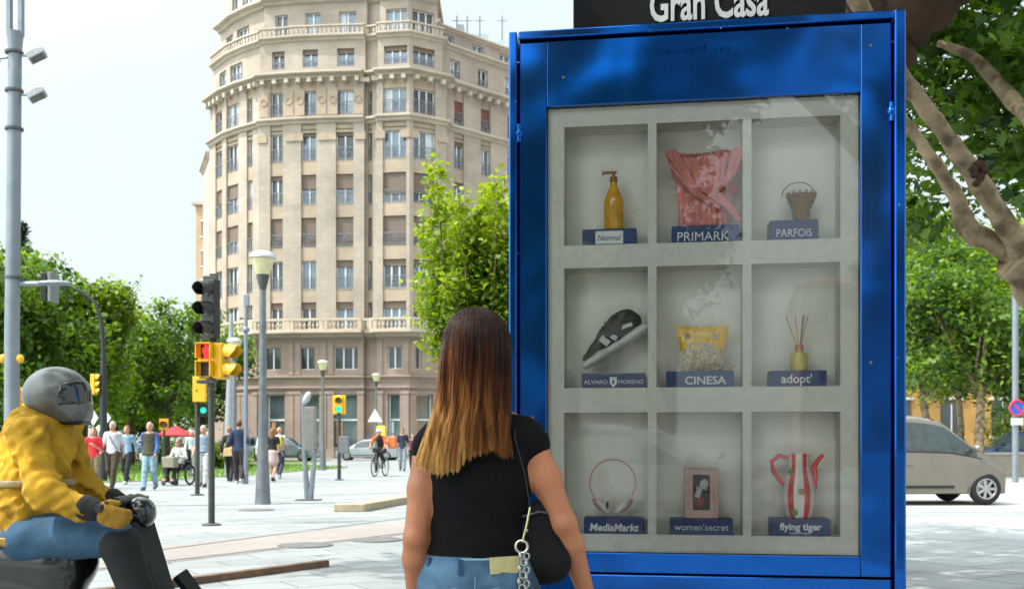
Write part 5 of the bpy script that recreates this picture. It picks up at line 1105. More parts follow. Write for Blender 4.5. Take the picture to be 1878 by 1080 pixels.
# wheelchair rider
loc = PG(328, 889); rzw = TO-R(14); q = .92
J = {'pel': (0, -.05, .56), 'waist': (0, -.05, .70), 'chest': (0, -.03, .92), 'neck': (0, -.01, 1.07), 'head': (0, .03, 1.215), 'shL': (-.155, -.02, 1.01), 'shR': (.155, -.02, 1.01), 'elL': (-.24, .02, .78), 'wrL': (-.20, .25, .80), 'elR': (.24, .02, .78), 'wrR': (.20, .25, .80), 'hipL': (-.08, -.02, .54), 'hipR': (.08, -.02, .54), 'knL': (-.11, .36, .54), 'knR': (.11, .36, .54), 'anL': (-.12, .46, .17), 'anR': (.10, .46, .17), 'toeL': (-.13, .60, .14), 'toeR': (.12, .60, .14), 'hemz': .56}
person('woman with long red-blond hair and white cardigan seated in a wheelchair with a front basket', loc, rzw, 1.61, cloth('white_cardigan', (.58, .58, .56)), blkc, mat('pink_sandal', (.5, .27, .22), .6), rdh, 1.9, 'long', J=J, glasses=True, topname='cardigan')
t = thing('wheelchair', 'black wheelchair with taupe front basket carrying the woman in white', 'wheelchair', loc, rzw)
mb = MB(); mb.box((0, -.02, .45), (.46, .46, .07)); mb.build('seat', blkc, t, bevel=.02); mb = MB(); mb.box((0, -.25, .75), (.44, .06, .55)); mb.build('backrest', blkc, t, bevel=.02)
for s_ in (-1, 1):
    mb = MB(); mb.torus((s_*.27, -.15, .29), .26, .03, 24, 8, 'x'); wh = mb.build('wheel', tyre, t, True); mb = MB()
    for a in range(8): mb.cyl((s_*.27, -.15, .29), (s_*.27, -.15+.25*math.cos(a*.785), .29+.25*math.sin(a*.785)), .006, n=4)
    mb.build('spokes', rimm, wh)
    mb = MB(); mb.torus((s_*.2, .45, .09), .065, .025, 16, 6, 'x'); mb.build('caster', tyre, t, True)
    mb = MB(); mb.tube([(s_*.23, -.25, 1.0), (s_*.23, -.25, .42), (s_*.23, .3, .42), (s_*.2, .44, .10)], .014, 6); mb.tube([(s_*.25, -.2, .68), (s_*.25, .2, .68), (s_*.23, .25, .42)], .018, 6); mb.build('frame', dgrey, t, True)
mb = MB(); mb.box((0, .52, .11), (.36, .2, .03)); mb.build('footrest', blk, t); mb = MB(); mb.box((-.02, .46, .66), (.36, .26, .30), taper=1.1); mb.build('basket', mat('basket_taupe', (.24, .22, .16), .7), t, bevel=.02); mb = MB(); mb.tube([(0, .25, .42), (0, .36, .55), (0, .36, .68)], .02, 6); mb.build('basket_stem', dgrey, t, True)
# cyclist + bicycle
def bicycle(label, loc, rz, col):
    t = thing('bicycle', label, 'bicycle', loc, rz)
    for (y, nm) in ((-.52, 0), (.52, 1)):
        mb = MB(); mb.torus((0, y, .34), .325, .022, 36, 8, 'x'); wh = mb.build('wheel', tyre, t, True); mb = MB(); mb.torus((0, y, .34), .302, .01, 30, 6, 'x')
        for a in range(14): mb.cyl((0, y, .34), (0, y+.3*math.cos(a*.4488), .34+.3*math.sin(a*.4488)), .003, n=4)
        mb.build('rim', rimm, wh)
    mb = MB()
    for a, b in (((0, -.52, .34), (0, -.02, .30)), ((0, -.52, .34), (0, -.16, .80)), ((0, -.02, .30), (0, -.18, .88)), ((0, -.02, .30), (0, .36, .72)), ((0, -.15, .78), (0, .34, .84)), ((0, .36, .70), (0, .33, .95)), ((0, .37, .70), (0, .52, .34))): mb.cyl(a, b, .019, n=8)
    mb.build('frame', col, t, True); mb = MB(); mb.tube([(-.3, .28, 1.0), (-.15, .33, 1.02), (0, .33, .98), (.15, .33, 1.02), (.3, .28, 1.0)], .014, 8); mb.build('handlebar', blk, t, True)
    mb = MB(); mb.box((0, .40, .95), (.22, .16, .16)); mb.build('front_bag', blkc, t, bevel=.02)
    mb = MB(); mb.sphere((0, -.2, .91), (.075, .13, .035)); mb.build('saddle', blk, t, True); mb = MB(); mb.cyl((-.1, -.02, .30), (.1, -.02, .30), .012, n=8); mb.cyl((.09, -.02, .30), (.09, .04, .14), .01, n=6); mb.cyl((-.09, -.02, .30), (-.09, -.08, .46), .01, n=6); mb.box((.13, .04, .14), (.08, .08, .02)); mb.box((-.13, -.08, .46), (.08, .08, .02)); mb.build('pedals', blk, t)
    return t
loc = PG(697, 873); rzc = TO-R(14); bicycle('dark bicycle coming towards the viewer, ridden by the cyclist in a white helmet', loc, rzc, mat('bike_grey', (.12, .12, .12), .4))
J = {'pel': (0, -.17, .98), 'waist': (0, -.12, 1.11), 'chest': (0, .0, 1.31), 'neck': (0, .06, 1.45), 'head': (0, .12, 1.58), 'shL': (-.18, .04, 1.39), 'shR': (.18, .04, 1.39), 'elL': (-.29, .16, 1.18), 'wrL': (-.27, .26, 1.05), 'elR': (.29, .16, 1.18), 'wrR': (.27, .26, 1.05), 'hipL': (-.09, -.14, .94), 'hipR': (.09, -.14, .94), 'knL': (-.11, .24, .82), 'knR': (.13, .16, .58), 'anL': (-.12, -.08, .55), 'anR': (.12, .02, .23), 'toeL': (-.12, .06, .50), 'toeR': (.12, .16, .18), 'hemz': .98}
t, j, q = person('cyclist in an orange and black jacket and white helmet riding towards the viewer', loc, rzc, 1.74, cloth('orange_vest', (.62, .10, .02)), blkc, dsh, dh, 1.0, None, J=J, topname='jacket', group=None, h=.013)
s = SDF(.02); s.cone(V3(0, .10, 1.36), V3(0, -.03, 1.12), .125, .11, .8); s.build('vest_front', blkc, t, .012)
s = SDF(.02); s.ell(j['head']+V3(0, -.01, .045), (.105, .135, .09)); s.cut(j['head']+V3(0, 0, .02), (0, .15, -1)); s.build('helmet', wht, t, .01)
pk_ = thing('delivery_bag', 'orange bag slung on the side of the cyclist', 'bag', Vector(loc)+Vector((.42, .18, 1.0)), rzc); mb = MB(); mb.box((0, 0, .22), (.30, .26, .44)); mb.build('bag_body', mat('bag_orange', (.70, .17, .05), .7), pk_, bevel=.05); mb = MB(); mb.tube([(-.12, -.1, .4), (.0, .0, .55), (.12, .1, .4)], .015, 6); mb.build('strap', blkc, pk_, True)
# ---------------- rider on scooter (front left)
D = 4.7; KR = 400.; sx0 = (80-939)/1878*D; loc = Vector((sx0, D, 0))
ry = lambda px: (px-80)/KR; rz_ = lambda py: HCAM+(812-py)/KR
J = {'pel': (0, ry(62), .80), 'waist': (0, ry(58), .93), 'chest': (0, ry(72), 1.15), 'neck': (0, ry(92), 1.31), 'head': (0, ry(112), 1.41), 'shL': (-.19, ry(85), 1.25), 'shR': (.19, ry(85), 1.25), 'elL': (-.25, ry(105), 1.0), 'wrL': (-.25, ry(178), .915), 'elR': (.27, ry(130), .985), 'wrR': (.28, ry(218), .91), 'hipL': (-.10, ry(70), .78), 'hipR': (.10, ry(70), .78), 'knL': (-.13, ry(205), .76), 'knR': (.15, ry(240), .775), 'anL': (-.13, ry(262), .40), 'anR': (.14, ry(292), .40), 'toeL': (-.14, ry(345), .37), 'toeR': (.14, ry(345), .37), 'hemz': .74}
t, j, q = person('rider in a bulky yellow jacket, blue jeans and grey helmet leaning over a black scooter', loc, R(-90), 1.80, cloth('rider_yellow', (.50, .27, .012), .35, 5), cloth('rider_jeans', (.035, .09, .16), .3), dsh, dh, 1.9, None, J=J, topname='jacket', group=None, fat=1.05, h=.011, skin=skin_t)
s = SDF(.04); s.cone(j['chest']+V3(0, 0, .05), j['waist']+V3(0, -.02, -.04), .18, .19, .85); s.cone(j['chest']+V3(0, .0, .1), j['neck'], .14, .085); s.cone(j['waist'], j['pel']+V3(0, -.02, -.02), .19, .2, 1.0)
for n_, sd_ in (('L', -1), ('R', 1)): s.cone(j['sh'+n_], j['el'+n_], .088, .074); s.cone(j['el'+n_], j['wr'+n_]-V3(0, .05, 0), .072, .052)
s.noise = lambda X, Y, Z: (.010*np.abs(np.sin(Z*27+2.2*np.sin(Y*13+X*9)+X*8))-.005+.007*np.abs(np.sin(Y*34-Z*29+3*np.sin(X*13)+2*np.sin(Z*17)))+.003*np.sin(Z*90+4*np.sin(Y*21+X*18))+0*np.sin(Z*62+3.5*np.sin(Y*16+X*9))+.0045*np.sin(Y*70+Z*45+4*np.sin(X*13+Z*9))+.003*np.sin(X*95+Y*80+5*np.sin(Z*20))).astype(np.float32); s.cut((0, 0, .745), (0, 0, -1)); s.cut(j['neck']+V3(0, 0, .03), (0, .6, 1)); s.build('padded_jacket', MATS['cloth_rider_yellow'], t, .009)
for zb_, zt_ in ((1.00, 1.035), (.745, .785)):
    s2 = SDF(.04); s2.cone(j['chest']+V3(0, 0, .05), j['waist']+V3(0, -.02, -.04), .18, .19, .85); s2.cone(j['waist'], j['pel']+V3(0, -.02, -.02), .19, .2, 1.0); s2 = s2.grow(.012); s2.cut((0, 0, zt_), (0, 0, 1)); s2.cut((0, 0, zb_), (0, 0, -1)); s2.build('reflective_band' if zb_ > .9 else 'hem_band', mat('band_ochre', (.30, .17, .02), .5) if zb_ < .9 else mat('band_silver', (.26, .18, .07), .5), t, .009)
for n_ in 'LR':
    d_ = j['wr'+n_]-j['el'+n_]; s2 = SDF(.02); s2.cone(j['wr'+n_]-d_*.14, j['wr'+n_]-d_*.02, .056, .050); s2.build('cuff', blkc, t, .008)
s2 = SDF(.02); s2.cone(j['neck']+V3(0, .0, -.015), j['neck']+V3(0, .02, .04), .088, .078); s2.build('collar', MATS['band_ochre'], t, .009)
s = SDF(.02); s.ell(j['head']+V3(0, -.02, .012), (.128, .150, .128)); s.cone(j['head']+V3(-.03, .07, -.075), j['head']+V3(.03, .07, -.075), .062, .062, k=.05); s.cut(j['head']+V3(0, 0, -.125), (0, 0, -1)); hm = s.build('helmet', mat('helmet_grey', (.11, .115, .11), .35, .2, .3, 10, coat=.3), t, .009)
sv = SDF(.02); sv.p = list(s.p); sv = sv.grow(.004); sv.cut(j['head']+V3(0, .035, 0), (0, -1, .12)); sv.cut(j['head']+V3(0, 0, .048), (0, -.25, 1)); sv.cut(j['head']+V3(0, 0, -.045), (0, .1, -1)); sb_ = SDF(.02); sb_.p = list(s.p); sb_ = sb_.grow(.003); sb_.cut(j['head']+V3(0, 0, -.105), (0, 0, 1)); sb_.cut(j['head']+V3(0, 0, -.128), (0, 0, -1)); sb_.build('helmet_trim', blk, hm, .008)
sv.build('visor', mat('visor_dark', (.02, .022, .022), .08, coat=.5), hm, .008)
s = SDF(.03)
for n_, sd_ in (('L', -1), ('R', 1)): s.cone(j['kn'+n_]+V3(0, .01, -.03), j['an'+n_], .088, .068); s.ell(j['kn'+n_]+V3(0, .01, -.02), (.092, .09, .078))
s.build('shaded_shins', blkc, t, .012)  # black shells over the jeans stand in for shade on the shins
for n_, sd_ in (('L', -1), ('R', 1)): s = SDF(.01); hand(s, j['el'+n_], j['wr'+n_], sd_, 1.15, .7, r=.011); s.grow(.004).build('glove', cloth('glove_yellow', (.35, .18, .02)), t, .007)
t = thing('scooter', 'black motor scooter with red tail light, ridden across the left foreground', 'scooter', loc, R(-90)); bp2 = mat('scooter_black', (.01, .01, .012), .2, 0, .2, coat=.8)
s = SDF(.06); s.cone(V3(0, ry(-40), .70), V3(0, ry(110), .66), .15, .17, 1.0); s.cone(V3(0, ry(-20), .55), V3(0, ry(90), .45), .14, .16); s.cone(V3(0, ry(90), .36), V3(0, ry(300), .30), .14, .13); s.cut((0, 0, .76), (0, 0, 1)); s.build('rear_body', bp2, t, .014)
s = SDF(.03); s.cone(V3(0, ry(-10), .74), V3(0, ry(120), .73), .12, .11, 1.0); s.cut((0, 0, .80), (0, 0, 1)); s.build('seat', blkc, t, .012)
mb = MB(); mb.prism([(ry(250), .84), (ry(262), .85), (ry(298), .55), (ry(325), .36), (ry(312), .30), (ry(285), .36), (ry(275), .55)], -.15, .10, 'yz'); mb.build('leg_shield', blkc, t, True, bevel=.035)
mb = MB(); mb.cyl((-.33, ry(196), .925), (-.16, ry(232), .935), .017, n=10); mb.cyl((-.16, ry(232), .935), (.16, ry(236), .935), .026, n=10); mb.cyl((.16, ry(236), .935), (.33, ry(232), .92), .017, n=10); mb.build('handlebar', blk, t, True)
for a_, b_ in (((-.30, ry(208), .95), (-.14, ry(252), .945)), ((.30, ry(240), .945), (.14, ry(256), .945))): mb = MB(); mb.cyl(a_, b_, .006, n=6); mb.build('brake_lever', dgrey, t, True)
mb = MB(); mb.sphere((0, ry(258), .88), (.085, .07, .075), 14, 10); mb.build('headlamp_cowl', bp2, t, True)
for yy in (ry(-5), ry(430)):
    mb = MB(); mb.torus((0, yy, .26), .20, .06, 28, 8, 'x'); wh = mb.build('wheel', tyre, t, True); mb = MB(); mb.cyl((-.04, yy, .26), (.04, yy, .26), .15, n=20); mb.build('rim', rimm, wh)
mb = MB(); mb.tube([(0, ry(330), .6), (0, ry(430), .26)], .04, 8); mb.sphere((0, ry(425), .44), (.09, .26, .09)); mb.build('front_fork', bp2, t, True)
mb = MB(); mb.sphere((.06, ry(-62), .60), (.10, .05, .05), 12, 8); mb.sphere((.155, ry(-45), .60), (.03, .08, .035), 12, 8); mb.build('tail_light', mat('tail_lit', (.5, .01, .01), .2, emit=(1, .02, .02, .5)), t, True)
mb = MB(); mb.box((0, ry(-75), .45), (.2, .01, .16)); mb.build('number_plate', wht, t)
# ---------------- the woman in front of the display case
DW = 2.9; hx = lambda px: (px-874)/648.; hz = lambda py: HCAM+(812-py)/648.
loc = Vector(((874-939)/1878*DW, DW, 0)); q = 1.585/1.75
def W3(px, py, y=0.): return V3(hx(px), y, hz(py))
J = {'pel': W3(878, 1075, 0), 'waist': W3(873, 985, .0), 'chest': W3(877, 858, .0), 'neck': W3(874, 758, 0), 'head': W3(874, 652, .025), 'shL': W3(786, 822), 'shR': W3(972, 808), 'elL': W3(764, 985, -.03), 'wrL': W3(759, 1118, .05), 'elR': W3(1033, 958, -.02), 'wrR': W3(1082, 1105, .07)}
J['hipL'] = V3(hx(878)-.068, 0, .80); J['hipR'] = V3(hx(878)+.068, 0, .80); J['pel'] = V3(hx(878), 0, .83)
for n_, sd_ in (('L', -1), ('R', 1)): J['kn'+n_] = V3(hx(878)+sd_*.085, .01, .44); J['an'+n_] = V3(hx(878)+sd_*.09, -.01, .075); J['toe'+n_] = V3(hx(878)+sd_*.10, .13, .035)
j = joints(q, 0, 0, 'L', 1, J); t = thing('person', 'woman with long brown-to-blonde hair, black top and blue jeans, seen from behind', 'person', loc, 0); t_w = t
f = 1.0
def hero(s, what, arm=2.0, g=0):
    if 'torso' in what:
        s.cone(W3(877, 830), W3(877, 880), .138, .137, .62, k=.04); s.cone(W3(877, 880), W3(872, 985), .137, .112, .66, k=.04); s.cone(W3(872, 985), W3(876, 1040), .112, .132, .72, k=.04)
        s.cone(W3(808, 815), W3(945, 803), .058, .058, k=.04); s.cone(W3(876, 800), W3(874, 750, -.005), .07, .048, k=.045); s.cone(W3(815, 800), W3(850, 770), .03, .03, k=.04); s.cone(W3(935, 790), W3(900, 765), .03, .03, k=.04)
        s.ell(W3(835, 835, -.055), (.05, .022, .07), k=.03); s.ell(W3(918, 830, -.055), (.05, .022, .07), k=.03)
        s.ell(W3(842, 880, .07), (.055, .05, .055), k=.03); s.ell(W3(912, 880, .07), (.055, .05, .055), k=.03)
    if 'hips' in what:
        s.cone(W3(872, 1020), W3(875, 1070), .115, .127, .78, k=.04); s.cone(J['hipL'], J['hipR'], .090, .090, k=.03); s.ell(J['hipL']+V3(.0, -.06, -.01), (.075, .065, .085), k=.03); s.ell(J['hipR']+V3(0, -.06, -.01), (.075, .065, .085), k=.03)
    if 'legs' in what:
        for n_ in 'LR': s.cone(J['hip'+n_], J['kn'+n_], .085, .052, k=.03); m = J['kn'+n_]*.65+J['an'+n_]*.35; s.cone(J['kn'+n_], m+V3(0, -.015, 0), .05, .05, k=.02); s.cone(m+V3(0, -.015, 0), J['an'+n_], .05, .033, k=.02)
s = SDF(.02); hero(s, ('torso', 'hips', 'legs')); limb_parts(s, j, q, 1, ('feet', 'head'))
for n_, sd_, R3 in (('L', -1, (.043, .037, .036, .024)), ('R', 1, (.044, .039, .037, .025))):
    a, e, w_ = J['sh'+n_], J['el'+n_], J['wr'+n_]; m = a*.55+e*.45
    s.cone(a, m, R3[0], R3[0]-.002, k=.03); s.cone(m, e, R3[0]-.002, R3[1]-.004, k=.02); m2 = e*.72+w_*.28; s.cone(e, m2, R3[1]-.003, R3[2], k=.015); s.cone(m2, w_, R3[2], R3[3]-.002, k=.015); s.ell(e+V3(0, -.024, .004), (.016, .013, .02), k=.012); hand(s, e, w_, sd_, .93, .45)
s.build('body', skin_t, t, .0052)
s = SDF(.02); hero(s, ('torso', 'hips')); s.cone(J['shL']+V3(.01, 0, .002), J['shL']+(J['elL']-J['shL'])*.01, .042, .040, k=.03); s.cone(J['shR']+V3(-.01, 0, .005), J['shR']+(J['elR']-J['shR'])*.05, .047, .046, k=.03)
s = s.grow(.007)
s.noise = lambda X, Y, Z: (.0022*np.sin(Z*75+6*np.sin(X*9))*np.clip((1.12-Z)*8, 0, 1)).astype(np.float32); s.cut((0, 0, hz(1021)), (0, 0, -1)); s.cut(W3(874, 764), (0, .2, 1)); d_ = J['elR']-J['shR']; s.cut(J['shR']+d_*.17+V3(.05, 0, .02), d_/np.linalg.norm(d_)+V3(1.2, 0, .2)) if False else None
s.build('top', mat('top_black', (.0025, .0025, .003), .9, var=.3, scale=20, bump=.35, bscale=300, spec=.2), t, .0052)
s = SDF(.02); hero(s, ('torso', 'hips', 'legs')); s = s.grow(.011); s.noise = wrink(.002, 40); s.cut((0, 0, hz(1014)), (0, 0, 1)); s.cut((0, 0, .085), (0, 0, -1))
jm = mat('denim', (.025, .07, .145), .95, var=.45, scale=11, bump=.5, bscale=300, col2=(.10, .20, .32), det=10); jn = s.build('jeans', jm, t, .006)
s = SDF(.01); limb_parts(s, j, q, 1, ('feet',)); s.grow(.008).build('shoes', wsh, t, .008)
def backy(x, r=.152, fy=.775): u = min(.97, abs(x-hx(874))/r); return -r*fy*math.sqrt(1-u*u)
mb = MB()     # waistband, belt loops, seams
for (z, th) in ((hz(1018), .0035), (hz(1041), .0025)):
    mb.tube([(hx(874)+.14*math.cos(a), .14*.75*math.sin(a)-.001, z) for a in np.linspace(math.pi, 2*math.pi, 24)], th, 6)

for sg in (-1, 1): mb.tube([(hx(874)+sg*xx_, backy(hx(874)+sg*xx_)-.008-.02*(zz_ < hz(1060)), zz_) for xx_, zz_ in ((.0, hz(1078)), (.04, hz(1068)), (.085, hz(1062)))], .0010, 6)
mb.tube([(hx(874), -.127, hz(1046)), (hx(874), -.135, hz(1064)), (hx(874), -.15, hz(1090))], .0010, 6)
mb.build('waistband_seams', mat('denim_pale', (.22, .36, .48), .9), jn, True)
mb = MB(); mb.box((hx(849), backy(hx(849))-.009, hz(1031)), (.014, .006, .045)); mb.box((hx(790), backy(hx(790))-.004, hz(1031)), (.012, .006, .045), (0, 0, -.8)); mb.build('belt_loop', mat('denim_dark', (.02, .05, .11), .9), jn, bevel=.001)
mb = MB(); mb.box((hx(926), backy(hx(926))-.0145, hz(1027)), (.082, .004, .046), (R(-8), R(-2), R(13))); mb.build('leather_patch', mat('patch_tan', (.42, .36, .17), .7, var=.12, scale=40), jn, bevel=.001)
# hair : solid core and many strands
hm_ = bpy.data.materials.new('hair_ombre'); hm_.use_nodes = True; n = hm_.node_tree; L = n.links; b = n.nodes['Principled BSDF']; b.inputs['Roughness'].default_value = .45; b.inputs['Specular IOR Level'].default_value = .18
b.inputs['Anisotropic'].default_value = .5
tc = n.nodes.new('ShaderNodeTexCoord'); sp = n.nodes.new('ShaderNodeSeparateXYZ'); L.new(tc.outputs['Object'], sp.inputs[0]); mp = n.nodes.new('ShaderNodeMapping'); mp.inputs['Scale'].default_value = (1, 1, .08); L.new(tc.outputs['Object'], mp.inputs['Vector'])
no = n.nodes.new('ShaderNodeTexNoise'); no.inputs['Scale'].default_value = 55; no.inputs['Detail'].default_value = 4; L.new(mp.outputs[0], no.inputs['Vector'])
mr = n.nodes.new('ShaderNodeMapRange'); mr.inputs['From Min'].default_value = hz(560); mr.inputs['From Max'].default_value = hz(860); L.new(sp.outputs['Z'], mr.inputs['Value'])
m1 = n.nodes.new('ShaderNodeMath'); m1.operation = 'MULTIPLY_ADD'; m1.inputs[1].default_value = 1.25; m1.inputs[2].default_value = -.70; L.new(no.outputs['Fac'], m1.inputs[0])
m3 = n.nodes.new('ShaderNodeMath'); m3.operation = 'ADD'; L.new(mr.outputs[0], m3.inputs[0]); L.new(m1.outputs[0], m3.inputs[1])
sxm = n.nodes.new('ShaderNodeMath'); sxm.operation = 'MULTIPLY_ADD'; sxm.inputs[1].default_value = -1.6; L.new(sp.outputs['X'], sxm.inputs[0]); L.new(m3.outputs[0], sxm.inputs[2])
cr = n.nodes.new('ShaderNodeValToRGB'); e = cr.color_ramp.elements; e[0].position = .15; e[0].color = (.022, .006, .003, 1); e[1].position = 1.0; e[1].color = (.66, .36, .11, 1)
x_ = e.new(.45); x_.color = (.075, .020, .006, 1); x_ = e.new(.75); x_.color = (.28, .105, .026, 1)
L.new(sxm.outputs[0], cr.inputs['Fac']); L.new(cr.outputs[0], b.inputs['Base Color'])
s = SDF(.03); hc = j['head']+V3(0, -.008, .01); s.ell(hc, (.084, .098, .112)); s.cone(hc+V3(0, -.035, 0), W3(872, 740, -.045), .078, .07, .8); s.cone(W3(868, 740, -.05), W3(850, 805, -.075), .072, .068, .5)
s.cone(W3(845, 740, -.05), W3(818, 825, -.082), .05, .042, .4); s.cut(hc+V3(0, .06, 0), (0, .8, -.6)); s.build('hair', hm_, t, .007)
hr = random.Random(11); V = []; F = []
zl = [560, 600, 650, 700, 740, 790, 840, 870]; xl = [845, 822, 811, 807, 802, 786, 768, 766]; xr = [905, 931, 938, 938, 937, 935, 941, 944]
for i in range(5200):
    s_ = hr.uniform(-1, 1); s_ = math.copysign(abs(s_)**.85, s_); lay = hr.random(); sb = max(-1, min(1, s_+hr.gauss(0, .05)))
    yb = np.interp(sb, [-1, -.85, -.5, -.1, .05, .3, .6, .8, 1], [852, 860, 868, 862, 842, 836, 828, 838, 836])+hr.gauss(-8, 4.5)
    if sb > .0 and hr.random() < .45: yb -= hr.uniform(10, 60)
    clump = math.sin(sb*31)*.5+math.sin(sb*17+1)*.5
    pts = []; n_ = 15; y0 = 566+hr.uniform(0, 26)
    for k in range(n_):
        py = y0+(yb-y0)*k/(n_-1); L_, R_ = np.interp(py, zl, xl), np.interp(py, zl, xr); c_ = (L_+R_)/2; hw_ = (R_-L_)/2; low = max(0, (py-760)/100)
        sq = s_+(sb-s_)*k/(n_-1); sq = sq+(round(sq*9)/9-sq)*.35*low
        if py < 640: f_ = math.sqrt(max(0.02, 1-((640-py)/76.)**2)); hw_ = 64*f_; c_ = 874
        x = hx(c_+hw_*sq*(1-.02*lay)); z = hz(py)
        if py < 640: y = -.012-(.106*f_)*math.sqrt(max(0, 1-sq*sq))
        else:
            bk = np.interp(py, [640, 700, 750, 800, 870], [.118, .112, .108, .122, .125]); fl = np.interp(py, [640, 720, 800], [.5, .42, .22]); y = -bk*(1-fl*(1-math.sqrt(max(0, 1-sq*sq)))) if abs(sq) < 1 else -bk*(1-fl)
        y += .022*(1-lay)*min(1, k/3)-.012*lay+.006*clump*min(1, k/5); x += .0022*math.sin(k*.7+i); pts.append(Vector((x, y, z)))
    r = hr.uniform(.0008, .0016); b0 = len(V)
    for k, p in enumerate(pts):
        rr_ = r*(1-.75*(k/(n_-1))**3)
        for a in (math.pi*.5, math.pi*1.17, math.pi*1.83): V.append((p.x+rr_*1.5*math.cos(a), p.y-rr_*math.sin(a), p.z))
    for k in range(n_-1):
        for a in range(3): F.append((b0+k*3+a, b0+k*3+(a+1) % 3, b0+k*3+3+(a+1) % 3, b0+k*3+3+a))
mkobj('hair_strands', V, F, hm_, t, True, None, None)
# bag
bt = thing('shoulder_bag', 'black shoulder bag with silver chain hanging at the right hip of the woman', 'bag', loc+Vector((hx(1000), -.02, hz(1065))), R(-12))
s = SDF(.03); s.cone(V3(-.045, .0, .045), V3(.02, 0, .05), .04, .045, .7, k=.02); s.cone(V3(-.045, 0, .05), V3(-.03, 0, .20), .035, .02, .6); s.cone(V3(.025, 0, .06), V3(-.01, 0, .20), .04, .02, .6); s.cone(V3(-.01, 0, .05), V3(-.015, 0, .18), .05, .025, .6); s.build('bag_body', mat('bag_black', (.003, .003, .0035), .7, bump=.2, bscale=60, spec=.2), bt, .006); mb = MB(); mb.tube([(-.06, -.03, .185), (-.01, -.032, .20), (.01, -.02, .195)], .003, 6); mb.build('zip', dgrey, bt, True)
chm = mat('chain_silver', (.55, .52, .46), .25, .9); bx0 = hx(1000)
def BL(px, py, y): return Vector((hx(px)-bx0, y, hz(py)-hz(1065)))
mb = MB(); mb.torus(BL(972, 993, -.125), .0165, .0032, 24, 8); mb.build('ring', chm, bt, True)
mb = MB(); y_ = -.125
for i in range(13):
    c = BL(972-i*.6+(4 if i % 2 else -2), 1008+i*11.5, y_)
    mb.torus(c, .0085, .0024, 14, 6, 'y' if i % 2 else 'x', sz=1.15)
for i in range(8): mb.torus(BL(980, 1010+i*12, y_+.006), .0075, .0022, 12, 6, 'x' if i % 2 else 'y', sz=1.2)
mb.build('chain', chm, bt, True)
mb = MB(); mb.tube([BL(973, 986, -.123), BL(980, 955, -.115), BL(984, 925, -.10)], .0028, 8); mb.sphere(BL(979, 965, -.118), .006, 8, 6); mb.build('clasp_rod', mat('clasp_brass', (.5, .4, .2), .3, .8), bt, True)
mb = MB(); mb.tube([BL(984, 925, -.10), BL(975, 870, -.095), BL(955, 800, -.095), BL(948, 775, -.02)], .004, 8, flat=.5); mb.build('strap', blkc, bt, True)
# ------------------------------------------------------------ trees
def leaves(name, C, Nn, size, m, parent, tint, shape='leaf', tilt=.6):
    """C: (n,3) leaf centres; one small bent blade each"""
    n = len(C); g = RNG
    a = g.uniform(0, 2*np.pi, n); el = g.normal(0, tilt, n); rl = g.uniform(-1, 1, n)
    d = np.stack([np.cos(a)*np.cos(el), np.sin(a)*np.cos(el), np.sin(el)-.25], 1); d /= np.linalg.norm(d, axis=1)[:, None]
    up = np.tile([0, 0, 1.], (n, 1))+g.normal(0, .45, (n, 3)); s = np.cross(d, up); s /= np.linalg.norm(s, axis=1)[:, None]; nn = np.cross(s, d)
    sz = size*g.uniform(.5, 1.45, n)
    if shape == 'leaf': prof = [(-.5, 0, 0), (0, .32, .06), (.5, 0, -.05), (0, -.32, .06)]; faces = [(0, 1, 2, 3)]
    elif shape == 'palm':    # lobed plane-tree leaf
        prof = [(-.5, 0, 0), (-.25, .28, .02), (-.42, .55, .0), (.0, .35, .05), (.15, .52, .0), (.22, .2, .05), (.6, 0, -.04), (.22, -.2, .05), (.15, -.52, .0), (.0, -.35, .05), (-.42, -.55, 0), (-.25, -.28, .02)]; faces = [(0, 1, 3, 5, 6, 7, 9, 11), (1, 2, 3), (3, 4, 5), (7, 8, 9), (9, 10, 11)]
    else: prof = [(-.5, 0, 0), (-.1, .13, .02), (.5, 0, -.05), (-.1, -.13, .02)]; faces = [(0, 1, 2, 3)]
    k = len(prof); V = np.zeros((n, k, 3))
    for i, (x, y, z) in enumerate(prof): V[:, i] = C+sz[:, None]*(x*d+y*s+z*nn)
    me = bpy.data.meshes.new(name); V = V.reshape(-1, 3).astype(np.float32); me.vertices.add(len(V)); me.vertices.foreach_set('co', V.ravel())
    tot = np.array([len(f) for f in faces]); fl = np.concatenate([np.array(f) for f in faces]); li = (fl[None, :]+k*np.arange(n)[:, None]).ravel().astype(np.int32)
    me.loops.add(len(li)); me.loops.foreach_set('vertex_index', li); nt_ = np.tile(tot, n); me.polygons.add(len(nt_)); st = np.concatenate([[0], np.cumsum(nt_)[:-1]]); me.polygons.foreach_set('loop_start', st.astype(np.int32)); me.polygons.foreach_set('loop_total', nt_.astype(np.int32))
    at = me.attributes.new('tint', 'FLOAT', 'POINT'); at.data.foreach_set('value', np.repeat(np.clip(tint, 0, 1), k).astype(np.float32))
    me.materials.append(m); me.update(calc_edges=True); o = bpy.data.objects.new(name, me); COL.objects.link(o); o.parent = parent; return o
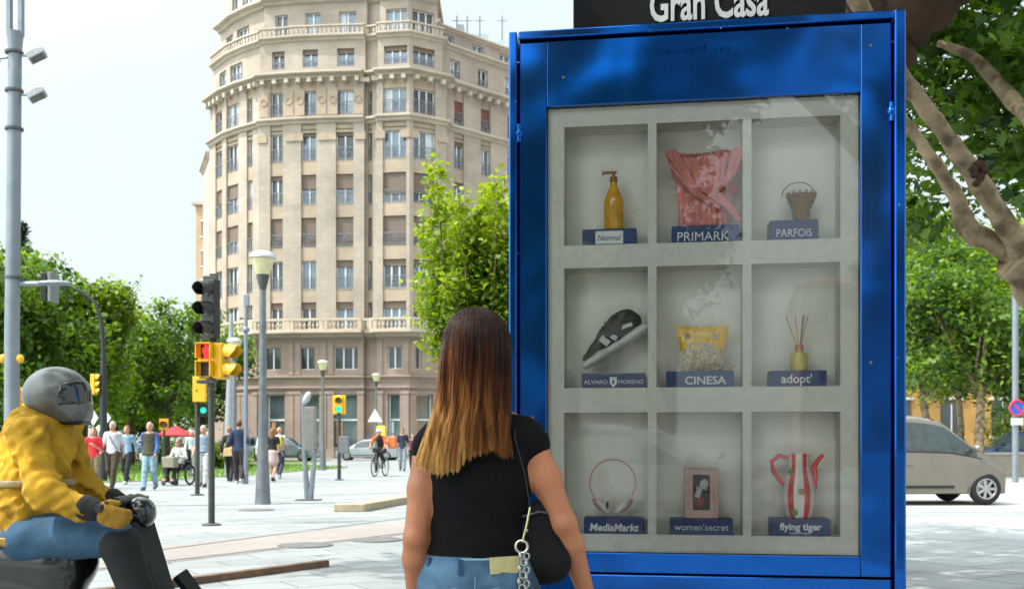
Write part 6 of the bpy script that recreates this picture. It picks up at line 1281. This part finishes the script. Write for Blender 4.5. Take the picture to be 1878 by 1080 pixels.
def clumps(blobs, n_cl, rc, n_leaf, seed=0, shell=.55, sq=.8):
    """clusters of leaves spread in the volume of ellipsoids (centre, radii)"""
    g = np.random.default_rng(seed); vol = np.array([r[0]*r[1]*r[2] for c, r in blobs])**.67; pr = vol/vol.sum(); C = []; T = []
    for i in range(n_cl):
        c, r = blobs[g.choice(len(blobs), p=pr)]; v = g.normal(size=3); v /= np.linalg.norm(v); rad = g.uniform(shell, 1.05); p = np.array(c)+v*np.array(r)*rad
        k = max(4, int(n_leaf*g.uniform(.5, 1.5))); q = g.normal(size=(k, 3))*rc*g.uniform(.5, 1.2)*np.array([1, 1, sq])*.6; C.append(p+q); T.append(g.uniform(0, .8)+g.normal(0, .12, k))
    return np.concatenate(C), np.concatenate(T)
bark = mat('bark_brown', (.09, .065, .045), .95, var=.4, scale=6, bump=.8, bscale=14); barkp = mat('plane_bark', (.16, .105, .06), .9, var=.35, scale=6.5, bump=1.0, bscale=22, col2=(.34, .25, .155), det=12); barkd = mat('dark_bark', (.055, .027, .014), .95, var=.4, scale=5, bump=.9, bscale=16)
for el_, ps in zip([x for x in barkp.node_tree.nodes if x.type == 'VALTORGB'][0].color_ramp.elements, (.36, .60)): el_.position = ps
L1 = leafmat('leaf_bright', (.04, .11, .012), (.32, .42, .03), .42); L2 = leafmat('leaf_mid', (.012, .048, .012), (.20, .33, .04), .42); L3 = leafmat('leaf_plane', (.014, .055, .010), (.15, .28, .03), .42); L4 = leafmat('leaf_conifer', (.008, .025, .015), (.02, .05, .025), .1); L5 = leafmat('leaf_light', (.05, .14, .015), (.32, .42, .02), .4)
def tree(name, label, loc, H, trunk_h, blobs, n_cl, rc, n_leaf, size, m, seed, group=None, tr=.18, bk=None, cat='tree', shape='leaf', shell=.55, limbs=6):
    t = thing(name, label, cat, loc, 0, group); g = random.Random(seed); mb = MB()
    pts = [(0, 0, -.05), (g.uniform(-.1, .1), 0, trunk_h*.5), (g.uniform(-.15, .15), g.uniform(-.1, .1), trunk_h), (g.uniform(-.3, .3), 0, trunk_h+(H-trunk_h)*.5)]
    mb.tube(pts, [tr*1.2, tr, tr*.85, tr*.3], 10); tips = sorted(blobs, key=lambda b_: -b_[1][0]*b_[1][2])[:limbs]
    for (c, r) in tips:
        a = Vector(pts[2]); e = Vector(c); m_ = (a+e)/2+Vector((g.uniform(-.3, .3), g.uniform(-.3, .3), -.1)); mb.tube([a, m_, e, e+Vector((g.uniform(-1, 1)*r[0]*.6, 0, r[2]*.6))], [tr*.55, tr*.35, tr*.18, tr*.05], 7)
    mb.build('trunk', bk or bark, t, True, None); C, T = clumps(blobs, n_cl, rc, n_leaf, seed, shell); leaves('crown', C, None, size, m, t, T, shape); return t
def rblobs(seed, R_, zc, Hh, n=9):
    g = random.Random(seed); o = [((0, 0, zc), (R_*.65, R_*.65, Hh*.42))]
    for i in range(n):
        a = g.uniform(0, 6.28); rr_ = R_*g.uniform(.35, .75); z = zc+Hh*g.uniform(-.38, .36); q = R_*g.uniform(.28, .48); o.append(((rr_*math.cos(a), rr_*math.sin(a), z), (q, q, q*.8)))
    return o
GP = 'park trees on the left'
def ptree(px, D, ytop, ybot, Rw, label, seed, m=L2, n_cl=420, leaf=.30, name='park_tree', n_leaf=26, shell=.55, nb=10, rc=.7):
    k = D/1878; zt = HCAM+(812-ytop)*k; zb = HCAM+(812-ybot)*k; X = (px-939)*k
    return tree(name, label, (X, D, 0), zt, max(1.6, zb+.3), rblobs(seed, Rw, (zt+zb)/2, zt-zb, nb), n_cl, rc, n_leaf, leaf, m, seed, GP, tr=.17*D/45, shell=shell)
ptree(55, 44, 488, 745, 4.3, 'big dense dark green park tree on the far left behind the floodlight mast', 21, L2, 620, .26, nb=14)
ptree(-70, 40, 470, 745, 4.0, 'leafy park tree cut by the left edge of the frame', 22, L2, 350, .28)
ptree(150, 47, 498, 760, 2.9, 'yellowish-green tree top rising between the overhead signal and the curved mast', 23, L1, 420, .26)
ptree(238, 55, 560, 775, 3.0, 'bright green park tree behind the walkers, right of the curved mast', 24, L1, 380, .28)
ptree(305, 52, 532, 772, 3.2, 'tall airy park tree just left of the near traffic light', 25, L2, 300, .24, shell=.3, rc=.55)
ptree(372, 66, 590, 790, 3.2, 'rounded park tree partly behind the near traffic light pole', 26, L2, 300, .30)
ptree(120, 62, 560, 790, 4.5, 'dark park tree filling the gap low behind the rider', 27, L2, 360, .34)
ptree(205, 70, 585, 800, 4.2, 'shaded park tree far back between the curved mast and the walkers', 28, L2, 320, .36)
ptree(290, 78, 600, 800, 4.0, 'distant park tree low behind the red parasol', 29, L2, 280, .38)
ptree(20, 66, 600, 800, 5.0, 'distant broad park tree low behind the floodlight mast', 30, L2, 300, .4)
# conifer
D = 85; X = (42-939)/1878*D; t = thing('conifer', 'dark pointed conifer rising above the park trees at the far left', 'tree', (X, D, 0)); zt = HCAM+(812-412)/1878*D
mb = MB(); mb.tube([(0, 0, 0), (0, 0, zt)], [.35, .03], 8); mb.build('trunk', bark, t); g = np.random.default_rng(4); C = []
for i in range(260):
    z = zt*(.35+.65*g.random()**.8); r = (zt-z)*.16+.15; a = g.uniform(0, 6.28); n_ = 24; u = g.random((n_, 1)); C.append(np.array([0, 0, z])+u*r*1.2*np.array([math.cos(a), math.sin(a), -.25])+g.normal(0, .12, (n_, 3)))
C = np.concatenate(C); leaves('crown', C, None, .42, L4, t, g.random(len(C)), 'needle')
# shrubs and flowers at the back of the lawn
for k, (px, D, w_, h_, lab, m) in enumerate([(400, 47, 1.6, 1.0, 'low bush with reddish leaves beyond the lawn, left of the couple in dark clothes', L1), (20, 58, 7, 1.3, 'long clipped hedge behind the rider at the back of the park', L2), (215, 60, 6.5, 1.5, 'dark hedge behind the group of walkers', L2), (345, 62, 3.4, 1.3, 'dark green hedge right of the red parasol', L2)]):
    t = thing('shrub' if k == 0 else 'hedge', lab, 'shrub' if k == 0 else 'hedge', ((px-939)/1878*D, D, 0)); mb = MB()
    for i in range(7): mb.tube([((i-3)*w_*.25, 0, 0), ((i-3)*w_*.27, 0, h_*.8)], .03, 5)
    mb.build('stems', bark, t); C, T = clumps([((-w_*.5, 0, h_*.5), (w_*.5, .6, h_*.5)), ((w_*.5, 0, h_*.5), (w_*.5, .6, h_*.5)), ((0, 0, h_*.5), (w_*.5, .7, h_*.55))], 150 if k == 0 else 260, .35, 22, 40+k, .2); leaves('foliage', C, None, .16, m, t, T)
# light green young tree between building and display case
D = 13.5; k = D/1878; t = thing('young_tree', 'bright green leafy young tree with upright shoots beside the blue display case', 'tree', ((880-939)*k, D, 0))
bx = lambda px: (px-880)*k; bz = lambda py: HCAM+(812-py)*k
mb = MB(); root = (0, 0, 0); f0 = (.02, 0, bz(700)); mb.tube([root, (.03, 0, 1.0), f0], [.09, .075, .06], 10)
g = random.Random(6); C = []; T = []; rg = np.random.default_rng(8)
shoots = [((800, 300), (815, 560)), ((812, 340), (830, 560)), ((775, 415), (830, 600)), ((760, 500), (840, 620)), ((765, 560), (850, 620)), ((845, 380), (860, 580)), ((870, 385), (880, 600)), ((890, 350), (885, 600)), ((915, 345), (900, 600)), ((938, 360), (920, 600)), ((905, 385), (880, 620)), ((830, 430), (840, 600)), ((800, 455), (850, 620)), ((850, 430), (860, 620)), ((955, 400), (930, 600)), ((975, 440), (930, 620)), ((990, 520), (930, 640)), ((790, 530), (850, 640)), ((860, 470), (870, 640)), ((910, 450), (900, 640)), ((800, 610), (860, 660)), ((782, 628), (850, 660)), ((825, 520), (860, 640)), ((880, 520), (880, 640)), ((940, 520), (900, 640)), ((840, 580), (870, 660)), ((815, 490), (845, 620))]
for i, ((x1, y1), (x0, y0)) in enumerate(shoots):
    dy = rg.uniform(-.55, .55); a = Vector(f0)+Vector((0, 0, 0)); b_ = Vector((bx(x0), dy*.5, bz(y0))); e = Vector((bx(x1), dy, bz(y1))); mb.tube([a, b_, (b_+e)/2+Vector((.02, 0, 0)), e], [.03, .018, .011, .004], 6)
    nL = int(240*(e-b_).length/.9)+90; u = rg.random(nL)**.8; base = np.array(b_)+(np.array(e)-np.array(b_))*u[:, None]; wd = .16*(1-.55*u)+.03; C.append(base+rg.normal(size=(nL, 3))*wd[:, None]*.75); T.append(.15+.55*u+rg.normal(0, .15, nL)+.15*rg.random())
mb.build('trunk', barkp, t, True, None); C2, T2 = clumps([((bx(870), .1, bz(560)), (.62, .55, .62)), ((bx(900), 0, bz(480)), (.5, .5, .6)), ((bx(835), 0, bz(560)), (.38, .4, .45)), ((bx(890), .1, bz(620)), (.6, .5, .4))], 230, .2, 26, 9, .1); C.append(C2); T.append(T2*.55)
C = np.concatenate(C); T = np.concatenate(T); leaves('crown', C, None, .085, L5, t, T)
# trees on the right, beyond the road
GR = 'street trees beyond the road on the right'
def rtree(px, D, ytop, ybot, Rw, label, seed, m=L2, n_cl=420, leaf=.28, nl=26, tr=.16):
    k = D/1878; zt = HCAM+(812-ytop)*k; zb = HCAM+(812-ybot)*k
    return tree('street_tree', label, ((px-939)*k, D, 0), zt, max(1.8, zb+.2), rblobs(seed, Rw, (zt+zb)/2, zt-zb, 12), n_cl, .6, nl, leaf, m, seed, GR, tr, barkp)
rtree(1798, 36, 500, 735, 2.6, 'street tree with slim pale trunk right behind the silver car', 51, L2, 420, .22)
rtree(1700, 40, 420, 745, 2.8, 'dark street tree beside the right edge of the display case, over the ochre house', 52, L2, 460, .24)
rtree(1880, 44, 380, 700, 3.6, 'street tree at the right edge above the no-parking sign', 53, L1, 480, .26)
rtree(1760, 52, 345, 720, 4.6, 'tall bright street tree farther back over the ochre house', 54, L1, 620, .30)
rtree(1985, 50, 350, 640, 5.0, 'large street tree just outside the right edge', 55, L2, 420, .32)
rtree(1620, 50, 330, 640, 4.0, 'street tree mostly hidden behind the display case', 56, L2, 320, .30)
k = 58/1878; t = thing('shrub', 'bright green rounded shrub beside the no-parking sign', 'shrub', ((1850-939)*49/1878, 49, 0)); mb = MB(); mb.tube([(0, 0, 0), (0, 0, .8)], .05, 6); mb.build('stems', bark, t)
C, T = clumps([((0, 0, 1.7), (1.4, 1, 1.6)), ((.8, 0, 1.0), (1.3, .9, 1.0))], 240, .35, 26, 61, .3); leaves('foliage', C, None, .13, L5, t, T)
# ---- the big plane tree: limbs at upper right, canopy over the case and the viewer
D = 7.4; k = D/1878; tx, ty = (2010-939)*k, D+.2; t = thing('plane_tree', 'big old plane tree with pale mottled forking limbs whose canopy shades the display case', 'tree', (tx, ty, 0))
def TL(px, py, D_): p = P(px, py, D_); return (p.x-tx, p.y-ty, p.z)
mb = MB(); mb.tube(*wob([(0, 0, -.1), (.02, 0, .6), TL(1985, 640, 7.6), TL(1920, 520, 7.5), TL(1868, 468, 7.4)], [.36, .30, .26, .22, .17], 5, .09, 1), 16)
mb.tube(*wob([TL(1900, 500, 7.45), TL(1850, 420, 7.35), TL(1795, 335, 7.2), TL(1735, 250, 7.1), TL(1690, 190, 7.0), TL(1640, 120, 6.9), TL(1560, -20, 6.8), TL(1440, -260, 6.4)], [.11, .080, .068, .056, .054, .062, .06, .05], 5, .09, 2), 14)
mb.tube(*wob([TL(1890, 490, 7.5), TL(1820, 445, 7.5), TL(1775, 420, 7.5), TL(1752, 360, 7.5), TL(1715, 300, 7.5), TL(1680, 250, 7.6), TL(1600, 140, 7.8), TL(1500, -80, 8)], [.10, .07, .08, .055, .048, .04, .035, .03], 5, .09, 3), 12)
mb.tube(*wob([TL(1900, 500, 7.5), TL(1990, 300, 7.6), TL(2080, 100, 7.8), TL(2100, -300, 8)], [.2, .17, .14, .08], 5, .09, 4), 12)
mb.tube(*wob([TL(1990, 300, 7.6), TL(1880, 210, 8.4), TL(1790, 110, 9), TL(1720, 80, 9.2)], [.09, .07, .05, .03], 5, .09, 5), 10)
mb.tube(*wob([TL(1440, -260, 6.4), (-6, -3.2, 6.6), (-8.5, -4.5, 7.6)], [.07, .06, .03], 5, .09, 6), 8); mb.tube(*wob([TL(1560, -20, 6.8), (-4, -5, 6.4), (-4.6, -8, 7.4)], [.08, .06, .03], 5, .09, 7), 8)
mb.tube(*wob([(3.2-tx, -2.5-ty, 6.8), (.6-tx, -7-ty, 7.0), (1.9-tx, -7-ty, 5.0), (3.0-tx, -7.2-ty, 2.9)], [.12, .17, .15, .09], 5, .09, 8), 10)
tk = mb.build('trunk', barkp, t, True, None)
mb = MB(); p = Vector(TL(1790, 322, 7.12)); [mb.sphere(tuple(p+Vector((.035*math.cos(a_), -.045, .02+.045*math.sin(a_)))), (.034+.01*math.sin(a_*3), .028, .03), 9, 7, (0, a_, 0)) for a_ in (0, .9, 1.9, 2.9, 3.7, 5.0)]; mb.sphere(tuple(p+Vector((-.02, -.05, -.07))), (.03, .03, .025), 9, 7); mb.build('knot', mat('knot_wound', (.05, .022, .010), .95, var=.6, scale=30, bump=1, bscale=60), tk, True)
# leaf masses: visible ones upper right, canopy overhead (out of frame) for the shade
vis = []
for (px, py, D_, rx, rzz) in [(1720, 40, 10, .9, .55), (1800, 20, 10.5, .8, .5), (1860, 90, 10, .7, .5), (1760, 170, 10.5, .8, .45), (1850, 190, 10, .8, .5), (1700, 130, 10, .6, .4), (1860, 290, 10.5, .6, .45), (1790, 260, 11, .5, .35), (1700, 290, 10, .5, .35), (1730, 100, 11, .8, .5), (1930, 150, 9, .9, .9), (1920, 330, 9.5, .7, .7), (1720, 370, 11, .5, .35), (1870, 370, 10.5, .4, .25), (1830, 140, 9.3, .7, .35)]:
    q_ = TL(px, py, D_); vis.append((q_, (rx, .8, rzz)))
C, T = clumps(vis, 185, .32, 20, 71, .25); leaves('crown', C, None, .13, L3, t, T, 'palm')
can = []
g = random.Random(77)
for i in range(36):
    x = g.uniform(-5.0, 4.6); y = g.uniform(.4, 8.5); z = g.uniform(max(5.3, 1.9+.47*max(y, 0)+1.6), 8.2)
    can.append(((x-tx, y-ty, z), (g.uniform(.9, 1.5), g.uniform(.9, 1.5), g.uniform(.4, .7))))
C, T = clumps(can, 800, .5, 22, 72, .1)
back = []       # low outer boughs behind the viewer, with gaps to the sky
for (x, y, z, r) in [(-1.2, -7, 5.6, 1.0), (-2.8, -7.5, 5.2, 1.2), (-4.4, -7, 5.0, 1.2), (-.6, -7, 7.6, 1.2), (1.2, -7, 8.0, 1.2), (-2.7, -7.2, 6.3, .7), (.5, -7, 6.7, .55), (1.9, -7, 6.2, .5), (-1.2, -7, 6.7, .6), (-2.9, -7, 3.6, .6), (-3.0, -7.5, 2.6, .5), (2.9, -6.5, 5.2, 1.0), (4.4, -6.5, 4.6, 1.2), (3.2, -7, 7.2, 1.3), (-.2, -7.4, 6.4, .6), (-1.9, -7.3, 6.2, .7), (-2.4, -8, 7.4, 1.4), (-5.5, -7, 6.6, 1.4), (5.8, -6, 6.2, 1.5), (2.4, -6.5, 3.4, .5), (-3.6, -9, 3.9, .8), (-5.4, -9, 3.4, 1.0)]: back.append(((x-tx, y-ty, z), (r, .8, r*.62)))
Cb, Tb = clumps(back, 850, .34, 28, 75, .1)
wz = C[:, 2]; wy = C[:, 1]+ty; wx_ = C[:, 0]+tx; keep = (wz > 1.2+.4326*wy+.25) | (wx_/np.maximum(wy, .1) > .56) | (wy < 0)
leaves('canopy', np.concatenate([C[keep], Cb]), None, .19, L3, t, np.concatenate([T[keep], Tb]), 'palm')
# second old tree whose dark limb crosses behind the header sign
t2x, t2y = (1540-939)*9.5/1878, 9.5; t = thing('plane_tree', 'dark plane tree with thick brown limb rising behind the top corner of the display case', 'tree', (t2x, t2y, 0))
def T2L(px, py, D_): p = P(px, py, D_); return (p.x-t2x, p.y-t2y, p.z)
mb = MB(); mb.tube(*wob([(0, 0, -.1), (0, 0, 2), T2L(1565, 220, 9), T2L(1625, 90, 8.8), T2L(1690, 10, 8.6), T2L(1800, -70, 8.4), T2L(1900, -160, 8.2)], [.36, .33, .28, .26, .24, .21, .16], 5, .09, 9), 16); mb.tube(*wob([T2L(1620, 110, 8.8), T2L(1590, 20, 8.9), T2L(1590, -120, 9)], [.28, .26, .2], 5, .09, 10), 12); mb.build('trunk', barkd, t, True, None)
can = [((g.uniform(-3, 4), g.uniform(-1.5, 3), g.uniform(6.2, 8.5)), (1.2, 1.2, .5)) for i in range(16)]; C, T = clumps(can, 240, .5, 22, 73, .1); wz = C[:, 2]; wy = C[:, 1]+t2y; wx_ = C[:, 0]+t2x; keep = (wz > 1.2+.4326*wy+.25) | (wx_/wy > .56); leaves('crown', C[keep], None, .19, L3, t, T[keep], 'palm')
# trees behind the viewer, mirrored in the glass
GM = 'trees behind the viewer mirrored in the glass'
for i, (x, y, H, Rr) in enumerate([(-7.4, -22, 14, 3.4), (-3.2, -24, 13, 2.6), (5.4, -22, 13, 3.0), (12, -28, 9, 4)]):
    tree('street_tree', ['round green tree left behind the viewer, mirrored in the glass', 'smaller green tree behind the viewer, mirrored in the left niches', 'tree right behind the viewer, mirrored at the right of the glass', 'broad tree far right behind the viewer'][i], (x, y, 0), H, 2.2, rblobs(80+i, Rr, H*.6, H*.65, 8), 240, .6, 24, .3, L2, 80+i, GM, .18)
